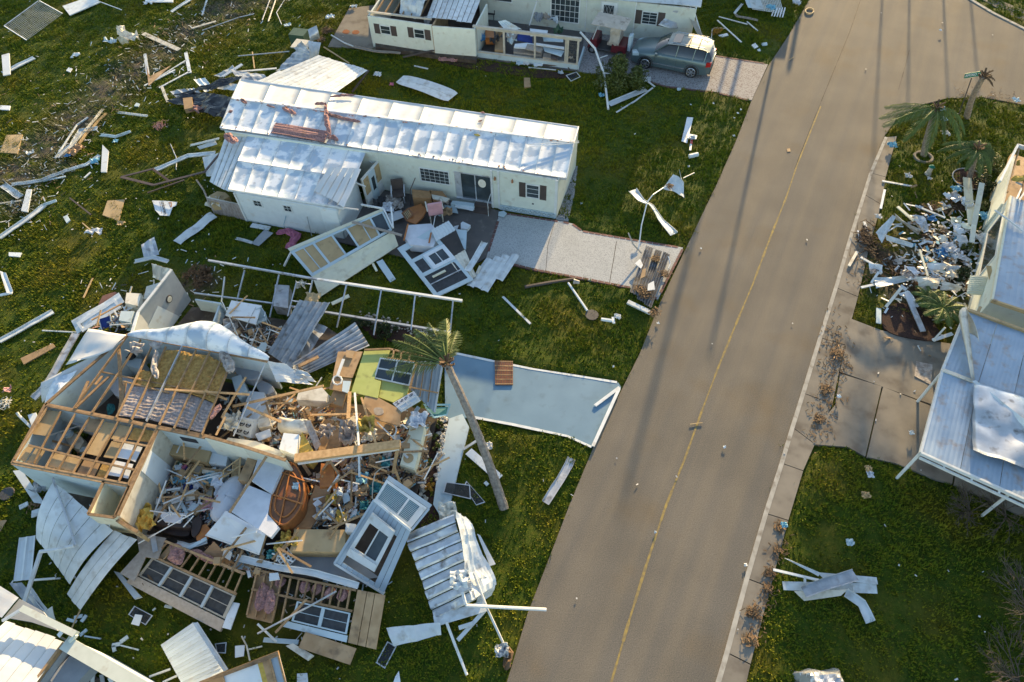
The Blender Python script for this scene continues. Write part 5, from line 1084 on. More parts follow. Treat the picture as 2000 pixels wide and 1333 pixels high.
pole('plastic_hoop',[(659+9*math.cos(a),743+9*math.sin(a),1.75) for a in np.linspace(0,6.283,9)],.04,'white_trim','small white square hoop on the plywood wall piece','hoop');box('white_tray',[(670,744),(685,745),(680,768),(668,764)],'walk_paint',1.75,.05,'small pale blue tray right of the white hoop','tray')
bc=T('blue_roof','blue corrugated roof section with orange battens under the fallen palm','roof section',P((830,750),.5))
rsheet('corrugated_sheet',[(812,706,1.5),(864,706,1.5),(850,808,1.0),(802,762,1.2)],'blue_grey_siding',n=6,amp=.04,parent=bc,kind='wave',nv=6)
for a,c in (((813,707),(801,765)),((830,708),(820,775)),((846,709),(836,785)),((812,712),(864,716)),((803,757),(856,768))):b=B();b.bar(P((*a,1.6)),P((*c,1.4)),.05,.05);O('batten',b,'wood',bc)
b=B();b.bar(P((865,706,1.6)),P((849,806,1.2)),.07,.07);O('edge_trim',b,'white_trim',bc)
pl=T('letterbox_bank','white slotted panel with dark numbers 8 6 9 beside the lime wall','panel',P((795,785),1.2));q=Q([(767,788,1.6),(808,764,1.7),(821,781,1.7),(783,804,1.6)]);b=B();q.plate(b,0,1,0,1,-.1,0);O('board',b,'white_panel',pl);b=B();q.plate(b,.02,.98,.05,.4,0,.006);O('number_strip',b,'mattress',pl)
for a in ((.05,.47),(.53,.95)):b=B();q.holed(b,[(a[0]+.04,a[1]-.04,.58,.88)],0,.04,a[0],a[1],.5,.96);O('slot_frame',b,'white_trim',pl)
def text(s,c,xdir,up,size,m,par,nm='lettering'):
    cu=bpy.data.curves.new(nm,'FONT');cu.body=s;cu.size=size;cu.align_x='CENTER';cu.align_y='CENTER';cu.extrude=.002;to=bpy.data.objects.new(nm,cu);me=bpy.data.meshes.new_from_object(to);bpy.data.objects.remove(to);me.materials.clear();me.materials.append(MT[m]);o=bpy.data.objects.new(nm,me);C.objects.link(o)
    x=xdir.normalized();n=x.cross(up).normalized();y=n.cross(x);mt=Matrix((x,y,n)).transposed().to_4x4();mt.translation=c-(WL[par.name] if par else Vector());o.matrix_world=mt;o.parent=par;return o
ux=(q.pt(1,.2)-q.pt(0,.2));vy=(q.pt(.5,0)-q.pt(.5,1))
for s,u in (('M',.12),('9',.33),('6',.55),('8',.80)):text(s,q.pt(u,.22,.01),-vy,ux,.24,'ink',pl)
fr=T('refrigerator','pale yellow-green refrigerator lying on its back near the rock bed','refrigerator',P((805,880),.3));q=Q([(801,830,1.1),(830,834,1.1),(810,919,1.0),(781,909,1.0)]);b=B();q.plate(b,0,1,0,1,-.65,0);O('body',b,'pale_yellow',fr)
b=B();q.plate(b,.03,.97,.02,.34,.0,.05);O('door',b,'pale_yellow',fr);b=B();q.plate(b,.03,.97,.36,.98,.0,.05);O('door',b,'pale_yellow',fr)
b=B();c=q.pt(.45,.8,.055);b.tube([c,c+Z*.01],.21,16,.21);O('round_patch',b,'tan_board',fr)
b=B();b.bar(q.pt(.1,.74,.09),q.pt(.42,.8,.09),.09,.04);O('handle',b,'white_trim',fr)
crumpled('wire_shelf',(818,822,1.2),.42,'mattress','open white cooler lid at the head of the refrigerator','lid',h=.3,seed=81)
pole('white_hoop',[(762+12*math.cos(a),840+14*math.sin(a),1.4) for a in np.linspace(-1.3,1.2,8)],.035,'white_trim','curved white pipe right of the rounded table top','pipe')
pole('white_hoop',[(776,832,1.5),(786,830,1.6),(796,838,1.5)],.03,'white_trim','short bent white pipe above the refrigerator','pipe')
tank=T('glass_tank','broken pale aquarium frame on the blue driveway corner','aquarium',P((860,810),.1));q=Q([(826,790,.8),(880,790,.5),(873,812,.4),(848,818,.7)]);b=B();q.holed(b,[(.05,.95,.12,.88)],0,.04);O('frame',b,'lblue',tank);b=B();q.plate(b,.05,.95,.12,.88,-.15,-.13);O('tank_base',b,'teal',tank)
for i,(a,c,w_,m,lab) in enumerate((((800,830,.9),(795,808,1.2),.07,'tan_board','tan batten below the number panel'),((818,795,1.2),(795,828,1.0),.16,'walk_paint','pale blue board leaning toward the refrigerator'),((768,905,.8),(800,850,1.3),.10,'ply','brown edge board left of the refrigerator'),((838,830,.6),(812,935,.5),.12,'ply','dark brown sill board right of the refrigerator'),((775,850,.9),(812,838,1.2),.04,'tan_board','thin stick crossing the refrigerator top'))):plank('board',a,c,w_,m,lab,'board')
# lower right: gable with jalousie window
gb=T('siding_wall','fallen grey-blue siding wall with a louvred window and an open white window','wall',P((740,1080),.1))
q=Q([(731,977,1.9),(803,1037,1.5),(750,1160,.3),(654,1101,.8)])
for k in range(9):
    b=B();a,c=k/9,(k+1)/9
    if c <= .14 or a >= .74:q.plate(b,a+.004,c-.004,0,1,0,.03)
    else:q.plate(b,a+.004,c-.004,0,.20,0,.03);q.plate(b,a+.004,c-.004,.93,1,0,.03)
    O('siding_board',b,'blue_grey_siding',gb)
qw=Q([(728,1001,1.85),(773,1037,1.55),(732,1117,.85),(676,1083,1.1)]);b=B();qw.holed(b,[(.12,.88,.2,.80)],0,.08);w_=O('window',b,'white_trim',gb);b=B();qw.vbar(b,.5,.05,.02,.07,.2,.8);O('mullion',b,'white_trim',w_);b=B();qw.plate(b,.5,.88,.2,.8,-.02,.0);O('pane',b,'glass',w_)
b=B();qw.plate(b,.02,.98,.02,.17,.08,.13);O('sill',b,'white_trim',w_);b=B();qw.plate(b,.02,.98,.84,.98,.08,.13);O('sill',b,'white_trim',w_)
b=B();q.ubar(b,0,.07,-.1,.08);O('edge_trim',b,'white_trim',gb);b=B();q.ubar(b,1,.08,-.15,.06);O('edge_trim',b,'white_trim',gb);b=B();q.vbar(b,0,.09,-.12,.07);O('edge_trim',b,'blue_grey_siding',gb)
qu=Q([(759,930,2.0),(843,988,1.3),(804,1036,1.3),(731,977,1.9)]);b=B();qu.plate(b,0,1,-.02,.14,0,.04);qu.plate(b,.97,1.02,.14,1,0,.04);O('siding_board',b,'blue_grey_siding',gb)
b=B();a_=[(.02,.60,.24,.95),(.64,.92,.24,.95)];qu.holed(b,[(.05,.55,.26,.90),(.59,.83,.26,.90)],.0,.07,0,.96,.16,1);w_=O('louvre_window',b,'white_trim',gb)
b=B();qu.plate(b,.05,.83,.26,.90,-.03,.0);O('pane',b,'teal',w_)
for k in range(12):
    for c0x,c1x in ((.05,.55),(.59,.83)):b=B();v=.29+k*.052;qu.plate(b,c0x,c1x,v,v+.02,.01,.05);O('louvre',b,'walk_paint',w_)
for x,y,m,r,lab in ((728,1005,'teal',.3,'teal towel seen through the open window'),(712,990,'teal',.3,'teal cushion beside the top of the siding wall'),(735,955,'teal',.4,'dark teal tarp beside the louvred window'),(752,905,'teal',.35,'teal bag under the right end of the header beam'),(708,938,'lblue',.4,'light blue flattened box in the debris below the beam'),(690,955,'mattress',.35,'pale blue sheet left of the teal tarp'),(662,963,'white_panel',.3,'white carton flap right of the curved wood sheet'),(645,1005,'alu',.4,'tangle of silver blinds beside the curved wood sheet'),(632,998,'grey_wall',.4,'grey drawer of cutlery beside the silver blinds'),(668,1012,'yellow_foam',.35,'mustard cushion below the silver blinds'),(648,978,'yellow_foam',.35,'yellow cloth above the silver blinds'),(708,960,'ply',.4,'brown box lid beside the pale blue sheet'),(735,905,'cardboard',.45,'crumpled brown paper bag under the header beam'),(690,915,'film',.35,'grey plastic hanging under the header beam'),(757,890,'film',.3,'pale plastic at the right end of the header beam'),(560,1050,'yellow_foam',.32,'yellow foam scrap left of the large tan dresser'),(545,1070,'yellow_foam',.3,'mustard foam scrap right of the white wall panel'),(575,1060,'yellow_foam',.28,'torn yellow scrap at the corner of the large tan dresser'),(530,1085,'teal',.25,'small green-grey scrap below the white wall panel')):
    crumpled('household_scrap',(x,y,.9),r*.72,m,lab,'scrap',h=.25,seed=x+y,n=6)
box('white_box',[(676,1022),(695,1024),(692,1040),(674,1038)],'white_trim',1.2,.4,'small white bin at the corner of the siding wall','bin')
gr_=T('wire_rack','white wire rack lying left of the siding wall','rack',P((560,1095),.5));q=Q([(540,1090,.9),(560,1069,.9),(577,1093,.7),(556,1113,.7)])
b=B()
for k in range(5):q.vbar(b,k/4,.04,0,.03);q.ubar(b,k/4,.04,.005,.035)
O('wires',b,'white_trim',gr_,kind='stuff')
pole('cable',[(727,975,1.6),(728,945,1.8),(733,925,1.9),(745,914,1.9),(760,912,1.8)],.02,'beige_trim','looped cable hanging above the siding wall','cable')
# front wall pieces
s1=T('screen_wall','fallen wall with four dark screened bays and bare studs','wall',P((350,1150),.1));q=Q([(326,1056,.9),(480,1119,.8),(433,1234,.3),(250,1138,.4)])
b=B();q.ubar(b,.02,.09,0,.1);O('plate',b,'wood',s1);b=B();q.ubar(b,.37,.08,0,.1,.08,1);O('plate',b,'wood',s1)
for k in range(10):b=B();q.vbar(b,.03+k*.105,.05,0,.09,.03,.36);O('stud',b,'wood',s1)
for a,c in ((.06,.14),(.14,.26)):b=B();q.plate(b,a,c,.04,.35,-.04,-.02);O('backing_board',b,'ply',s1)
b=B();qs=Q([q.pt(.02,.40),q.pt(1,.40),q.pt(.99,.80),q.pt(.04,.80)]);qs.holed(b,[(.02+k*.245,.235+k*.245,.06,.94) for k in range(4)],.02,.08);w_=O('screen_window',b,'beige_trim',s1)
for k in range(4):b=B();qs.plate(b,.02+k*.245,.235+k*.245,.06,.94,.0,.02);O('pane',b,'screen',w_);b=B();qs.ubar(b,.5,.02,.021,.04,.02+k*.245,.235+k*.245);O('mullion',b,'beige_trim',w_)
for k in range(1,4):b=B();qs.vbar(b,k*.245+.003,.10,.081,.12,0,1);O('post',b,'blue_grey_siding',w_)
b=B();q.plate(b,0,1,.82,1,0,.12);O('sill_board',b,'beige_fabric',s1)
fluff('insulation',[(330,1092),(348,1083),(362,1078)],.9,'pink','big pink insulation lump between the studs of the four bay wall',z=.85,h=.2)
fluff('insulation',[(375,1076),(400,1088),(420,1100)],.3,'pink','pink insulation strip along the top of the four bay wall',z=.8,h=.12)
fluff('leaf_litter',[(270,1130),(290,1138),(304,1146)],.6,'dry','brown leaf litter heaped in the first dark bay','leaf litter',z=.5,h=.08)
box('cracked_wallboard',[(266,1041),(324,1051),(308,1092),(284,1088),(262,1136),(234,1120),(272,1078)],'beige_fabric',.9,.06,'cream wall panel with a long crack left of the dark bays','panel')
plank('board',(298,1044,1.1),(304,1078,1.0),.18,'grey_metal','short grey channel standing on the cracked cream panel','channel')
s2=T('screen_wall','fallen wall with two dark bays, pink insulation and brown boards','wall',P((620,1190),.1));q=Q([(502,1112,.7),(753,1163,.7),(735,1269,.25),(480,1206,.3)])
for v in (.02,.42):b=B();q.ubar(b,v,.08,0,.1,0,.78);O('plate',b,'wood',s2)
for k in range(12):b=B();u=.01+k*.066;q.vbar(b,u,.06,0,.09,.03,.41 if k > 4 else .95);O('stud',b,'wood',s2)
for a,c in ((.79,.86),(.865,.92),(.925,1.0)):b=B();q.plate(b,a,c,0,1,0,.05);O('floor_board',b,'ply',s2)
b=B();q.plate(b,.0,.2,.0,1,-.08,-.05);O('backing_board',b,'ply',s2)
b=B();qs=Q([q.pt(.36,.46),q.pt(.77,.46),q.pt(.77,.86),q.pt(.35,.86)]);qs.holed(b,[(.03,.47,.07,.93),(.53,.97,.07,.93)],.02,.08);w_=O('screen_window',b,'walk_paint',s2)
for a,c in ((.03,.47),(.53,.97)):b=B();qs.plate(b,a,c,.07,.93,0,.02);O('pane',b,'screen',w_);b=B();qs.ubar(b,.5,.02,.021,.04,a,c);O('mullion',b,'walk_paint',w_)
b=B();q.plate(b,.3,.78,.88,1,0,.1);O('sill_board',b,'walk_paint',s2)
for i,(pts,w_) in enumerate((([(515,1140),(512,1165),(505,1195)],.5),([(548,1125),(545,1150)],.4),([(598,1132),(592,1160)],.42),([(622,1137),(616,1163)],.4),([(648,1142),(642,1170)],.42),([(672,1147),(666,1176)],.4),([(530,1150),(524,1200)],.4))):
    fluff('insulation',pts,w_,'pink',['long pink insulation run at the left end of the two bay wall','pink batt second from the left of the two bay wall','pink batt third from the left of the two bay wall','pink batt fourth from the left of the two bay wall','pink batt fifth from the left of the two bay wall','pink batt nearest the brown boards of the two bay wall','ragged pink insulation hanging low at the left of the two bay wall'][i],z=.6,h=.14,seed=i)
gutter('long_sill',[(462,1090,.8),(540,1108,.8),(620,1122,.8),(700,1145,.7)],.24,'white_trim','long white sill strip above the two fallen bay walls',crump=.02)
for i,(a,c,w_,m,lab) in enumerate((((440,1178,.6),(458,1178,.6),.02,'wood','x'),)):pass
box('white_board',[(452,1176),(468,1179),(450,1230),(434,1226)],'white_panel',.5,.05,'white board standing between the two fallen bay walls','board')
box('white_board',[(526,1120),(543,1119),(546,1132),(526,1135)],'white_panel',.95,.05,'small white board on the studs of the two bay wall','board')
rsheet('brown_board',[(392,1085,.8),(418,1058,1.0),(462,1105,.7),(455,1108,.6)],'beech',n=0,label='triangular brown board above the four bay wall',cat='board',dense=1)
plank('board',(590,1250,.4),(690,1283,.3),.55,'ply','brown plywood board lying in front of the two bay wall','board')
box('foam_pad',[(558,1262),(572,1257),(612,1280),(600,1290)],'offwhite',.3,.15,'cream torn foam pad left of the brown plywood board','foam')
pole('white_rod',[(503,1238,.8),(600,1187,1.0),(657,1155,1.1)],.035,'alu','long silver rod lying across the two bay wall','rod')
pole('white_rod',[(503,1219,.5),(540,1254,.2)],.04,'white_trim','white rod sticking out in front of the two bay wall','rod')
plank('board',(515,1250,.15),(583,1255,.15),.16,'walk_paint','pale board flat on the grass in front of the two bay wall','board')
plank('board',(538,1236,.6),(598,1172,1.0),.08,'wood','diagonal brown brace over the two bay wall','board')
# rubble filling the wreck: one named piece of each sort by each landmark, the rest is the rubble mass
g=random.Random(3)
kinds=[('broken_plank','white_trim','small white broken board'),('broken_plank','wood','small splintered wood piece'),('scrap_sheet','white_panel','small white sheet scrap'),('scrap_sheet','offwhite','small cream sheet scrap'),('scrap_sheet','ply','small brown sheet scrap'),('carton','cardboard','small brown carton'),('scrap_sheet','walk_paint','small pale blue scrap'),('scrap_sheet','paper','crumpled white paper')]
marks=[((475,845),'gas stove'),((510,790),'white kitchen counter'),((610,775),'cream sofa block'),((570,870),'bright white box'),((590,830),'curled cream sheet'),((665,790),'brown carton'),((740,835),'rounded table top'),((750,800),'large brown table top'),((700,860),'tall white post'),((650,925),'triangular truss'),((640,1000),'silver blinds'),((700,940),'light blue box'),((740,915),'right end of the header beam'),((680,1020),'white bin'),((805,870),'refrigerator'),((835,900),'rock bed'),((795,785),'number panel'),((370,875),'long tan dresser'),((355,915),'coloured packets'),((400,945),'narrow open drawer'),((360,965),'grey cardboard'),((415,985),'floral bag'),((335,1010),'black sofa'),((320,970),'white wall board'),((430,925),'crib'),((460,1060),'lower wall section'),((545,1070),'yellow foam scraps'),((555,1100),'wire rack'),((475,610),'garden table'),((520,650),'tipped blue chair'),((215,620),'blue deck chair'),((130,860),'off-white machine'),((480,730),'grey armchair'),((545,800),'sloping bright batten'),((600,950),'curved wood sheet')]
zones=[([(440,770),(640,780),(780,850),(770,930),(560,890),(440,850)],150),([(330,925),(440,915),(450,1000),(400,1040),(300,1000)],110),([(610,930),(750,900),(760,935),(700,1010),(640,1030),(600,1030)],120),([(760,830),(840,810),(830,940),(790,960),(770,930)],40),([(400,1060),(560,1080),(570,1110),(520,1130),(420,1100)],40),([(450,640),(560,640),(570,690),(470,680)],30),([(180,640),(250,600),(255,645)],20),([(80,830),(120,840),(180,870),(160,890)],14)]
used=set()
for poly_,n in zones:
    ar=np.array(poly_,float);mn,mx=ar.min(0),ar.max(0);c=0
    while c < n:
        x,y=g.uniform(mn[0],mx[0]),g.uniform(mn[1],mx[1])
        if not inside(np.array([x]),np.array([y]),ar)[0]:continue
        c += 1;nm,m,lab=g.choice(kinds);mk_=min(marks,key=lambda k:(k[0][0]-x) ** 2+(k[0][1]-y) ** 2)[1]
        if (lab,mk_) in used:continue
        used.add((lab,mk_));z=g.uniform(.42,.95);a=g.uniform(0,3.14);b=B();w0=P((x,y,z));d=Vector((math.cos(a),math.sin(a),g.uniform(-.25,.25)))
        if nm == 'broken_plank':b.bar(w0-d*g.uniform(.12,.45),w0+d*g.uniform(.12,.45),g.uniform(.05,.12),.03)
        elif nm == 'carton':b.box(w0,g.uniform(.2,.35),g.uniform(.18,.3),g.uniform(.1,.25),d.normalized(),d.normalized().cross(Z).normalized())
        else:
            s=g.uniform(.12,.30);e=d.normalized();f_=Vector((-e.y,e.x,g.uniform(-.4,.4)));pts=[w0+e*s*math.cos(t)*g.uniform(.7,1.2)+f_*s*math.sin(t)*g.uniform(.6,1.1) for t in (.7,2.3,3.9,5.5)];b.hexa([k-Z*.015 for k in pts],pts)
        O(nm,b,m,None,lab+' in the rubble near the '+mk_,{'broken_plank':'plank','carton':'carton'}.get(nm,'scrap'),'small rubble pieces inside the wrecked house')
for (mx_,my_),nm_ in marks:
    for k in range(3):
        m,lab=(('bright_wood','long splintered batten'),('white_trim','thin white lath'),('wood','broken brown stud'))[k];x,y=mx_+g.uniform(-22,22),my_+g.uniform(-16,16);w0=P((x,y,g.uniform(.9,1.5)));a=g.uniform(0,3.14);d=Vector((math.cos(a),math.sin(a),g.uniform(-.35,.35)))*g.uniform(.35,.8)
        b=B();b.bar(w0-d,w0+d,(.07,.045,.08)[k],.035);O('lath' if k == 1 else 'batten',b,m,None,lab+' in the rubble near the '+nm_,'lath' if k == 1 else 'batten','small rubble pieces inside the wrecked house')
# finest rubble as one mass
b=B();
for poly_,n in zones:
    ar=np.array(poly_,float);mn,mx=ar.min(0),ar.max(0)
    for _ in range(n*11):
        x,y=g.uniform(mn[0],mx[0]),g.uniform(mn[1],mx[1])
        if not inside(np.array([x]),np.array([y]),ar)[0]:continue
        w0=P((x,y,g.uniform(.34,.75)));a=g.uniform(0,6.28);d=Vector((math.cos(a),math.sin(a),g.uniform(-.5,.5)))*g.uniform(.03,.22);b.bar(w0-d,w0+d,g.uniform(.015,.08),g.uniform(.01,.04))
v4=np.array(b.f).reshape(-1,6,4);cols=['paper','wood','ply','charcoal','pink','white_trim','offwhite','wood','brown','cardboard','lblue','bright_wood']
for k,m in enumerate(cols):
    sel=v4[k::len(cols)].reshape(-1,4);o=B();ids=np.unique(sel);mp_={int(j):i for i,j in enumerate(ids)};o.v=[b.v[int(j)] for j in ids];o.f=[tuple(mp_[int(j)] for j in f) for f in sel];O('rubble',o,MT[m],kind='stuff')
# ================================================================ big fallen roof sheets
fs=T('fallen_roof','large fan folded white carport roof lying in front of the wrecked house','roof sheet',p(140,1100))
pans(fs,[(104,940,1.9),(220,1038,1.6),(136,1143,.45),(70,1050,.7)],6,'white_metal',arch=.25,nv=14,crump=.02,gap=.018,drop=.015)
pans(fs,[(222,1036,1.5),(268,1054,1.3),(157,1192,.25),(130,1160,.4)],3,'white_metal',arch=.2,nv=14,crump=.02,gap=.018,drop=.015)
rsheet('roof_sheet',[(175,985,1.7),(216,1022,1.7),(215,1042,1.4),(190,1022,1.6)],'white_metal',n=2,amp=.03,parent=fs,kind='seam')
b=B();b.tube([P((103,934,2.1)),P((128,1005,1.7)),P((148,1065,1.5))],.05,6);O('bent_edge',b,'alu',fs)
b=B();b.tube([P((78,1078,1.3)),P((110,1074,1.4)),P((145,1066,1.5))],.07,6);O('bent_edge',b,'white_metal',fs)
b=B();b.bar(P((79,1080,1.25)),P((43,1190,.9)),.13,.08);O('post',b,'white_trim',fs)
rsheet('siding_piece',[(38,1051,.2),(70,1046,.2),(62,1132,.15),(27,1136,.15)],'white_siding',n=2,amp=.03,label='narrow two board white siding piece left of the fan folded roof',cat='siding',kind='seam')
rsheet('siding_piece',[(25,920,.3),(42,918,.3),(88,985,.2),(66,982,.2)],'white_siding',n=0,label='white board leaning off the front left corner of the wrecked house',cat='siding',dense=1)
pole('white_pipe',[(33,806,.5),(37,812,.4),(62,836,.3)],.06,'white_trim','white bent pipe on the grass at the left corner of the wrecked house','pipe')
slab('white_board',[(54,811),(70,806),(76,826),(62,834)],'white_panel',z=.4,th=.05,label='small white board beside the white bent pipe',cat='board')
crumpled('wire_bundle',(82,950,.3),.35,'grey_metal','grey coil of wire under the front left corner','wire',h=.3,seed=4)
leafheap((74,988),.4,'pile of dead leaves at the edge of the fan folded roof')
plank('white_strip',(62,1005,.2),(84,998,.2),.3,'white_metal','short white torn strip left of the fan folded roof','strip')
plank('white_strip',(38,992,.1),(55,984,.1),.2,'white_metal','small crumpled white strip on the dark grass','strip')
slab('brown_board',[(-10,1018),(13,1016),(-2,1042),(-20,1045)],'cardboard',z=.1,label='brown board cut off at the left edge of the photo',cat='board')
b=B();c=p(14,965,.06);b.tube([c,c+Z*.05],.3,16,.28);O('round_tray',b,'charcoal',None,'dark round lid on the grass left of the wrecked house','lid')
plank('batten',(57,1134,.2),(108,1130,.2),.07,'white_trim','thin white batten behind the long white post','batten')
plank('post',(62,1134,.15),(118,1130,.15),.05,'white_trim','thin rod reaching from the siding piece to the fan folded roof','rod')
rsheet('bent_sheet',[(20,1140,.6),(42,1138,.6),(88,1192,.5),(60,1196,.5)],'grey_metal',n=1,label='grey bent panel behind the bottom left house',cat='panel',crump=.15,dense=4)
rsheet('white_flap',[(84,1196,.9),(103,1183,1.0),(109,1210,.6),(88,1220,.6)],'white_metal',n=0,label='small white flap standing behind the cream loose beam',cat='sheet',crump=.15,dense=3)
gutter('thin_gutter',[(60,1150,.5),(78,1178,.5),(90,1192,.5)],.12,'white_trim','thin curved white strip behind the bottom left house')
slab('grey_board',[(222,1116),(234,1119),(276,1166),(262,1170)],'blue_grey_siding',z=.4,th=.12,label='grey-blue board leaning from the cracked cream panel to the grass',cat='board')
pole('tan_stick',[(157,1192,.1),(148,1210,.08),(138,1232,.06)],.03,'tan_board','thin tan stick on the grass below the fan folded roof','stick')
for i,(a,c) in enumerate((((145,1207),(161,1203)),((131,1210),(149,1215)),((159,1215),(169,1202)),((156,1242),(170,1230)),((165,1243),(197,1248)),((219,1261),(236,1258)),((235,1255),(250,1244)),((222,1262),(224,1273)),((236,1261),(271,1270)),((298,1193),(304,1188)),((322,1184),(336,1187)))):
    plank('white_stick',a,c,[.12,.1,.12,.12,.05,.13,.14,.12,.05,.05,.1][i],'walk_paint',['pale stick at the top of the three by the fan folded roof','thin pale stick crossing the tan stick','slanted pale stick right of the tan stick','pale slanted stick below the tan stick','long thin white stick below the tan stick','left arm of the broken white cross on the grass','upper arm of the broken white cross on the grass','short foot of the broken white cross on the grass','long thin tail of the broken white cross on the grass','tiny white sliver right of the mesh frame','small white scrap under the four bay wall'][i],'stick')
mf=T('mesh_frame','grey rectangular insect screen lying on the grass under a white tile','screen',p(275,1200));q=Q([(263,1184,.05),(299,1203,.05),(285,1222,.05),(251,1201,.05)]);b=B();q.holed(b,[(.05,.95,.07,.93)],0,.03);O('frame',b,'alu',mf);b=B();q.plate(b,.05,.95,.07,.93,0,.01);O('mesh',b,'thin_screen',mf)
slab('white_tile',[(264,1200),(278,1202),(271,1223),(256,1219)],'white_panel',z=.15,label='white tile lying on the grey insect screen',cat='tile')
mf=T('mesh_frame','small grey screen frame beside the big white siding sheet','screen',p(430,1265));q=Q([(420,1258,.05),(443,1255,.05),(441,1277,.05),(424,1276,.05)]);b=B();q.holed(b,[(.08,.92,.08,.92)],0,.03);O('frame',b,'alu',mf);b=B();q.plate(b,.08,.92,.08,.92,0,.01);O('mesh',b,'thin_screen',mf)
slab('white_tile',[(459,1262),(478,1260),(476,1282),(459,1285)],'white_panel',z=.1,label='square white tile on the grass right of the small screen frame',cat='tile')
pole('white_tube',[(472,1243,.1),(482,1262,.1),(488,1291,.1)],.03,'offwhite','bent cream tube beside the square white tile','tube');plank('white_stick',(482,1270),(512,1263),.05,'offwhite','thin cream stick crossing the bent cream tube','stick')
sd=T('siding_sheet','large white lap siding sheet lying on the grass at the bottom','siding',p(380,1290));q=Q([(314,1260,.5),(376,1217,.6),(436,1312,.4),(360,1345,.3)])
for k in range(15):b=B();v=k/15;b.hexa([q.pt(0,v,-.02),q.pt(1,v,-.02),q.pt(1,v+1/15,-.02),q.pt(0,v+1/15,-.02)],[q.pt(0,v,.0),q.pt(1,v,.0),q.pt(1,v+.066,.025),q.pt(0,v+.066,.025)]);O('siding_board',b,'white_siding',sd)
rsheet('white_strip',[(376,1217,.55),(386,1216,.5),(446,1308,.3),(432,1314,.35)],'white_metal',n=1,label='white corner strip along the right of the large siding sheet',cat='siding',dense=3)
wfm=T('wall_frame','wood framed wall piece with white and tan boards at the bottom edge','wall',p(480,1320));q=Q([(392,1334,.8),(545,1276,.9),(570,1370,.4),(410,1400,.4)]);b=B();q.ubar(b,.0,.14,-.05,.1);O('plate',b,'wood',wfm)
for a,c,m in ((.28,.72,'white_panel'),(.72,.78,'yellow_foam'),(.78,.86,'ply'),(.1,.28,'cardboard')):b=B();q.plate(b,a,c,.04,1,0,.04);O('board',b,MT[m],wfm)
b=B();q.plate(b,.87,1,.04,1,0,.04);O('board',b,'blue_grey_siding',wfm)
for u in (.28,.88,.99):b=B();q.vbar(b,u,.06,.04,.1);O('stud',b,'wood',wfm)
slab('white_board',[(580,1316),(600,1315),(603,1345),(580,1345)],'white_panel',z=.1,label='white board cut by the bottom edge right of the wood framed piece',cat='board')
slab('white_shard',[(764,1345),(772,1322),(779,1311),(784,1345)],'white_panel',z=.1,label='pointed white shard at the bottom edge',cat='shard')
pole('white_frame_rod',[(292,1322,.3),(333,1307,.3)],.04,'white_trim','white rod from the bottom left house to the large siding sheet','rod');pole('white_frame_rod',[(318,1333,.3),(346,1320,.3)],.04,'white_trim','lower white rod beside the large siding sheet','rod')
# crumpled silver roof, right of the wreck
cs_=T('crumpled_roof','crumpled silver ribbed roof sheet with a white folded side','roof sheet',p(880,1130))
pans(cs_,[(791,1043,1.0),(849,1212,.3),(930,1172,.9),(886,1003,1.5)],9,'alu','ribbed_sheet',crump=.14,cs=1.7,gap=.05,drop=.05,nv=14)
rsheet('white_side',[(886,1001,1.5),(908,1010,1.0),(970,1142,.5),(918,1175,.9)],'white_metal',n=2,amp=.04,parent=cs_,kind='seam',crump=.25,cs=1.1,nv=14,dense=5)
rsheet('white_side',[(940,1120,.9),(966,1140,.5),(964,1165,.3),(930,1188,.4)],'white_metal',n=1,amp=0,parent=cs_,crump=.25,cs=1.6,dense=6)
b=B();b.bar(P((848,1214,.35)),P((948,1184,.6)),.38,.05);O('edge_board',b,'white_metal',cs_)
crumpled('torn_patch',(897,1135,1.2),.38,'white_metal',None,None,h=.35,seed=90,parent=cs_)
crumpled('torn_patch',(875,1000,.9),.4,'offwhite',None,None,h=.3,seed=91,parent=cs_)
rsheet('white_sheet',[(755,1226,.5),(860,1216,.5),(862,1240,.3),(770,1262,.2)],'white_metal',n=2,amp=.05,label='crumpled white sheet left of the silver roof foot',cat='sheet',crump=.2,kind='seam',dense=5)
pole('white_pole',[(903,1157,1.3),(909,1180,1.2),(912,1183,1.15),(1067,1191,.6)],.06,'white_trim','long white pole reaching from the silver roof over the road edge','pole')
pole('white_pole',[(925,1120,1.0),(952,1190,.7),(986,1263,.2)],.045,'white_trim','thin white pole hanging from the silver roof to the lawn','pole')
pole('white_pole',[(872,1216,.5),(888,1258,.3),(912,1319,.1)],.05,'white_trim','white pole on the grass below the silver roof','pole')
plank('board',(949,1190,.5),(894,1251,.2),.14,'white_trim','white board slanting down from the silver roof corner','board');plank('board',(896,1227,.4),(924,1218,.4),.14,'white_trim','short white board crossing the slanting board','board')
slab('white_shard',[(932,1043),(938,1046),(968,1102),(957,1106)],'white_panel',z=.3,label='pointed white board right of the silver roof',cat='board')
fluff('palm_sheath',[(982,1262),(994,1278),(988,1310)],.35,'dry','dead palm sheath at the edge of the road','palm debris',z=.1,h=.2);crumpled('foil_scrap',(980,1272,.2),.28,'alu','silver foil scrap beside the dead palm sheath','foil',h=.3,seed=94)
mf=T('mesh_frame','narrow grey screen panel below the crumpled white sheet','screen',p(754,1280));q=Q([(757,1253,.06),(775,1263,.06),(752,1307,.06),(734,1295,.06)]);b=B();q.holed(b,[(.1,.9,.05,.95)],0,.03);O('frame',b,'alu',mf);b=B();q.plate(b,.1,.9,.05,.95,0,.01);O('mesh',b,'thin_screen',mf)
mf=T('mesh_frame','dark bent screen panel lying across the pale walkway edge','screen',p(905,965))
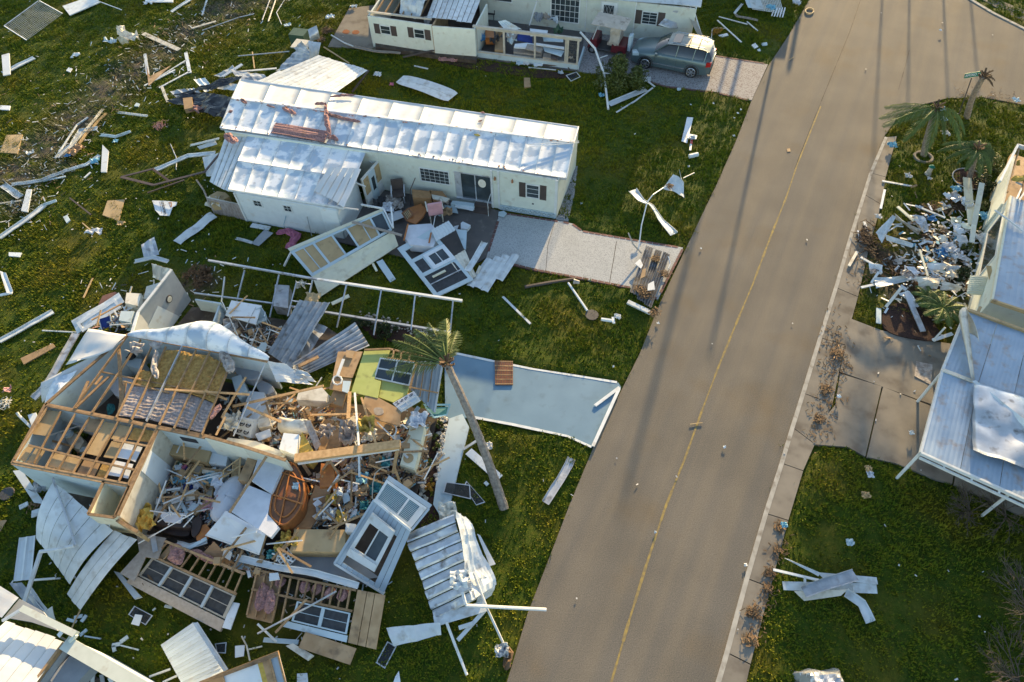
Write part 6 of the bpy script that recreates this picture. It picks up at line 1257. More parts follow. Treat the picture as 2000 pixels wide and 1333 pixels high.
for qq in ([(871,942,.15),(918,948,.15),(920,976,.12),(865,963,.15)],[(911,940,.1),(948,982,.1),(930,988,.1),(906,950,.1)]):q=Q(qq);b=B();q.holed(b,[(.04,.96,.06,.94)],0,.025);o=O('frame',b,'alu',mf);b=B();q.plate(b,.04,.96,.06,.94,0,.012);O('mesh',b,'thin_screen',o)
# ================================================================ debris beside house one
cw=T('porch_wall','fallen cream porch wall with tan boarded windows','wall',p(680,500))
qa=Q([(566,491,.9),(748,412,1.3),(766,450,.9),(610,542,.4)]);hol=[(.03,.12,.1,.9),(.13,.22,.1,.9),(.245,.42,.1,.9),(.44,.58,.1,.9),(.60,.74,.1,.9),(.75,.84,.1,.9),(.86,.98,.1,.9)]
b=B();qa.holed(b,hol,-.04,.04);w_=O('window_wall',b,'walk_paint',cw)
for k,h in enumerate(hol):
    if k in (3,):continue
    b=B();qa.plate(b,*h,-.02,.0 if k % 2 else .01);O('pane',b,MT['tan_board' if k not in (6,) else 'glass'],w_)
b=B();qa.ubar(b,-.03,.16,-.05,.08);O('top_rail',b,'pale_yellow',cw)
q=Q([(610,541,.42),(768,452,.85),(778,481,.35),(625,581,.08)]);b=B();q.plate(b,0,1,0,1,-.03,.05);O('lower_panel',b,'pale_yellow',cw);b=B();q.plate(b,.93,.95,0,1,.05,.07);O('trim_board',b,'pale_yellow',cw)
for a,c in (((749,408,1.5),(767,445,1.2)),((764,405,1.5),(768,446,1.1)),((705,400,1.6),(749,408,1.5)),((569,492,.9),(555,520,.2))):b=B();b.bar(P(a),P(c),.08);O('frame_bar',b,'white_trim',cw)
plank('grey_board',(688,434,1.3),(785,460,.9),.13,'beige_fabric','thin grey board lying across the boarded windows','board')
dw=T('door_wall','fallen white porch wall with a glass door and two open screens','wall',p(850,510));q=Q([(776,486,.5),(842,449,.8),(925,547,.4),(851,582,.15)])
b=B();hs=[(.12,.9,.10,.28),(.12,.36,.34,.56),(.48,.92,.34,.56),(.10,.92,.62,.94)];q.holed(b,hs,-.03,.03,v1=1.0);w_=O('wall_panel',b,'walk_paint',dw)
b=B();q.holed(b,[(.50,.90,.36,.54)],.031,.06,.40,1.0,.31,.59);dd=O('door',b,'white_panel',dw);b=B();q.plate(b,.50,.90,.36,.54,-.01,.02);O('pane',b,'glass',dd);b=B();q.vbar(b,.70,.04,.03,.06,.36,.54);O('mullion',b,'white_trim',dd)
b=B();q.plate(b,.12,.36,.34,.56,-.02,.0);O('screen',b,'screen',dw);b=B();q.plate(b,.10,.92,.62,.94,-.02,.0);O('screen',b,'screen',dw);b=B();q.ubar(b,.78,.05,.0,.04,.1,.92);O('mullion',b,'alu',dw);b=B();q.plate(b,.25,.6,.68,.71,.04,.09);O('loose_strip',b,'pale_yellow',dw)
rsheet('siding_panel',[(842,450,.85),(876,432,.9),(890,450,.85),(852,472,.8)],'white_siding',n=6,amp=.03,parent=dw)
rsheet('siding_panel',[(876,508,.55),(908,488,.55),(930,540,.35),(912,553,.3)],'offwhite',n=5,amp=.03,parent=dw)
rsheet('pale_board',[(890,448,.5),(912,450,.5),(910,488,.3),(906,486,.3)],'walk_paint',n=0,label='small pale board right of the fallen door wall',cat='board',dense=1)
for i,(a,c) in enumerate((((957,506),(918,560)),((974,503),(932,563)),((989,500),(946,570)),((1008,499),(975,549)))):
    a2,c2=(a[0],a[1],.3),(c[0],c[1],.25);d=(P(c2)-P(a2)).normalized();s=d.cross(Z)*.2
    b=B();A0,C0=P(a2),P(c2);b.grid(lambda u,v:A0.lerp(C0,v)+s*(2*u-1)+Z*(.05*(1-abs(2*u-1))+.02*i),2,4,.012);O('siding_strip',b,'white_metal',None,['first white folded siding strip beside the fallen door wall','second white folded siding strip from the door wall','third white folded siding strip from the door wall','outermost white folded siding strip on the driveway corner'][i],'siding','folded white siding strips')
gutter('white_trim_piece',[(947,474,.6),(930,505,.5),(914,530,.5)],.32,'white_metal','curved white trim piece standing over the siding panel',cat='trim');plank('pipe_end',(938,520,.5),(931,536,.3),.12,'offwhite','short cream pipe end under the curved trim piece','pipe')
slab('floral_cushion_box',[(798,440),(842,437),(858,455),(846,482),(800,478),(790,462)],'mattress',z=.7,th=.5,label='floral covered chair with wooden arms behind the door wall',cat='armchair')
plank('wooden_bow',(797,438,.9),(789,470,.8),.08,'orange_wood','curved wooden arm of the floral chair','armrest');plank('wooden_bow',(842,455,.9),(838,475,.8),.08,'orange_wood','right wooden arm of the floral chair','armrest')
chair('armchair',(852,428),12,'pink_vinyl','pink padded garden chair with cream arms on the patio',s=1.55,legm='offwhite',tilt=(0,0))
chair('office_chair',(781,392),185,'brown','dark slatted garden chair against the house wall',s=1.3,legm='mattress')
slab('orange_table',[(800,406),(822,398),(834,410),(826,424),(812,438),(796,432)],'orange_wood',z=.6,th=.08,label='orange wooden table top tipped beside the pink chair',cat='table')
rk=T('spindle_chair','brown spindled chair back lying left of the orange table top','chair',P((793,423),.4));q=Q([(784,417,.7),(799,406,.9),(808,420,.7),(795,434,.5)]);b=B();q.holed(b,[(.12,.88,.12,.88)],0,.05);O('frame',b,'furniture',rk)
for k in range(4):b=B();q.vbar(b,.25+k*.17,.04,0,.04,.1,.9);O('spindle',b,'tan_board',rk)
slab('sideboard',[(804,370),(842,374),(842,388),(806,386)],'beech',z=.8,th=.6,label='light brown sideboard standing under the gridded window',cat='sideboard')
slab('cupboard_flap',[(838,372),(864,374),(872,384),(845,388)],'beech',z=.8,th=.3,label='light brown door flap right of the sideboard',cat='door');slab('ironing_board',[(843,380),(864,384),(878,388),(870,394),(845,388)],'offwhite',z=.9,th=.06,label='cream ironing board resting on the sideboard end',cat='ironing board')
slab('white_board',[(868,400),(891,405),(895,417),(868,412)],'walk_paint',z=.2,label='small pale board right of the pink garden chair',cat='board');slab('white_board',[(893,394),(927,404),(924,412),(888,404)],'white_panel',z=.35,label='white board leaning under the sliding door',cat='board')
slab('white_board',[(757,418),(784,410),(790,424),(764,434)],'white_panel',z=.3,label='white board lying below the patio rubbish',cat='board');slab('white_board',[(888,442),(896,440),(893,448),(884,446)],'white_panel',z=.1,label='tiny white tile above the door wall corner',cat='tile')
slab('white_box',[(900,436),(904,433),(919,440),(913,448),(900,447)],'white_panel',z=.3,th=.2,label='small open white box on the patio',cat='box');slab('white_scrap',[(974,414),(984,412),(990,417),(984,424),(973,421)],'walk_paint',z=.15,label='small pale scrap at the house end of the driveway',cat='scrap')
slab('doormat_board',[(884,392),(926,397),(926,404),(880,398)],'walk_paint',z=.4,th=.3,label='pale ledge under the sliding door',cat='ledge')
for i,(x,y,m,r,lab) in enumerate(((768,396,'film',.5,'clear plastic sheeting on the patio corner'),(760,408,'mattress',.4,'white cloth on the patio corner'),(778,404,'film',.35,'plastic bag beside the slatted garden chair'),(748,392,'charcoal',.3,'black chair cushion in the patio corner'),(738,398,'charcoal',.28,'second black cushion under the boarded wall'),(824,384,'orange_wood',.25,'small orange wood scrap in front of the sideboard'),(870,396,'beige_fabric',.22,'beige rag at the end of the sideboard'),(858,420,'walk_paint',.22,'blue cloth on the pink garden chair'),(875,416,'ply',.3,'scatter of brown chips beside the pink chair'))):crumpled('patio_rubbish',(x,y,.3),r,m,lab,'rubbish',h=.25,seed=300+i)
pole('white_rod',[(802,400,.1),(801,372,1.0),(811,348,1.9)],.025,'brown','thin dark rod leaning on the house wall beside the sideboard','rod');pole('white_rod',[(846,445,.8),(850,422,.9)],.02,'white_trim','thin white rod standing before the pink chair','rod')
rsheet('blue_strip',[(735,512,.3),(747,506,.3),(773,545,.1),(762,552,.1)],'walk_paint',n=0,label='pale blue strip on the grass below the cream porch wall',cat='board',crump=.06,dense=2);plank('tan_stick',(728,515,.2),(736,530,.1),.12,'pale_yellow','short cream stick beside the pale blue strip','stick')
plank('board',(648,594,.1),(682,578,.2),.2,'pale_yellow','narrow cream board peeping out under the porch wall','board')
rsheet('grey_tray',[(518,450,.2),(534,456,.2),(506,482,.1),(491,476,.1)],'grey_wall',n=1,label='dark grey folded panel on the grass before the white shed',cat='panel',crump=.05,dense=4);gutter('white_edge',[(461,467,.1),(476,471,.1),(492,476,.1)],.14,'white_metal','thin white strip joined to the dark grey folded panel')
fluff('pink_cloth',[(540,458),(560,450),(578,460),(572,475),(558,486)],.5,'pink_cloth','pink patterned cloth lying in front of the white shed','cloth',z=.12,h=.15)
rsheet('white_strip',[(338,470,.1),(352,477,.1),(424,424,.3),(411,414,.3)],'white_metal',n=0,label='broad pale metal strip lying left of the white shed',cat='metal strip',crump=.12,dense=3)
plank('white_board',(491,440,.1),(527,447,.1),.3,'white_panel','white board under the foot of the white shed','board')
slab('cardboard_heap',[(410,382),(424,374),(440,376),(448,384),(428,396),(412,398)],'tan_board',z=1.0,th=.5,label='tan blocks stacked at the left end of the shed',cat='block');crumpled('blanket',(420,398,.7),.45,'offwhite','grey-white rag over the stacked tan blocks','rag',h=.4,seed=33)
pole('post',[(384,352,.2),(398,372,.3),(412,405,.3)],.05,'beige_fabric','grey post leaning left of the shed','post')
# ---- frame around the left of house one
for i,(a,c,w_,m,lab) in enumerate((((236,346,.4),(300,362,.4),.16,'dark_brown_metal','left brown metal bar of the bent frame on the lawn'),((300,362,.4),(400,336,.8),.14,'dark_brown_metal','middle brown metal bar reaching to the house roof'),((398,338,.9),(436,292,1.6),.12,'dark_brown_metal','upper brown metal bar under the roof end'),((238,346,.3),(300,330,.5),.12,'dark_brown_metal','upper left brown bar of the bent frame'),((298,330,.5),(333,356,.2),.14,'dark_brown_metal','short slanting brown bar of the bent frame'),((288,377,.1),(360,352,.2),.08,'brown','thin dark stick below the bent brown frame'))):plank('metal_bar',a,c,w_,m,lab,'metal bar')
gutter('white_gutter',[(302,334,.3),(368,306,.4),(420,300,.6)],.32,'white_metal','long pale gutter running into the left end of the house');gutter('thin_gutter',[(372,286,.4),(428,272,.9)],.12,'white_metal','thin white gutter under the pink clump');rsheet('torn_fringe',[(384,286,.4),(420,274,.8),(424,282,.8),(390,292,.4)],'white_metal',n=0,label='torn white fringe strip left of the house',cat='strip',crump=.1,dense=5)
rsheet('white_sheet',[(396,308,.8),(432,298,1.2),(420,345,1.0),(404,345,.8)],'white_metal',n=2,amp=.03,label='pale sheet hanging under the left roof end',cat='sheet')
pole('thin_rod',[(333,282),(345,310),(344,332)],.03,'alu','bent thin metal rod on the lawn left of the house','rod')
# ---- pile behind the house
cr9=T('fallen_roof_sheet','pale ribbed carport roof leaning behind the white roofed house','roof sheet',p(600,160));pans(cr9,[(470,172,2.2),(654,182,1.6),(719,137,.9),(622,108,1.6)],12,'white_metal',crump=.03,gap=.02,drop=.015)
plank('edge_strip',(720,138,.8),(688,180,.6),.12,'brown','brown edge strip of the leaning carport roof','edge strip');plank('tan_stick',(632,92,.6),(682,124,.3),.09,'tan_board','long tan stick behind the leaning carport roof','stick')
rsheet('grey_ribbed_sheet',[(540,140,.7),(592,84,1.4),(605,100,1.6),(606,128,1.2)],'grey_metal',n=5,amp=.06,label='grey ribbed sheets standing left of the leaning carport roof',cat='metal sheet',crump=.1);rsheet('grey_ribbed_sheet',[(575,95,1.0),(590,80,1.6),(598,92,1.5),(586,105,1.0)],'grey_metal',n=2,amp=.05,label='short grey ribbed piece above the others',cat='metal sheet')
rsheet('chimney_cover',[(601,58,1.8),(618,50,2.0),(625,75,1.2),(606,82,1.2)],'alu',n=1,amp=.03,label='bright bent metal duct standing beside the green cabinet',cat='duct',arch=.2,dense=5);rsheet('chimney_cover',[(602,80,1.3),(627,84,1.2),(622,112,.5),(606,119,.5)],'white_metal',n=1,label='lower pale metal duct section under the bright one',cat='duct',arch=.15,dense=5)
tr=T('utility_cabinet','green utility cabinet on the grass near the top','utility cabinet',p(588,88));b=B();b.box(p(590,88),1.1,.9,.95,ED,ND);O('body',b,'green_mid',tr);b=B();b.box(p(590,88,.95),1.2,1.0,.08,ED,ND);O('lid',b,'offwhite',tr)
slab('torn_sheet',[(526,148),(545,138),(565,142),(550,162),(524,160)],'white_metal',z=1.0,th=.03,label='small white torn sheet with brown stains behind the house',cat='sheet')
rsheet('ribbed_sheet',[(330,190,.3),(430,172,.9),(475,150,1.5),(452,150,1.2)],'black_film',n=4,amp=.04,label='black plastic sheet spread from the left end of the house',cat='plastic sheet',crump=.25,nv=12,dense=4,okind=None)
rsheet('black_sheet',[(326,198,.2),(438,232,.8),(455,190,1.5),(380,178,.6)],'black_film',n=3,amp=.02,label='black tarpaulin with gold folds beside the left roof end',cat='tarpaulin',crump=.3,nv=12,dense=5)
crumpled('pink_litter',(380,215,.5),.6,'pink','pink fibre scattered along the black tarpaulin','insulation',h=.25,seed=44,aspect=.5,rot=-.3);slab('tan_box',[(357,192),(375,190),(376,210),(360,214)],'cardboard',z=.7,th=.3,label='open brown carton on the black tarpaulin',cat='carton')
for i,(c4,lab) in enumerate((([(378,156,.5),(400,152,.6),(418,174,.5),(400,180,.5)],'white folded panel above the black tarpaulin'),([(332,180,.3),(360,174,.4),(386,186,.4),(345,192,.3)],'white torn sheet at the top of the black tarpaulin'),([(425,158,.6),(470,168,1.2),(468,178,1.2),(420,172,.7)],'pale ribbed strip above the black tarpaulin'),([(418,148,.5),(455,128,.9),(462,140,.9),(432,152,.6)],'pale bent panel near the top of the black tarpaulin'),([(365,175,.3),(378,172,.3),(402,186,.4),(392,190,.4)],'thin grey ribbed strip between the torn sheets'),([(450,137,1.0),(515,145,1.0),(525,157,1.0),(470,160,1.0)],'grey-blue ribbed strip along the back eave'))):rsheet('torn_sheet',c4,'white_metal' if i % 2 == 0 else 'grey_metal',n=2,amp=.04,label=lab,cat='sheet',crump=.12,dense=4,kind='seam')
plank('white_beam',(462,141,.8),(540,134,.8),.14,'white_trim','long white beam above the grey-blue ribbed strip','beam');plank('white_board',(435,150,.8),(473,126,1.0),.22,'white_panel','white board leaning across the pale panels','board');pole('thin_pole',[(465,110,.1),(565,101,.2)],.04,'grey_metal','thin grey pole on the grass near the top','pole')
plank('stick',(493,102,.05),(497,134,.2),.07,'tan_board','tan stick crossing the thin grey pole','stick')
# ---- top strip of lawn debris
rsheet('roof_sheet',[(772,156,.15),(785,145,.2),(896,181,.15),(878,200,.1)],'white_metal',n=0,label='long curved white roof panel lying on the grass behind the house',cat='roof panel',arch=.12,dense=4,nv=8) if False else None
pn=T('roof_sheet','long pale roof panel with cut ends lying on the grass behind the house','roof panel',p(830,172))
for o0,o1 in ((0,.49),(.51,1)):
    b=B();tl,tr_,br2,bl2=[P(k) for k in ((790,146,.3),(897,180,.25),(872,200,.2),(771,163,.2))]
    b.grid(lambda u,v:tl.lerp(tr_,v).lerp(bl2.lerp(br2,v),(o0+(o1-o0)*u)*(1-.25*(2*v-1) ** 8)+.12*(2*v-1) ** 8)+Z*(.12*math.sin(math.pi*v)),4,14,.02);O('panel_strip',b,'white_metal',pn)
crumpled('white_scrap',(738,147,.1),.28,'white_panel','star shaped white scrap behind the house','scrap',h=.15,seed=2);crumpled('red_cloth',(765,166,.1),.16,'pink_cloth','small dark red cloth at the end of the pale roof panel','cloth',h=.12,seed=8)
pole('white_pipe',[(647,69,.1),(672,84,.1),(690,91,.15)],.05,'white_trim','white pipe on the concrete pad at the top','pipe');gutter('gutter_piece',[(690,92,.2),(730,101,.2),(782,105,.2)],.2,'beige_fabric','long brown and white gutter below the cream wall');plank('brown_bar',(787,112,.2),(856,97,.5),.16,'brown','brown bar leaning on the cream wall corner','bar')
pole('branch',[(851,66,.9),(872,88,.4),(876,106,.05)],.035,'twig','bare forked branch left arm against the cream wall','branch',group=None);pole('branch',[(894,65,.9),(888,86,.5),(876,106,.05)],.035,'twig','bare forked branch right arm against the cream wall','branch')
fluff('insulation',[(856,118),(875,115),(893,120)],.5,'pink','pink insulation heap at the foot of the cream wall',z=.12,h=.2);plank('white_rod',(809,129,.05),(836,135,.05),.1,'white_trim','thin white strip on the lawn below the cream wall','strip')
slab('carton',[(1023,152),(1035,152),(1037,170),(1024,171)],'cardboard',z=.12,th=.1,label='printed brown carton on the lawn below the open porch',cat='carton');b=B();b.poly([P(k,.125) for k in ((1023.5,158),(1036,158),(1036,162),(1024,162))],.004);O('label_strip',b,'paper',bpy.data.objects['carton.001'] if 'carton.001' in bpy.data.objects else None) if False else None
mf=T('mesh_frame','small dark screen lying at the corner of the open porch','screen',p(1120,150));q=Q([(1105,148,.06),(1126,141,.06),(1134,151,.06),(1115,160,.06)]);b=B();q.holed(b,[(.06,.94,.08,.92)],0,.03);O('frame',b,'white_trim',mf);b=B();q.plate(b,.06,.94,.08,.92,0,.01);O('mesh',b,'thin_screen',mf)
for i,(x,y,m,r,lab) in enumerate(((1015,124,'walk_paint',.3,'pale blue bag at the foot of the porch knee wall'),(1028,125,'paper',.25,'white paper square at the foot of the porch knee wall'),(1051,126,'white_panel',.35,'larger white paper sheet against the porch knee wall'),(1095,143,'blue_grey_siding',.2,'small blue-grey scrap at the porch corner'),(1180,165,'white_panel',.3,'white scrap in front of the round shrub'),(1175,187,'lblue',.22,'blue bottle shaped scrap on the lawn below the shrub'),(1326,176,'walk_paint',.15,'tiny pale blue ball below the parked car'))):crumpled('paper_scrap',(x,y,.1),r,m,lab,'scrap',h=.15,seed=400+i,n=6)
pole('cast_pipe',[(1060,127,.15),(1108,130,.15),(1112,136,.1)],.05,'brown','dark bent pipe along the foot of the porch','pipe');plank('strip',(1032,132,.08),(1086,137,.08),.06,'white_trim','thin white strip in the flower bed','strip')
# porch contents
for i,(pts,z,th,m,lab,cat) in enumerate((([(968,72),(984,74),(985,98),(966,98)],.6,.4,'cardboard','open brown carton in the left bay of the porch','carton'),([(948,52),(964,54),(965,74),(948,74)],.8,.5,'orange_wood','brown plastic bin in the porch corner','bin'),([(1003,90),(1060,97),(1058,108),(1003,102)],.55,.4,'beige_fabric','floral cushions in the middle of the porch','cushion'),([(1006,86),(1030,84),(1058,88),(1060,96),(1004,92)],.9,.1,'white_panel','bright white sheet over the porch cushions','sheet'),([(1030,86),(1062,90),(1056,102),(1026,96)],.95,.06,'beige_fabric','beige board right of the bright white sheet','board'),([(1047,84),(1102,92),(1102,96),(1047,88)],1.1,.06,'white_trim','long white beam lying in the right porch bay','beam'),([(1060,92),(1102,100),(1096,110),(1064,100)],.9,.05,'walk_paint','pale blue corrugated piece in the right porch bay','sheet'),([(1012,62),(1038,66),(1040,84),(1010,78)],.9,.06,'blue_cloth','dark blue tarpaulin in the middle porch bay','tarpaulin'),([(1035,56),(1070,60),(1068,70),(1036,70)],1.3,.05,'white_panel','white panel over the back of the porch','panel'),([(1060,72),(1100,74),(1100,82),(1062,80)],1.0,.05,'walk_paint','pale blue sheet behind the long white porch beam','sheet'),([(990,60),(1012,64),(1005,76),(988,72)],1.0,.05,'beige_fabric','grey cracked board left of the blue tarpaulin','board'),([(1062,104),(1090,108),(1086,116),(1060,112)],.6,.3,'beige_fabric','beige cushion at the front of the right porch bay','cushion'),([(1076,105),(1090,107),(1088,116),(1076,114)],.75,.1,'brown','dark red-brown cushion in the right porch bay','cushion'))):slab(cat.replace(' ','_') if cat != 'beam' else 'porch_beam_debris',pts,m,z=z,th=th,label=lab,cat=cat)
chair('garden_chair',(959,38),170,'charcoal','dark garden chair by the back wall of the open porch',s=1.2,arms=True)
for i,(x,y,m,lab) in enumerate(((938,80,'blue_plastic','bright blue sheet hanging in the left porch bay'),(966,84,'charcoal','dark bundle beside the brown porch carton'),(976,68,'ply','brown rags above the brown porch carton'),(1028,70,'charcoal','black bag behind the blue porch tarpaulin'),(1090,66,'green_mid','dark green cloth behind the long porch beam'),(1068,36,'beige_fabric','beige heap of rags beside the glazed porch door'),(1080,42,'white_panel','white folded chair beside the glazed porch door'),(1052,40,'grey_wall','grey tangle of netting by the porch wall'),(1118,116,'beige_fabric','beige bag in the narrow end bay of the porch'),(1000,84,'walk_paint','pale blue cooler left of the floral cushions'))):crumpled('porch_clutter',(x,y,.6),.38,m,lab,'clutter',h=.5,seed=500+i,n=7)
pole('white_pole',[(1053,-12,2.6),(1034,50,.8)],.05,'white_trim','white pole leaning across the top of the porch','pole')
# bent pole by the shrub
pole('downpipe',[(1133,63,2.2),(1162,95,1.5),(1180,145,.8),(1188,214,.1)],.07,'white_trim','long bent white downpipe leaning from the porch corner over the shrub','downpipe',n=8);pole('white_spur',[(1173,113,1.0),(1186,109,.8)],.04,'white_trim','short white arm sticking out of the bent downpipe','pipe');pole('white_spur',[(1180,143,.9),(1214,149,.6)],.04,'white_trim','longer white arm at the middle of the bent downpipe','pipe')
gutter('white_gutter',[(1190,205,.15),(1225,190,.15),(1262,175,.2)],.42,'white_metal','straight white gutter on the lawn below the shrub',crump=.01);plank('rod',(1204,220,.08),(1240,198,.08),.1,'white_trim','lower thin rod running parallel to the straight gutter','rod');plank('rod',(1240,198,.08),(1275,172,.15),.09,'white_trim','upper thin rod beside the straight gutter','rod')
lt=T('lattice','small white diamond lattice beside the parked car','lattice',p(1258,155));q=Q([(1246,151,.3),(1270,150,.3),(1270,160,.2),(1250,160,.2)]);b=B()
for k in range(6):
    for s in (0,1):a=q.pt(k/5,0);c=q.pt(min(1,max(0,k/5+(.3 if s else-.3))),1);b.bar(a,c,.04,.02)
O('laths',b,'white_trim',lt,kind='stuff')
plank('white_bar',(1266,160,.3),(1279,170,.2),.1,'white_trim','short white bar below the diamond lattice','bar')
# front lawn of house one
rsheet('upright_board',[(1342,229,.12),(1354,230,.12),(1342,280,.1),(1331,276,.1)],'white_panel',n=0,label='upright white board on the lawn near the road',cat='board',dense=1);slab('white_bracket',[(1344,261),(1362,265),(1360,272),(1342,270)],'white_panel',z=.2,label='small white bracket at the foot of the upright white board',cat='bracket')
plank('marker_post',(1351,270,.1),(1348,294,.1),.12,'white_trim','white marker stake with a red band on the lawn','stake');b=B();b.bar(P((1351,274,.13)),P((1350,281,.13)),.13,.05);O('red_band',b,'red_lens',bpy.data.objects['marker_post'])
pole('white_tube',[(1346,306,.15),(1363,302,.15)],.13,'white_panel','short fat white tube on the lawn near the road','tube',n=10)
for i,(x,y,lab) in enumerate(((1349,205,'white scrap above the upright white board near the road'),(1240,263,'lone white scrap in the middle of the shaded front lawn'),(1345,326,'white scrap above the kinked silver sheet'),(1434,231,'lower of two white scraps at the lawn edge by the road'),(1441,222,'upper of two white scraps at the lawn edge by the road'),(1393,203,'white scrap on the sunlit lawn below the driveway of the car'),(1433,266,'white scrap at the road edge below the close pair'),(1136,398,'white scrap near the gravel strip'),(1369,486,'white scrap on the road beside the driveway end'),(1285,632,'white scrap at the road edge below the metal stack'),(1198,717,'torn white scrap near the blue driveway edge'),(1447,215,'topmost white scrap at the lawn edge'),(1415,874,'white ball shaped scrap on the road right of the centre line'),(1280,1040,'white scrap on the lower centre line of the road'),(1456,1104,'white ball at the lower kerb'))):crumpled('white_scrap',(x,y,.05),random.uniform(.05,.08),'white_panel',lab,'scrap',h=.07,seed=600+i,n=5)
gutter('twisted_strip',[(1235,372,.3),(1252,392,.3),(1272,402,.3),(1290,430,.2),(1316,458,.1)],.52,'white_metal','long twisted white strip on the lawn between house and road',twist=.7,cat='metal strip')
pole('bent_pole',[(1247,488,.1),(1253,440,.5),(1264,395,.8),(1275,381,.9),(1296,367,.5)],.032,'white_trim','bent white pole arching over the twisted strip','pole')
rsheet('kinked_sheet',[(1295,366,.3),(1316,338,.6),(1336,355,.4),(1337,386,.1)],'white_metal',n=0,label='kinked silver sheet near the road with leaves on it',cat='sheet',crump=.3,dense=6,nv=8);leafheap((1308,364,.45),.25,'brown leaves caught on the kinked silver sheet');rsheet('upright_fin',[(1327,331,1.0),(1331,350,.7),(1334,354,.3),(1330,352,.2)],'white_metal',n=0,label='thin metal fin standing on the kinked sheet',cat='fin',dense=2);pole('rod',[(1335,348,.4),(1356,338,.3)],.03,'white_trim','thin rod pointing from the kinked sheet to the road','rod')
mm=T('mailbox_post','bent dark pipe with a white kinked plate over the driveway end','post',p(1252,498));b=B();b.tube([P((1227,455,1.0)),P((1237,478,.6)),P((1253,495,.2))],.04,6);O('pipe',b,'beige_fabric',mm);b=B();b.poly([P(k,.3) for k in ((1240,515),(1250,506),(1256,518),(1252,525))],.03);O('plate',b,'white_panel',mm)
mp_=T('metal_stack','stack of grey ribbed roof strips with dead leaves at the driveway end','metal sheet',p(1268,560))
for c4 in ([(1262,482,.2),(1276,486,.2),(1246,580,.2),(1230,572,.2)],[(1281,488,.25),(1293,492,.25),(1258,592,.25),(1244,584,.25)],[(1296,494,.3),(1308,499,.3),(1272,602,.25),(1258,594,.25)]):rsheet('ribbed_strip',c4,'dark_ribbed',n=3,amp=.09,parent=mp_,crump=.06,nv=12)
b=B();b.bar(P((1226,590,.3)),P((1272,612,.2)),.22,.1);O('end_cap',b,'white_metal',mp_);
for k,(x,y,r) in enumerate(((1260,575,.5),(1248,566,.3),(1281,508,.3),(1298,537,.3),(1278,612,.3))):leafheap((x,y,.32),r,['largest','left','topmost','right hand','lowest'][k]+' brown leaf clump on the stack of grey strips',n=90)
slab('white_scrap',[(1266,555),(1277,549),(1279,566),(1264,568)],'white_panel',z=.45,label='white scrap lying on the stack of grey strips',cat='scrap');slab('tan_scrap',[(1255,527),(1262,524),(1260,540),(1250,545)],'cardboard',z=.5,label='tan scrap lying on the stack of grey strips',cat='scrap');pole('white_rod',[(1305,501,.4),(1309,516,.3),(1305,525,.3)],.03,'white_trim','thin white rod at the road side of the metal stack','rod')
plank('white_stick',(982,580),(1036,633),.11,'white_panel','long white stick lying alone on the lawn below the driveway','stick');pole('fallen_lamp_post',[(1025,561),(1075,552),(1123,545)],.09,'brown','brown lamp post lying on the lawn below the driveway','lamp post');b=B();c=p(1126,551,.15);b.tube([c-ED*.15,c+ED*.15],.14,8,.08);O('lamp_head',b,'film',None,'glass lamp head at the end of the fallen lamp post','lamp')
pole('white_pole',[(1110,553,.1),(1147,607,.1)],.06,'white_panel','white pole pointing at the round drain cover','pole');b=B();c=p(1156,616,.04);b.tube([c,c+Z*.04],.32,14);O('drain_cover',b,'charcoal',None,'dark round drain cover in the lawn','drain cover')
pole('white_pipe',[(1174,624,.15),(1196,627,.15)],.09,'white_panel','white pipe joint on the lawn near the road','pipe');plank('bracket',(1197,620,.15),(1199,632,.15),.12,'white_panel','white flange across the end of the pipe joint','flange');crumpled('scrap',(1206,620,.1),.18,'paper','torn white scrap behind the pipe joint','scrap',h=.15,seed=5)
plank('white_board',(1210,757,.1),(1162,793,.08),.14,'white_trim','white board at the road corner of the blue driveway','board');plank('white_edge_board',(1209,760,.12),(1158,872,.12),.14,'white_trim','long white board closing the road end of the blue driveway','board')
pt_=T('wooden_grate','brown slatted pallet lying on the edge of the blue driveway','pallet',p(985,730));q=Q([(966,705,.05),(1002,706,.05),(1002,753,.05),(967,753,.05)])
for k in range(11):b=B();q.vbar(b,.04+k*.092,.055,0,.04);O('slat',b,'furniture',pt_)
for k in range(6):b=B();q.ubar(b,.04+k*.184,.05,.03,.045);O('crossbar',b,'wood',pt_)
for i,(a,c,w_,lab) in enumerate((((1117,896),(1065,983),.34,'silver gutter strip lying on the lawn near the road'),)):gutter('silver_gutter',[(*a,.1),((a[0]+c[0])/2+3,(a[1]+c[1])/2,.1),(*c,.1)],w_,'alu',lab)
plank('board',(915,882,.1),(976,935,.1),.36,'white_panel','white board lying under the leaning palm trunk','board');plank('rod',(905,878,.15),(944,853,.15),.1,'white_trim','thin white rod crossing the palm trunk','rod');crumpled('scrap',(954,872,.1),.2,'paper','small printed paper scrap right of the palm trunk','scrap',h=.12,seed=66,n=6);plank('scrap',(947,942,.1),(953,948,.1),.14,'walk_paint','tiny pale blue scrap right of the palm trunk','scrap')
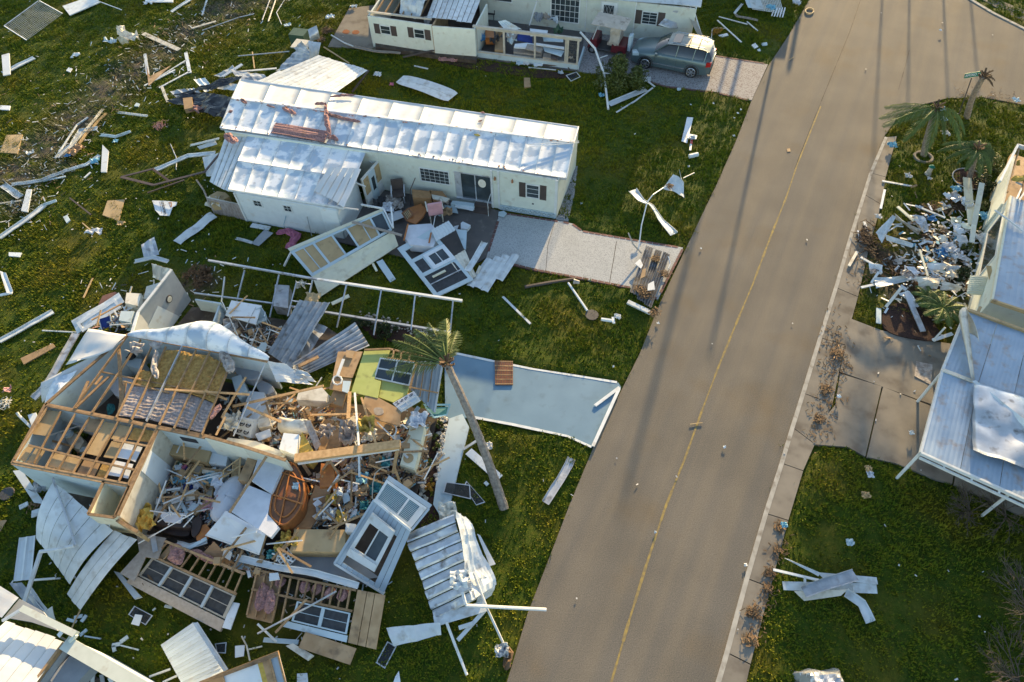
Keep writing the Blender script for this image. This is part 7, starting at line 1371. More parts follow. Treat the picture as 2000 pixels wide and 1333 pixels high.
# ================================================================ left lawn
L=[
 ('S',[(122,12),(180,-8),(196,4),(136,30)],'white_metal',.2,'pair of white folded planks at the top left fence','plank'),
 ('S',[(3,108),(18,104),(20,145),(6,148)],'white_panel',.25,'upright white board at the left edge of the photo','board'),
 ('S',[(200,420),(210,392),(243,390),(232,432)],'tan_board',.1,'tan framed board lying on the left lawn','framed board'),
 ('S',[(0,298),(12,264),(44,263),(34,300)],'tan_board',.1,'tan framed board at the left edge of the photo','framed board'),
 ('S',[(286,128),(292,150),(334,128),(290,168)],'ply',.12,'stained plywood sheet inside the broken white frame','plywood'),
 ('S',[(40,700),(103,671),(108,678),(46,712)],'cardboard',.1,'long brown board lying alone on the left lawn','board'),
 ('S',[(123,424),(131,420),(137,430),(130,436)],'walk_paint',.1,'small pale tile beside the leaning brown stick','tile'),
 ('S',[(17,493),(42,494),(38,502),(17,500)],'white_panel',.12,'small white tray on the left lawn','tray'),
 ('S',[(41,412),(52,370),(62,370),(54,414)],'white_panel',.2,'white narrow board near the long left gutter','board'),
 ('S',[(197,336),(200,283),(212,295),(208,336)],'white_panel',.2,'white narrow board below the bent blue strip','board'),
 ('S',[(0,206),(20,207),(18,215),(0,214)],'white_panel',.1,'small white tile at the left edge beside the ditch','tile'),
 ('S',[(129,138),(134,132),(141,134),(137,141)],'white_panel',.1,'tiny white tile in the dark grass','tile'),
 ('S',[(262,207),(266,201),(273,203),(270,208)],'walk_paint',.1,'tiny pale tile right of the ditch','tile'),
 ('P',[(136,387),(178,420)],.08,'brown','thin brown stick leaning on the left lawn','stick'),('P',[(161,436),(183,455)],.06,'tan_board','thin cream stick above the small wreckage','stick'),('P',[(163,582),(181,544)],.07,'tan_board','thin tan stick lying in the middle of the left lawn','stick'),
 ('P',[(0,466),(60,424),(88,402)],.34,'white_metal','long white gutter running in from the left edge','gutter'),('P',[(85,402),(111,393)],.2,'walk_paint','short pale extension of the long left gutter','gutter'),
 ('P',[(0,668),(104,609)],.3,'white_metal','long straight silver gutter on the lower left lawn','gutter'),('P',[(83,646),(160,650)],.08,'white_trim','thin white rod pointing at the wrecked house','rod'),
 ('P',[(6,144),(68,114)],.4,'white_metal','folded white plank crossing the upright white board','plank'),('P',[(231,221),(288,228)],.14,'white_trim','white double strip on the lawn above the pink clump','strip'),('P',[(282,168),(342,137)],.12,'white_trim','lower white bar of the broken frame','bar'),('P',[(290,164),(364,118)],.1,'white_trim','upper white bar of the broken frame','bar'),('P',[(363,104),(371,143)],.22,'white_panel','white bar standing at the right of the broken frame','bar'),('P',[(283,106),(289,146)],.2,'white_panel','white bar standing at the left of the broken frame','bar'),('P',[(311,172),(371,140)],.12,'white_trim','white bar running down to the tarpaulin','bar'),('P',[(316,170),(328,200)],.18,'offwhite','short cream bar left of the black tarpaulin','bar'),
 ('P',[(280,66),(350,98)],.35,'offwhite','weathered pale boards lying near the ditch','board'),('P',[(374,56),(422,42)],.16,'offwhite','pale board near the top of the ditch','board'),('P',[(395,60),(468,34),(495,28)],.07,'grey_metal','thin grey pole near the top of the ditch','pole'),
 ('P',[(108,310),(150,245),(172,230)],.12,'white_metal','upper thin strip of the white bundle near the ditch','strip'),('P',[(120,308),(168,256),(202,214)],.14,'offwhite','middle cream strip of the white bundle near the ditch','strip'),('P',[(135,306),(170,262),(208,222)],.14,'tan_board','tan strip of the white bundle near the ditch','strip'),('P',[(112,308),(142,284),(158,256),(190,252)],.34,'white_metal','broad white sheet of the bundle near the ditch','sheet'),
 ('P',[(196,265),(226,268),(256,258)],.2,'walk_paint','pale blue curved strip right of the white bundle','strip'),('P',[(125,336),(170,322),(195,304)],.22,'white_metal','bent blue-white strip below the bundle','strip'),('P',[(22,362),(80,354),(126,336)],.24,'white_metal','long thin white sheet running to the left','sheet'),('P',[(0,356),(20,372),(40,386)],.4,'white_metal','bent white panel at the left edge below the ditch','panel'),('P',[(84,354),(128,345)],.12,'walk_paint','thin strip parallel to the long white sheet','strip'),
 ('P',[(0,398),(44,392)],.1,'offwhite','thin pale stick at the left edge','stick'),('P',[(165,348),(177,337)],.1,'white_trim','short white stick above the brown frame','stick'),
 ('P',[(530,-8),(512,40)],.08,'grey_metal','left one of the leaning thin poles at the top','pole'),('P',[(541,-8),(524,42)],.1,'offwhite','right one of the leaning thin poles at the top','pole'),('P',[(557,-2),(540,25),(550,48)],.05,'white_trim','bent thin white rod near the top','rod'),
 ('P',[(1401,40),(1448,83)],.1,'white_trim','long white stick on the grass right of the car','stick'),('P',[(1404,33),(1460,48)],.08,'white_trim','thin white stick above the long one','stick'),('P',[(1459,43),(1480,61)],.08,'white_trim','short white stick right of the long one','stick'),('P',[(1388,92),(1391,58),(1397,55),(1418,56)],.06,'white_trim','bent thin white pole behind the car','pole'),('P',[(1436,28),(1440,33),(1480,41)],.16,'film','translucent curled strip under the lattice heap','strip'),('P',[(1435,27),(1450,8)],.16,'white_trim','short white gutter beside the lattice heap','gutter'),
 ('S',[(1468,88),(1475,84),(1481,91),(1474,95)],'white_panel',.12,'small white box on the grass right of the car','box'),('S',[(1479,97),(1484,95),(1486,99),(1481,100)],'walk_paint',.1,'tiny pale scrap near the small white box','scrap'),('S',[(1486,84),(1498,83),(1499,88),(1490,89)],'walk_paint',.1,'pale scrap on the grass by the road verge','scrap'),('S',[(1403,69),(1420,65),(1423,69),(1408,73)],'white_panel',.1,'translucent white strip on the grass behind the car','strip'),
 ('P',[(406,-6),(395,30)],.12,'white_metal','white strip crossing the metal near the top','strip'),('P',[(378,-4),(336,24)],.26,'white_metal','bent pale strip near the top of the ditch','strip'),('S',[(282,-6),(338,-8),(338,4),(284,4)],'white_panel',.2,'white sheet cut by the top edge','sheet'),
 ('P',[(1723,354),(1784,365)],.11,'white_trim','white stick on the right lawn near the kerb','stick'),('P',[(1728,371),(1720,408)],.12,'white_panel','narrow white strip at the pavement edge','strip'),
]
for k,e in enumerate(L):
    nm=e[-1].replace(' ','_')
    if e[0] == 'S':slab(nm,e[1],e[2],z=e[3],th=.06,label=e[4],cat=e[5])
    elif e[-1] in ('gutter','plank','sheet','panel','strip') and e[2] > .13:gutter(nm,[(*q,.1) for q in e[1]],e[2],e[3],e[4],cat=e[5])
    elif len(e[1]) > 2 or e[-1] in ('rod','pole'):pole(nm,[(*q,.1) for q in e[1]],max(.025,e[2]/2),e[3],e[4],e[5])
    else:plank(nm,e[1][0],e[1][1],e[2],e[3],e[4],e[5],z=.08)
# framed white half tub at left, sign, crumpled sheets
rsheet('bent_bracket',[(0,530,.4),(12,534,.4),(26,570,.3),(14,574,.3)],'white_panel',n=1,label='white bent frame leaning at the left edge',cat='frame',dense=4);plank('frame_bar',(-5,578,.2),(24,572,.3),.14,'white_panel','white foot of the bent frame at the left edge','frame')
sg=T('printed_sheet','torn white printed sheet with sideways lettering on the left lawn','printed sheet',p(320,405));q=Q([(297,392,.12),(346,395,.14),(331,423,.1),(311,421,.1)])
b=B();b.poly([P(k,.12) for k in ((297,392),(320,392.5),(346,395),(344,402),(337,405),(331,422),(312,421),(309,417),(303,411),(300,400))],.012);O('sheet',b,'white_panel',sg)
c1,c2=P((318,395,.136)),P((323,418,.136));text('unknown',(c1+c2)/2,c2-c1,Z.cross(c2-c1),.30,'ink',sg)
b=B();b.poly([P(k,.128) for k in ((311.5,394),(312.5,394),(316.5,417),(315.5,417))],.004);O('printed_line',b,'beige_fabric',sg)
for q_ in ([(329,395.5),(335.5,395.5),(335,397),(329,397)],[(334,397),(335.8,397),(335.5,404),(334,404)],[(331,397),(332,397),(332.4,402),(331.4,402)],[(331,402),(333,402),(335,405),(333,405)]):b=B();b.poly([P(k,.129) for k in q_],.004);O('printed_mark',b,'ink_orange',sg)
for i,(x,y,z,r,m,lab,asp,rot,h) in enumerate(((256,82,.4,.75,'offwhite','large crumpled cream sheet lying beside the ditch',.8,.3,.6),(217,83,.2,.5,'walk_paint','pale blue crumpled plastic left of the cream sheet',.5,0,.3),(238,62,.4,.3,'offwhite','narrow torn tongue of the crumpled cream sheet',1.8,.3,.3),(148,110,.12,.35,'white_panel','crumpled pale blue and white scrap in the dark grass',.5,.5,.2),(186,455,.15,.5,'mattress','small wreckage with a pale rim on the left lawn',.5,.1,.25),(237,438,.12,.24,'tan_board','round tan lid beside the framed board',.7,0,.15),(226,277,.12,.2,'lblue','small blue scrap on the pale curved strip',.8,0,.1),(186,315,.15,.3,'lblue','blue cloth piece on the bent strip',.8,0,.15),(133,305,.2,.22,'blue_plastic','blue scrap at the foot of the white bundle',.8,0,.12),(150,295,.2,.35,'beech','brown curled board lying in the white bundle',1.6,-.5,.2),(16,763,.12,.2,'pink_vinyl','small pink ball shaped scrap on the lower left lawn',.9,0,.2),(60,300,.12,.28,'white_metal','small white crumpled scrap in the ditch',.6,.3,.15),(290,8,.15,.4,'white_panel','white torn sheet at the top near the fence',.5,0,.2),(645,35,.15,.35,'white_panel','white food box pair on the grass beside the pad',.7,0,.2),(562,50,.1,.3,'walk_paint','grey-white tile on the grass above the green cabinet',.7,.3,.1),(691,14,.1,.3,'white_panel','white scrap at the top of the concrete pad',.6,0,.15),(1352,268,.2,.2,'alu','small crumpled foil near the marker stake',.8,0,.1))):crumpled('crumpled_sheet' if m in ('offwhite','walk_paint','white_panel') else 'scrap',(x,y,z),r,m,lab,'sheet' if m == 'offwhite' else 'scrap',h=h,seed=700+i,aspect=asp,rot=rot,n=8)
leafheap((312,247),.45,'round pink-brown leaf clump on the left lawn',m='pink',n=120);leafheap((12,788),.35,'pale leaf clump on the lower left lawn',m='offwhite');leafheap((640,62),.5,'heap of dead leaves beside the concrete pad',m='dry',n=150);leafheap((625,78),.4,'brown twigs heap beside the metal duct',m='dry',n=120)
# fence at the top left
fe=T('wire_fence','sagging chain link fence running to the top left corner','fence',p(30,60));
for a,c in (((8,51,1.0),(52,79,.1)),((77,2,1.2),(122,27,.2)),((190,2,.8),(238,20,.2)),((8,51,1.0),(75,2,1.2))):b=B();b.tube([P(a),P(c)],.035,5);O('fence_post',b,'alu',fe)
q=Q([(8,51,1.0),(75,2,1.2),(122,27,.2),(52,79,.1)]);b=B()
for k in range(26):b.bar(q.pt(k/25,0),q.pt(k/25,1),.012);
for k in range(18):b.bar(q.pt(0,k/17),q.pt(1,k/17),.012)
O('wire_mesh',b,'alu',fe,kind='stuff')
# litter too small to count
b=B();g=random.Random(12);u_=[]
for _ in range(1500):
    x,y=g.uniform(-20,2020),g.uniform(-20,1350);w0=p(x,y);
    dens=.2+.8*(x < 420 and y < 700)+.5*(1680 < x < 1900 and 350 < y < 660)+.2*(y > 1100 and x < 700)
    if g.random() > dens*(.12 if 1000 < x < 1700 else 1):continue
    s=g.uniform(.02,.06);a=g.uniform(0,3.14);d=Vector((math.cos(a),math.sin(a),g.uniform(-.3,.3)))*s;b.bar(w0+Z*.06-d,w0+Z*.06+d,g.uniform(.02,.06),.015)
O('litter',b,'paper',kind='stuff')
for m,n_ in (('wood',260),('offwhite',260),('walk_paint',180),('brown',200),('white_trim',260)):
    b=B()
    for _ in range(n_):
        c,r=SW[g.choice([0,1,2,3,4,5,6,7,8,9,10,17,18,19,20])];x_=c+Vector((g.gauss(0,r*.9),g.gauss(0,r*.9),.08));a=g.uniform(0,3.14);d=Vector((math.cos(a),math.sin(a),g.uniform(-.2,.3)))*g.uniform(.03,.2);b.bar(x_-d,x_+d,g.uniform(.015,.06),.015)
    O('shredded_debris',b,MT[m],kind='stuff')
b=B()
for _ in range(800):
    t=g.random();k=g.choice([((1640,600),(1590,870),22),((1530,1050),(1470,1260),22),((1640,700),(1600,850),30),((1870,180),(1990,200),16),((1710,440),(1680,560),30),((1620,640),(1650,730),25)])
    x=k[0][0]+(k[1][0]-k[0][0])*t+g.gauss(0,k[2]*.5);y=k[0][1]+(k[1][1]-k[0][1])*t+g.gauss(0,k[2]*.5);w0=p(x,y,.06);a=g.uniform(0,3.14);d=Vector((math.cos(a),math.sin(a),g.uniform(-.2,.6)))*g.uniform(.03,.09);b.bar(w0-d,w0+d,g.uniform(.01,.035),.012)
O('dead_leaves',b,'dead_frond',kind='stuff')
for i,(x,y,r) in enumerate(((1634,690,.42),(1468,1196,.3),(1464,1248,.32),(1612,762,.3),(1598,818,.25),(1524,1030,.25),(1520,1075,.2),(1503,1120,.22),(1498,1150,.22))):
    leafheap((x,y),r,['largest heap of dead palm leaves on the pavement by the right driveway','upper curled leaf heap low on the pavement','lower curled leaf heap low on the pavement','small leaf heap on the pavement below the largest one','small leaf heap just above the right lawn corner','leaf heap with a blue scrap at the lawn edge','leaf heap at the lawn edge below the blue scrap','leaf heap at the lawn edge beside the white boards','lowest small leaf heap beside the white boards'][i],n=30+int(r*130))
# ================================================================ RIGHT YARD DEBRIS
R_=[
 ('rsheet',[(1710,455,.3),(1744,420,.9),(1750,424,.8),(1722,476,.2)],'white_metal','white bent gutter rising left of the debris heap'),('rsheet',[(1744,420,.9),(1798,450,.8),(1796,456,.4),(1750,430,.5)],'alu','long white fascia lying across the top of the debris heap'),('rsheet',[(1728,458,.6),(1784,476,.5),(1780,484,.3),(1732,470,.4)],'white_metal','white panel below the long fascia'),('rsheet',[(1780,420,.5),(1802,424,.6),(1818,450,.3),(1805,455,.3)],'alu','curved silver sheet at the right end of the fascia'),
 ('rsheet',[(1708,542,.4),(1760,540,.7),(1790,545,.5),(1710,564,.3)],'white_metal','long curled white sheet along the bottom of the debris heap'),('rsheet',[(1790,540,.6),(1840,545,.5),(1830,565,.4),(1800,568,.3)],'offwhite','curled cream sheet joined to the long white one'),('rsheet',[(1840,548,.5),(1880,560,.5),(1876,568,.4),(1842,566,.3)],'offwhite','cream sheet end near the quilted panel'),
 ('rsheet',[(1768,520,.4),(1784,524,.4),(1796,535,.3),(1784,540,.3)],'mattress','pale mauve board in the middle of the debris heap'),('rsheet',[(1855,424,.4),(1882,424,.4),(1880,434,.3),(1858,434,.3)],'pale_yellow','small cream board at the top right of the heap'),('rsheet',[(1856,434,.4),(1872,436,.4),(1882,458,.3),(1866,460,.3)],'white_panel','white board below the small cream board'),('rsheet',[(1864,460,.45),(1886,460,.45),(1892,480,.3),(1874,484,.3)],'white_panel','square white board right of the blue bags'),('rsheet',[(1876,434,.5),(1892,436,.5),(1896,450,.4),(1884,448,.4)],'pale_yellow','short cream board beside the tall board'),('rsheet',[(1868,490,.5),(1900,506,.4),(1892,512,.3),(1872,504,.4)],'mattress','pale board near the round green bush'),('rsheet',[(1812,514,.5),(1846,516,.5),(1842,528,.3),(1816,530,.3)],'white_panel','white panel with a notched end in the heap centre'),('rsheet',[(1846,518,.45),(1876,520,.4),(1870,532,.3),(1850,528,.3)],'white_panel','white panel right of the notched one'),('rsheet',[(1854,530,.4),(1876,528,.4),(1872,544,.3),(1858,542,.3)],'offwhite','cream bag shaped panel above the curled sheet'),('rsheet',[(1696,515,.3),(1722,520,.3),(1724,534,.2),(1698,528,.2)],'white_panel','white plate with a dark handle at the left of the heap'),('rsheet',[(1831,463,.3),(1848,463,.3),(1850,472,.3),(1836,476,.2)],'offwhite','cream scrap on the brown straw of the heap'),('rsheet',[(1728,505,.3),(1742,500,.3),(1742,512,.2),(1730,512,.2)],'white_metal','bent white flap at the left of the heap'),('rsheet',[(1745,505,.3),(1764,504,.3),(1760,518,.2),(1746,516,.2)],'film','translucent flap beside the bent white flap'),('rsheet',[(1753,574,.4),(1770,570,.4),(1800,596,.3),(1790,602,.2)],'white_metal','white sheet folded under the curled bottom sheet'),('rsheet',[(1862,586,.4),(1880,600,.4),(1860,620,.3),(1850,605,.3)],'film','shiny plastic sheet spread under the small palm')]
for k,(_,c4,m,lab) in enumerate(R_):rsheet('scrap_sheet',c4,m,n=0,label=lab,cat='sheet',crump=.3,cs=1.9,dense=7,nv=9)
for i,(a,c,w_,m,lab) in enumerate((((1753,404,.5),(1785,432,.4),.16,'pale_yellow','pointed cream board at the top left of the heap'),((1787,402,.3),(1846,426,.3),.12,'blue_grey_siding','grey-blue pole at the top of the heap'),((1830,412,.2),(1856,403,.2),.2,'pale_yellow','short cream board on the soil above the heap'),((1889,348,.6),(1894,412,.3),.42,'pale_yellow','tall cream board standing in the mulch circle'),((1894,410,.5),(1897,440,.4),.3,'pale_yellow','lower half of the tall cream board'),((1918,358,1.2),(1902,440,.5),.26,'cream','curved cream gutter upper half beside the right house'),((1902,440,.5),(1898,475,.4),.24,'cream','curved cream gutter lower half beside the right house'),((1681,503,.2),(1720,525,.2),.12,'white_trim','white bar across the left of the heap'),((1682,562,.2),(1708,556,.2),.12,'white_trim','short white bar left of the curled bottom sheet'),((1702,553,.2),(1716,532,.4),.12,'white_trim','white bar rising to the plate with a handle'),((1761,562,.4),(1730,600,.1),.14,'offwhite','cream bar pointing down from the heap'),((1770,572,.6),(1803,648,.2),.26,'alu','long silver beam leaning over the mulch bed'),((1716,603,.1),(1716,632,.1),.22,'walk_paint','pale upright board at the edge of the mulch bed'),((1796,488,.5),(1812,540,.4),.1,'pale_yellow','thin cream stick inside the heap'),((1860,652,.3),(1822,665,.2),.16,'white_panel','white board at the foot of the carport corner'),((1822,666,.2),(1846,640,1.0),.08,'white_trim','thin bar leaning to the carport corner'),((1688,434,.1),(1693,452,.1),.12,'white_panel','small white stick at the pavement edge'),((1677,451,.1),(1681,472,.1),.16,'alu','small silver tube at the pavement edge'),((1658,520,.1),(1674,492,.1),.14,'offwhite','cream stick on the pavement by the brown leaves'),((1812,398,.2),(1820,412,.2),.1,'alu','short grey stick above the heap'),((1728,440,.5),(1762,438,.6),.06,'white_trim','thin bar inside the bent gutter'),((1735,452,.5),(1761,436,.6),.06,'white_trim','second thin bar inside the bent gutter'))):plank('bar' if w_ < .15 else 'board',a,c,w_,m,lab,'bar' if w_ < .15 else 'board')
for i,(x,y,m,r,lab) in enumerate(((1818,429,'blue_plastic',.25,'bright blue scrap at the top of the heap'),(1866,372,'lblue',.28,'pale blue bag beside the mulch circle'),(1836,498,'blue_plastic',.35,'blue printed bag in the heap centre'),(1852,488,'mattress',.4,'silvery bags above the blue printed bag'),(1865,500,'white_panel',.35,'white crumpled bag right of the blue printed bag'),(1810,509,'lblue',.18,'small light blue scrap in the heap'),(1862,390,'alu',.45,'silver bent cowling on the soil'),(1890,405,'white_panel',.35,'white torn pieces beside the tall cream board'),(1795,436,'charcoal',.22,'grey bucket rim under the fascia end'),(1792,432,'ply',.3,'brown rag by the grey bucket'),(1850,540,'offwhite',.3,'cream crumpled piece above the curled bottom sheet'),(1915,470,'paper',.4,'heap of white papers beside the right house wall'),(1920,425,'lblue',.3,'blue and white packet beside the right house wall'),(1837,60,'white_panel',.1,'tiny white scrap on the side road'),(1983,198,'walk_paint',.25,'pale blue crumpled bag at the side road kerb'),(1742,285,'lblue',.28,'bright blue bag at the corner kerb'),(1840,215,'blue_grey_siding',.22,'grey-blue cloth under the corner palm'),(1842,234,'walk_paint',.22,'pale scrap on the corner lawn'),(1846,262,'paper',.25,'white papers on the corner lawn'),(1773,345,'paper',.22,'diamond shaped white paper on the right lawn'),(1814,349,'paper',.12,'small white paper on the right lawn'),(1704,532,'film',.2,'clear plastic beside the plate with a handle'),(1770,540,'film',.3,'clear plastic bag on the curled bottom sheet'),(1715,424,'paper',.2,'small white scrap at the top left of the heap'),(1690,968,'tan_board',.18,'tan scrap on the right lawn'),(1696,917,'tan_board',.16,'tan doll shaped object on the right lawn'),(1699,928,'mattress',.16,'white cloth on the doll shaped object'),(1638,775,'white_panel',.1,'tiny white scrap on the pavement leaf heap'),(1780,846,'white_panel',.12,'tiny white scrap on the concrete driveway'),(1531,1026,'lblue',.14,'small blue scrap on the leaf heap at the lawn edge'),(1659,1060,'walk_paint',.16,'small pale scrap on the right lawn above the boards'))):crumpled('scrap',(x,y,.2),r,m,lab,'scrap',h=r*.8,seed=800+i,n=7)
rsheet('torn_vinyl',[(1790,706,.06),(1822,712,.06),(1818,752,.06),(1786,735,.06)],'film',n=0,label='torn patterned plastic sheet on the concrete driveway',cat='plastic',crump=.04,dense=6)
qp=T('mattress_cover','cream ribbed mattress panel leaning on the right house','mattress',p(1910,570));q=Q([(1895,538,1.5),(1936,541,1.6),(1932,578,1.4),(1887,575,1.3)])
b=B();b.grid(lambda u,v:q.pt(u,v,.12*(1-(2*u-1) ** 6)*(1-(2*v-1) ** 6)+.02*math.sin(v*60)),14,40,.1);O('cover',b,'pale_yellow',qp)
plank('wood_post',(1931,520,2.0),(1938,556,1.8),.2,'tan_board','tan splintered board upper part by the quilted panel','board');plank('wood_post',(1938,556,1.8),(1934,598,1.4),.2,'pale_yellow','tan splintered board lower part by the quilted panel','board')
# tangle of twigs in the heap
b=B()
for _ in range(900):
    t=g.choice([(1705,480,26,20),(1740,510,25,15),(1830,470,25,22),(1830,410,40,12),(1770,530,40,12),(1870,400,20,15),(1690,460,10,18),(1795,560,30,12)]);x,y=g.gauss(t[0],t[2]*.6),g.gauss(t[1],t[3]*.6)
    if x < 1660:continue
    c=p(x,y,g.uniform(.03,.25));a=g.uniform(0,3.14);d=Vector((math.cos(a),math.sin(a),g.uniform(-.4,.4)))*g.uniform(.08,.3);b.bar(c-d,c+d,g.uniform(.012,.03))
O('dry_twigs',b,'dry',kind='stuff')
for m,n_ in (('white_panel',220),('offwhite',160),('alu',80),('lblue',30),('wood',90)):
    b=B()
    for _ in range(n_):x,y=g.gauss(1835,42),g.gauss(500,52);x=max(1700,min(1915,x));c=p(x,y,g.uniform(.05,.35));a=g.uniform(0,3.14);d=Vector((math.cos(a),math.sin(a),g.uniform(-.4,.4)))*g.uniform(.05,.26);b.bar(c-d,c+d,g.uniform(.03,.16),.015,(g.uniform(-.6,.6),g.uniform(-.6,.6),1))
    O('shredded_debris',b,MT[m],kind='stuff')
# white boards pile on the right lawn
for i,(c4,m,lab) in enumerate((([(1527,1136,.2),(1712,1140,.25),(1714,1160,.15),(1530,1153,.15)],'white_metal','broad white board lying flat at the bottom of the lawn pile'),([(1596,1118,.35),(1712,1128,.3),(1714,1142,.25),(1610,1132,.3)],'white_metal','upper white board of the lawn pile'),([(1550,1155,.35),(1655,1152,.4),(1642,1164,.3),(1570,1174,.25)],'offwhite','pointed cream board at the front of the lawn pile'),([(1532,1090,.3),(1540,1093,.3),(1604,1120,.35),(1598,1126,.3)],'white_metal','long white board pointing up left from the lawn pile'))):rsheet('siding_board',c4,m,n=1,amp=.02,label=lab,cat='board',crump=.05,dense=4)
gutter('grey_gutter',[(1570,1158,.5),(1620,1140,.55),(1670,1122,.5)],.42,'grey_metal','dark grey gutter lying across the white boards');gutter('white_gutter',[(1652,1158,.3),(1682,1180,.2),(1700,1216,.1)],.34,'white_metal','white gutter pointing down right from the lawn pile')
plank('rod',(1510,1113,.25),(1600,1134,.35),.09,'white_trim','thin white rod on the left of the lawn pile','rod');plank('clip',(1572,1128,.35),(1572,1140,.3),.08,'white_trim','short white clip on the thin rod','clip');plank('clip',(1667,1144,.4),(1668,1156,.4),.07,'white_trim','short upright clip at the right of the grey gutter','clip')
bb_=B();c=p(1604,1362,.0);bb_.grid(lambda u,v:c+Vector((.8*(2*u-1),.85*(2*v-1),0))*(1+.1*noise.noise(Vector((u*4,v*4,1))))+Z*max(.02,1.0*(1-max(abs(2*u-1),abs(2*v-1)) ** 4)+.35*noise.noise(Vector((u*5,v*5,3)))),16,16,.02);O('tarp_bundle',bb_,'alu',None,'silver wrapped bundle at the bottom edge of the right lawn','bundle')
# lattice heap at the top by the road
lh=T('lattice_heap','round white lattice panel heap at the top beside the road','lattice',p(1490,15));q=Q([(1452,-8,.6),(1520,-12,.6),(1530,28,.3),(1462,18,.4)])
b=B()
for k in range(22):b.bar(q.pt(k/21,0,.02),q.pt(k/21,1-.25*abs(k-12)/12,.02),.035,.02)
for k in range(16):b.bar(q.pt(.1,k/15,.04),q.pt(1,k/15,.04),.035,.02)
O('laths',b,'white_trim',lh,kind='stuff');b=B();q.plate(b,0,.45,0,.9,0,.03);O('solid_panel',b,'walk_paint',lh)
q=Q([(1511,16,.4),(1535,16,.4),(1530,35,.3),(1505,32,.3)]);cb=T('louvre_shutter','white slatted shutter lying below the lattice heap','shutter',p(1520,30));
for k in range(5):b=B();q.vbar(b,.08+k*.21,.09,0,.04);O('slat',b,'white_panel',cb)
crumpled('blue_cloth',(1506,18,.6),.35,'lblue','blue and white cloth on the lattice heap','cloth',h=.3,seed=41);crumpled('white_scrap',(1555,8,.3),.35,'mattress','white tub piece beside the lattice heap','tub',h=.3,seed=42)
pole('hose_ring',[(1581+8*math.cos(a),22+5.5*math.sin(a),.06) for a in np.linspace(0,6.0,17)],.05,'tan_board','tan ring of hose lying on the road near the top','hose')
for i,(a,c) in enumerate((((1348,829),(1372,826)),((1541,118),(1550,112)))):plank('straw',a,c,.03,'tan_board',['thin straw lying on the road by the centre line','tan card lying on the road near the car'][i],'straw')
slab('card',[(1537,291),(1543,290),(1544,296),(1538,297)],'cardboard',z=.03,label='small tan card lying on the road',cat='card')
# ================================================================ SIGN
st_=T('street_sign','green street name sign on a thin leaning post at the corner','street sign',p(1872,226))
tp=P((1898,152,2.35));b=B();b.tube([p(1872,226),tp],.03,8);O('post',b,'charcoal',st_)
sd_=P((1915,144,2.5))-P((1884,149,2.5));L_=sd_.length;sd_.normalize();sn=sd_.cross(Z).normalized();sc0=(P((1915,144,2.5))+P((1884,149,2.5)))/2
upv=(Z*.8+sn*-.35).normalized();b=B();b.box(sc0-upv*.13,L_,.03,.26,sd_,sd_.cross(upv).normalized(),upv);O('sign_plate',b,'sign_green',st_)
nrm=sd_.cross(upv).normalized()
if nrm.y > 0:nrm=-nrm
text('AMOKO',sc0+nrm*.02-sd_*.12,sd_,upv,.20,'sign_white',st_);text('ST',sc0+nrm*.02+sd_*.40,sd_,upv,.11,'sign_white',st_)
# ================================================================ VEGETATION
def leafy(name,c,rx,ry,rz,n,size,m,parent,g,clumps=14,kind=None):
    C0=Vector(c);cl=[]
    for _ in range(clumps):
        a=g.uniform(0,6.283);r=math.sqrt(g.random());cl.append((C0+Vector((math.cos(a)*rx*r,math.sin(a)*ry*r,rz*g.uniform(.2,1)*(1.15-r*.6))),g.uniform(.22,.42)*min(rx,ry)))
    V=[];F=[]
    for i in range(n):
        q,r=cl[i % clumps];d=Vector((g.gauss(0,1),g.gauss(0,1),g.gauss(0,1))).normalized()*r*g.uniform(.5,1.1);w0=q+d;
        if w0.z < .03:w0.z=.03
        t=Vector((g.gauss(0,1),g.gauss(0,1),g.gauss(0,.6))).normalized();s=t.cross(Vector((g.gauss(0,1),g.gauss(0,1),g.gauss(0,1)))).normalized();k=size*g.uniform(.6,1.3);o=len(V)
        V += [w0-t*k,w0+s*k*.35,w0+t*k,w0-s*k*.35];F.append((o,o+1,o+2,o+3))
    b=B();b.v=[tuple(v) for v in V];b.f=F;return O(name,b,MT[m],parent,kind=kind),cl
def bush(name,px,rx,rz,n,label,m='leaf',size=.07,seed=1,ry=None,clumps=14):
    g=random.Random(seed);t=T(name,label,'shrub',p(*px));c=p(*px);_,cl=leafy('foliage',c,rx,ry or rx,rz,n,size,m,t,g,clumps)
    b=B()
    for q,r in cl:b.tube([c+Vector((g.gauss(0,.06),g.gauss(0,.06),0)),c.lerp(q,.5)+Vector((0,0,.05)),q],.03,4,.01)
    O('stems',b,'twig',t,kind='stuff');return t
bush('round_shrub',(1210,162),1.5,1.3,7500,'round olive shrub under the bent white downpipe beside the car',seed=3,clumps=34,ry=1.35,size=.10)
bush('small_bush',(1882,492),.36,.55,900,'small round bright green bush in the debris heap',seed=4,size=.05)
bush('shrub',(1915,372),.55,.9,1300,'dark green bush beside the curved cream gutter','leaf_dark',seed=5);bush('shrub',(1915,410),.4,.6,800,'lighter green bush below the dark one at the right house',seed=6)
bush('shrub',(1876,545),.45,.7,900,'dark low bush left of the quilted panel','leaf_dark',seed=7);bush('shrub',(1925,330),.9,.7,1400,'wide low shrub at the corner of the right house','leaf',seed=8)
bush('yellow_shrub',(1400,66),.4,.4,420,'small yellow shrub behind the parked car','flower',seed=9,size=.06);bush('green_bush',(752,645),.55,.5,900,'dark green bush under the screen frame end','leaf_dark',seed=10);bush('green_bush',(705,635),.4,.4,600,'small green bush between sheets and screen frame','leaf_dark',seed=11)
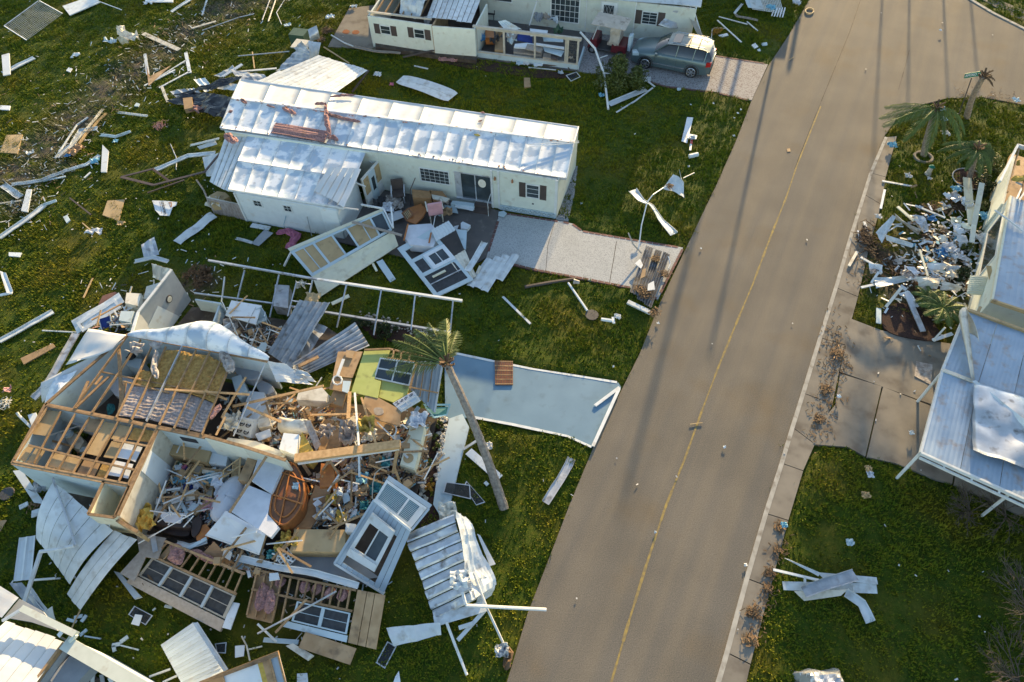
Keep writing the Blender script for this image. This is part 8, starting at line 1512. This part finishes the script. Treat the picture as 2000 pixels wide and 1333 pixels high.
for i,(x,y) in enumerate(((858,835),(850,860),(856,875),(838,905),(832,920))):bush('yellow_plant',(x,y),.2,.3,160,['topmost yellow-green plant in the rock bed','second yellow-green plant in the rock bed','third yellow-green plant touching the walkway edge','fourth yellow-green plant in the lower rock bed','lowest yellow-green plant in the rock bed'][i],'leaf',seed=20+i,size=.06,clumps=6)
bush('orange_plant',(838,952),.2,.25,160,'orange flowering plant at the end of the rock bed','flower',seed=27,clumps=6);bush('tall_shrub',(390,545),.7,.6,900,'dry brown shrub heap right of the porch wall','dry',seed=28,size=.1)
def frond(parent,c,d,L_,drop,wl,m,g,nl=42,sway=None,mid='leaf',width=.036,lift=.3):
    d=d.normalized();pts=[]
    for k in range(9):t=k/8;pts.append(c+Vector((d.x,d.y,0))*L_*t*(1-.12*t)+Z*(L_*(lift*t-drop*t*t))+(sway or Vector())*t*t)
    b=B();b.tube(pts,.03,4,.008)
    for k in range(nl):
        t=.12+.88*k/nl;i=min(7,int(t*8));q=pts[i].lerp(pts[i+1],t*8-i);tg=(pts[i+1]-pts[i]).normalized();s=tg.cross(Z).normalized()
        for sg in (-1,1):
            ln=wl*(math.sin(math.pi*min(1,t*.92+.08)) ** .6)*g.uniform(.8,1.1);dr=(s*sg*.75+tg*.65-Z*g.uniform(.15,.7)+(sway.normalized()*.5 if sway else Vector())).normalized();e=q+dr*ln;n_=dr.cross(Z).normalized()*width/2
            b.add([q-n_*.4,q+n_*.4,q.lerp(e,.5)+n_+Z*.01,e,q.lerp(e,.5)-n_+Z*.01],[(0,1,2,3,4)])
    return O('frond',b,MT[m],parent)
def palm(label,base,top,r0,r1,fr,seed=1,name='palm_tree',dead=None,boots=True):
    g=random.Random(seed);t=T(name,label,'palm tree',p(*base));a=p(*base);c=P(top) if not isinstance(top,Vector) else top;pts=[];rr=[]
    n=26
    for k in range(n+1):s=k/n;pts.append(a.lerp(c,s)+(c-a).cross(Z).normalized()*.12*math.sin(s*3.14));rr.append((r0+(r1-r0)*s)*(1+(.07 if k % 2 else 0)))
    b=B();b.tube(pts,rr,10);O('trunk',b,'bark',t,smooth=False)
    if boots:
        b=B()
        for k in range(14):an=k*2.4;d=Vector((math.cos(an),math.sin(an),.9));q=c-Z*.25+Z*.03*k;b.bar(q+d*.05,q+d*.3,.09,.04)
        O('leaf_bases',b,'dry',t)
    for d,L_,dr,lf,sw in fr:frond(t,c,Vector((*d,0)),L_,dr,.55*L_/2.2,dead or 'frond',g,sway=Vector(sw) if sw else None,lift=lf)
    return t
WN=(-.5,-.15,-.1)
palm('leaning grey palm trunk fallen towards the wreck with its fronds on the debris',(985,995),(873,712,3.6),.19,.14,[((-1,.45),3.3,.12,.0,(-.2,.1,-.7)),((-1,.75),3.2,.12,.05,(-.2,.2,-.6)),((-1,.2),3.1,.15,.0,(0,0,-.7)),((-.9,1),3.0,.15,.1,(-.2,.1,-.5)),((-.6,1.1),2.9,.15,.1,(-.3,0,-.4)),((-.3,1),2.6,.15,.2,(-.2,0,-.2)),((0,1),2.5,.25,.3,(-.1,0,0)),((.2,1),2.1,.4,.3,None),((-.8,.6),2.6,.25,.1,(0,.1,-.5)),((-1,.6),2.8,.2,.1,(0,.1,-.5)),((-.45,.9),2.4,.3,.2,(0,0,-.3)),((-.15,.8),2.2,.5,.4,None),((.15,.6),1.5,.8,.3,None)],2)
palm('corner palm with green fronds blown over the road',(1803,306),(1829,212,3.3),.17,.13,[((-1,-.35),3.2,.35,.3,WN),((-1,.15),2.6,.3,.35,WN),((-1,-.1),3.0,.4,.35,WN),((-.8,-.8),2.6,.6,.35,WN),((-.3,-1),2.4,.7,.3,(-.2,-.2,-.4)),((.5,-1),2.3,.8,.5,(.1,-.2,-.3)),((.9,-.5),2.0,.9,.6,(0,-.3,-.3)),((.2,-.8),1.8,.9,.3,None)],3)
palm('bare topped corner palm with broken brown crown beside the street sign',(1888,230),(1921,150,3.6),.18,.14,[((1,0),.9,.5,.2,None),((.6,.6),.7,.4,.3,None),((.8,-.5),.8,.6,.1,None),((1,.3),.7,.3,.2,None)],4,dead='dead_frond')
palm('bushy palm with dark drooping fronds in the mulch circle',(1893,348),(1908,292,1.7),.14,.12,[((math.cos(a),math.sin(a)),1.6+.3*math.sin(a*3),.6,.45,(-.3,-.2,-.1)) for a in np.linspace(0,6.0,14)],5)
palm('low feathery palm at the bottom of the debris heap',(1838,622),(1842,602,.7),.1,.09,[((math.cos(a),math.sin(a)),1.25,.4,.4,None) for a in np.linspace(0,5.8,11)],6,boots=False)
palm('second low palm behind the silver beam',(1812,590),(1814,580,.4),.08,.07,[((math.cos(a),math.sin(a)),.9,.4,.4,None) for a in np.linspace(.5,5.8,8)],7,boots=False)
b=B();c=p(1803,308,.05);b.tube([c+Vector((math.cos(a),math.sin(a),0))*.48 for a in np.linspace(0,6.283,17)],.1,6);O('tree_ring',b,'concrete',None,'concrete ring around the corner palm','tree ring')
lp_=T('garden_lantern','small cream garden lantern with a green cap on the right lawn','lantern',p(1812,340));b=B();c=p(1812,340);b.tube([c,c+Z*.1,c+Z*.5],[.2,.14,.12],10);O('base',b,'offwhite',lp_);b=B();b.tube([c+Z*.5,c+Z*.62],.17,10,.05);O('cap',b,'sign_green',lp_)
# bare trees, lower right
def twigs(b,a,d,L_,r,n,g,V=.35):
    e=a+d*L_;m=a.lerp(e,.5)+Vector((g.gauss(0,.04),g.gauss(0,.04),g.gauss(0,.04)))*L_;b.tube([a,m,e],r,4,r*.55,cap=False)
    if n > 0:
        for k in range(3 if n > 1 else 4):twigs(b,m.lerp(e,g.random()),(d+Vector((g.gauss(0,V),g.gauss(0,V),g.gauss(0,V*.6)))).normalized(),L_*g.uniform(.55,.8),r*.58,n-1,g,V)
for i,(px,hh,se) in enumerate((((2010,1190),1.9,3),((1990,1330),1.5,5),((1965,1010),1.2,8),((1895,1000),.9,11))):
    g=random.Random(se);t=T('bare_shrub',['largest bare twiggy shrub at the right edge','bare twiggy shrub in the bottom right corner','bare branches below the carport corner','small bare twigs left of the carport post'][i],'bare shrub',p(*px));b=B();c=p(*px)
    for k in range(13):a=g.uniform(1.4,4.9);twigs(b,c,Vector((math.cos(a)*.8,math.sin(a)*.6,g.uniform(.3,1))).normalized(),hh*g.uniform(.5,.8),.03,3,g,.3)
    O('branches',b,'twig',t,kind='stuff')
g=random.Random(77)
# tall weeds in the ditch
b=B()
for _ in range(5200):
    c,r=SW[g.randrange(0,11)];a=g.uniform(0,6.28);q=c+Vector((math.cos(a),math.sin(a),0))*r*math.sqrt(g.random())*1.1;d=Vector((g.gauss(0,.5),g.gauss(0,.5),1)).normalized()*g.uniform(.15,.45);s=d.cross(Vector((1,.2,0))).normalized()*.02;b.add([q-s,q+s,q+d],[(0,1,2)])
O('weeds',b,'leaf_dark',kind='stuff')
# trees and roofs beyond the frame towards the sun: their shade falls on the road and lawns
def tree(label,x,y,hh,r,se,n=2600):
    g=random.Random(se);t=T('tree',label,'tree',Vector((x,y,0)));b=B();b.tube([Vector((x,y,0)),Vector((x,y,hh*.7))],.22,8,.12);O('trunk',b,'bark',t);leafy('crown',(x,y,hh*.55),r,r,hh*.45,n,.22,'leaf',t,g,24)
# ================================================================ CAR
def loft(par,name,secs,m,smooth=True,close=True):
    """secs: list of cross sections (lists of points), all the same length"""
    b=B();n=len(secs[0]);V=[k for s in secs for k in s];F=[]
    for i in range(len(secs)-1):
        for j in range(n-1):F.append((i*n+j,i*n+j+1,(i+1)*n+j+1,(i+1)*n+j))
    if close:F.append(tuple(range(n)));F.append(tuple((len(secs)-1)*n+j for j in range(n))[::-1])
    b.v=[tuple(k) for k in V];b.f=F;o=O(name,b,MT[m],par,smooth=smooth);return o
fw_,rw_=p(1259.7,132),p(1348,149.5);ax=(fw_-rw_).normalized();WB=(fw_-rw_).length;k_=WB/2.70
lat=Vector((-ax.y,ax.x,0));lat=lat if lat.y < 0 else-lat
cc0=(fw_+rw_)/2-lat*(.80*k_)
car=T('parked_car','grey-green estate car with roof rails parked on the paved driveway','car',cc0)
def cp(x,y,z):return cc0+ax*x*k_+lat*y*k_+Z*z*k_
def sect(x,hw,zb,zs,zt,tw):# lower body
    return [cp(x,-hw*.96,zb),cp(x,-hw,zb+.12),cp(x,-hw,zs*.7),cp(x,-hw*.97,zs),cp(x,-tw,zt),cp(x,-tw*.5,zt+.02),cp(x,0,zt+.03),cp(x,tw*.5,zt+.02),cp(x,tw,zt),cp(x,hw*.97,zs),cp(x,hw,zs*.7),cp(x,hw,zb+.12),cp(x,hw*.96,zb)]
body=loft(car,'body',[sect(2.32,.62,.35,.62,.66,.45),sect(2.24,.80,.25,.72,.80,.60),sect(1.9,.90,.22,.82,.92,.72),sect(1.35,.93,.22,.88,1.02,.78),sect(.95,.94,.22,.92,1.07,.82),sect(.4,.945,.22,.95,1.05,.86),sect(-.8,.945,.22,.97,1.08,.86),sect(-1.7,.94,.22,1.0,1.1,.84),sect(-2.1,.91,.28,1.02,1.1,.80),sect(-2.33,.84,.35,.95,1.02,.70),sect(-2.38,.78,.45,.85,.90,.62)],'car_paint')
def gs(x,hw,z0,tw,zt):return [cp(x,-hw,z0),cp(x,-tw,zt-.03),cp(x,-tw*.8,zt),cp(x,0,zt+.03),cp(x,tw*.8,zt),cp(x,tw,zt-.03),cp(x,hw,z0)]
loft(car,'windows',[gs(1.0,.80,1.02,.78,1.06),gs(.28,.84,1.0,.66,1.55),gs(-.6,.86,1.02,.67,1.63),gs(-1.7,.85,1.05,.66,1.60),gs(-2.12,.82,1.06,.62,1.50),gs(-2.30,.78,1.04,.70,1.10)],'car_glass')
loft(car,'roof',[[cp(x,s*w_,z+(.02 if abs(s) < .6 else .0)) for s in (-1,-.8,-.4,0,.4,.8,1)] for x,w_,z in ((.30,.64,1.575),(-.2,.67,1.64),(-.9,.68,1.675),(-1.7,.67,1.645),(-2.12,.64,1.56))],'car_paint',close=False)
for nm,x0_,x1_,hw,m in (('sunroof',.05,-.4,.45,'car_glass'),):b=B();b.hexa([cp(x0_,-hw,1.60),cp(x1_,-hw,1.64),cp(x1_,hw,1.64),cp(x0_,hw,1.60)],[cp(x0_,-hw,1.665),cp(x1_,-hw,1.705),cp(x1_,hw,1.705),cp(x0_,hw,1.665)]);O(nm,b,MT[m],car)
for s in (-1,1):
    b=B();b.tube([cp(.1,s*.58,1.64),cp(0,s*.59,1.72),cp(-1.8,s*.60,1.73),cp(-1.9,s*.59,1.66)],.022*k_,5);O('roof_rail',b,'chrome',car)
    for (x0_,za,zb_) in ((.98,1.04,None),):b=B();b.bar(cp(1.0,s*.80,1.03),cp(.30,s*.655,1.58),.06*k_,.06*k_);O('pillar',b,'car_paint',car)
    for x0_,x1_ in ((-.32,-.36),(-1.28,-1.34)):b=B();b.bar(cp(x0_,s*.875,1.02),cp(x1_,s*.69,1.62),.06*k_,.05*k_);O('pillar',b,'car_paint',car)
    b=B();b.bar(cp(-1.95,s*.86,1.05),cp(-2.0,s*.66,1.58),.22*k_,.05*k_,ax);O('pillar',b,'car_paint',car)
    b=B();b.box(cp(.78,s*1.0,.98),.14*k_,.2*k_,.14*k_,ax,lat);mi=O('wing_mirror',b,'car_paint',car)
    b=B();b.hexa([cp(2.05,s*.60,.70),cp(2.28,s*.52,.62),cp(2.18,s*.84,.62),cp(1.80,s*.90,.72)],[cp(2.05,s*.60,.90),cp(2.29,s*.52,.78),cp(2.19,s*.84,.78),cp(1.80,s*.91,.88)]);O('headlight',b,'walk_paint',car)
    b=B();b.hexa([cp(-2.10,s*.86,.80),cp(-2.38,s*.66,.80),cp(-2.36,s*.82,.80),cp(-2.10,s*.95,.80)],[cp(-2.10,s*.84,1.06),cp(-2.36,s*.66,1.04),cp(-2.34,s*.80,1.04),cp(-2.10,s*.93,1.06)]);O('tail_light',b,'red_lens',car)
    b=B();b.box(cp(0,s*.955,.45),1.9*k_,.02*k_,.05*k_,ax,lat);O('side_moulding',b,'chrome',car)
    for x in (.12,-.85):b=B();b.box(cp(x,s*.955,.86),.16*k_,.03*k_,.03*k_,ax,lat);O('door_handle',b,'car_paint',car)
    for x in (.85,-.40,-1.36):b=B();b.box(cp(x,s*.943,.32),.012*k_,.012*k_,.62*k_,ax,lat);O('door_gap',b,'charcoal',car)
    for x in (1.35,-1.35):
        wh=bpy.data.objects.new('wheel',None);C.objects.link(wh);wh.parent=car;WL[wh.name]=WL[car.name]
        c=cp(x,s*.86,.36);b=B()
        for (o1,o2,r_) in ((-.12,.12,.36),):b.tube([c+lat*o1*k_*s,c+lat*o2*k_*s],r_*k_,20)
        O('tyre',b,'rubber',wh)
        b=B();b.tube([c+lat*.12*s*k_,c+lat*.125*s*k_],.26*k_,18);O('rim',b,'dark',wh)
        b=B();fc=c+lat*.13*s*k_
        for j in range(6):a=j*math.pi/3;d=ax*math.cos(a)+Z*math.sin(a);b.bar(fc,fc+d*.24*k_,.06*k_,.03*k_,lat)
        b.tube([fc+(ax*math.cos(a)+Z*math.sin(a))*.245*k_ for a in np.linspace(0,6.283,17)],.022*k_,5);b.tube([fc,fc+lat*s*.02],.06*k_,8);O('hub',b,'chrome',wh)
        b=B();b.tube([cp(x+.43*math.cos(a),s*.935,.36+.43*math.sin(a)) for a in np.linspace(-.1,3.24,14)],.035*k_,5);O('wheel_arch',b,'charcoal',car)
b=B();b.box(cp(-2.36,0,.30),.1*k_,1.5*k_,.2*k_,ax,lat);O('bumper',b,'charcoal',car);b=B();b.box(cp(2.28,0,.34),.1*k_,.9*k_,.14*k_,ax,lat);O('grille',b,'charcoal',car)
b=B();b.bar(cp(-.9,-.62,1.74),cp(-.9,.62,1.74),.05*k_);O('crossbar',b,'charcoal',car);b=B();b.bar(cp(-1.45,-.62,1.74),cp(-1.45,.62,1.74),.05*k_);O('crossbar',b,'charcoal',car)
# ================================================================ GOLF CART
g1,g2=p(1156,103),p(1210,114);ax2=(g1-g2).normalized();lt2=Vector((-ax2.y,ax2.x,0));lt2=lt2 if lt2.y < 0 else-lt2;gk=(g1-g2).length/1.65;gc=(g1+g2)/2-lt2*.5*gk
cart=T('golf_cart','maroon golf cart with a torn beige canopy parked before the car','golf cart',gc)
def gp(x,y,z):return gc+ax2*x*gk+lt2*y*gk+Z*z*gk
def gbox(nm,x0_,x1_,y0_,y1_,z0_,z1_,m,par=cart,top=None):
    b=B();t=top or (x0_,x1_);b.hexa([gp(x0_,y0_,z0_),gp(x1_,y0_,z0_),gp(x1_,y1_,z0_),gp(x0_,y1_,z0_)],[gp(t[0],y0_*.9,z1_),gp(t[1],y0_*.9,z1_),gp(t[1],y1_*.9,z1_),gp(t[0],y1_*.9,z1_)]);o=O(nm,b,MT[m],par);bv=o.modifiers.new('bevel','BEVEL');bv.width=.05;bv.segments=3;return o
gbox('front_body',.55,1.15,-.55,.55,.25,.85,'maroon',top=(.60,.95));gbox('rear_body',-1.15,-.25,-.58,.58,.28,.75,'maroon',top=(-1.1,-.3));gbox('floor',-.3,.6,-.5,.5,.25,.32,'charcoal');gbox('seat',-.55,.0,-.5,.5,.62,.78,'beige_fabric');gbox('backrest',-.68,-.55,-.5,.5,.75,1.2,'beige_fabric')
b=B();b.grid(lambda u,v:gp(.95-1.95*u,-.68+1.36*v,1.78+.10*math.sin(math.pi*u)*math.sin(math.pi*v)+.06*noise.noise(Vector((u*3,v*3,2)))),10,8,.04);O('canopy',b,'canopy',cart)
for s in (-1,1):
    for a,c in (((.85,s*.5,.8),(.55,s*.55,1.78)),((-.6,s*.5,.7),(-.75,s*.55,1.8))):b=B();b.tube([gp(*a),gp(*c)],.03*gk,6);O('canopy_post',b,'white_trim',cart)
    for x in (.82,-.82):
        wh=bpy.data.objects.new('wheel',None);C.objects.link(wh);wh.parent=cart;WL[wh.name]=WL[cart.name];c=gp(x,s*.5,.23);b=B();b.tube([c-lt2*.09*gk,c+lt2*.09*gk],.23*gk,16);O('tyre',b,'rubber',wh);b=B();b.tube([c+lt2*s*.09*gk,c+lt2*s*.11*gk],.13*gk,12);O('rim',b,'chrome',wh)
b=B();b.grid(lambda u,v:gp(-.72+.55*u,.60+.05*math.sin(v*9),1.78-1.0*v+.05*math.sin(u*12)),8,8,.015);O('torn_curtain',b,'canopy',cart);b=B();b.tube([gp(.45,.25,1.0)+(lt2*math.cos(a)+Z*math.sin(a)*.8+ax2*.3*math.sin(a))*.17*gk for a in np.linspace(0,6.283,13)],.02*gk,5);O('steering_wheel',b,'dark',cart)
gbox('golf_bag',-1.35,-1.15,-.1,.35,.4,1.3,'walk_paint',par=cart)
# ================================================================ beyond the frame, towards the sun
def up_sun(px,py,dist):q=p(px,py);return q+Vector((math.sin(SUN_AZ),math.cos(SUN_AZ),0))*dist
K=1/math.tan(SUN_EL)
def trunk_shade(name,tip,h,r,label,crown=0,se=0):
    """a palm standing up-sun of the pixel where the tip of its shadow falls"""
    a=up_sun(*tip,h*K);t=T('palm_tree',label,'palm tree',a);b=B();b.tube([a,a+Z*h],r,8,r*.8);O('trunk',b,'bark',t);g=random.Random(se)
    for k in range(crown):an=k*6.283/crown;frond(t,a+Z*h,Vector((math.cos(an),math.sin(an),0)),2.0,.5,.5,'frond',g,lift=.4,nl=18)
trunk_shade('a',(1385,700),9.5,.10,'tall palm north of the frame shading the road middle',0,1);trunk_shade('b',(1370,300),8.5,.12,'tall bare palm north of the frame shading the car driveway',0,2);trunk_shade('c',(1215,990),13.0,.15,'thick palm north of the frame shading the road edge',0,3)
trunk_shade('e',(1540,140),6.5,.2,'broad topped palm north of the frame shading the upper road',0,5)
h5=T('house','house beyond the side road north east of the frame','house',p(2120,60));b=B();a=p(2020,-60);b.box(a+Vector((9,0,0)),15,9,4.2);O('wall',b,'cream',h5);b=B();b.box(a+Vector((9,0,4.2)),16,10,.3);O('roof',b,'coat_plain',h5)
q8=up_sun(1328,88,12);shade_block=T('house','added tall block beyond the frame shading the lawn by the cream bungalow','house',q8);b=B();b.box(q8-ED*9+ND*3,18,6,7.0,ED,ND);O('wall',b,'cream',shade_block)  # unseen block added so that its shade covers the lawn below the bungalow
h6=T('house','house beyond the top lawn north of the lattice heap','house',p(1500,-90));b=B();b.box(up_sun(1500,-10,7)+Vector((-1.5,0,0)),6.5,5,2.9,ED,ND);O('wall',b,'cream',h6)
for i,(x,y,d_,hh,r) in enumerate(((1050,-60,16,7,2.2),(330,-60,14,6,2.6),(120,-40,16,6,2.6),(520,-70,12,5,2.2))):q=up_sun(x,y,d_);tree(['round tree north of the top house','tree north of the ditch beyond the frame','tree north west of the fence beyond the frame','low tree north of the thin poles beyond the frame'][i],q.x,q.y,hh,r,30+i,1500)
h7=T('house','rest of the right house beyond the right edge of the frame','house',p(2200,800));b=B();a=p(2060,700);b.box(a+Vector((6.5,3,0)),9,14,3.2,ED,ND);O('wall',b,'cream',h7)
tree('leafy tree east of the right lawn beyond the frame',p(2160,1010).x,p(2160,1010).y,5.5,2.2,51,3000);tree('leafy tree beside the right house beyond the frame',p(2080,1000).x+2,p(2080,1000).y+2,5.0,2.0,52,3000)

def shade_tree(tip,h,r,label,se,base=.90):  # added unseen trees; thin trunks and high crowns shaped for the shade they cast
    q=up_sun(*tip,h*K);g=random.Random(se);t=T('tree',label,'tree',q);b=B();b.tube([q,q+Z*h*.85],.08,8,.05);O('trunk',b,'bark',t);leafy('crown',(q.x,q.y,h*base),r,r,h*(1-base),2200,.24,'leaf',t,g,26)
shade_tree((1760,1300),16,2.6,'added tall tree far north shading the middle of the right lawn',61);shade_tree((1900,1300),16,2.5,'added tall tree far north shading the right of the right lawn',62);shade_tree((1640,1460),17,1.8,'added tall tree far north shading the bottom of the right lawn',63);shade_tree((2020,1400),17,2.8,'added tall tree far north shading the bottom right corner',64)
shade_tree((700,1360),17,2.4,'added tall tree far north shading the bottom lawn',65);shade_tree((250,1000),15,2.2,'added tall tree far north shading the front left wreck corner',66);shade_tree((150,1290),16.5,2.0,'added tall tree far north shading the grass by the fan folded roof',67)
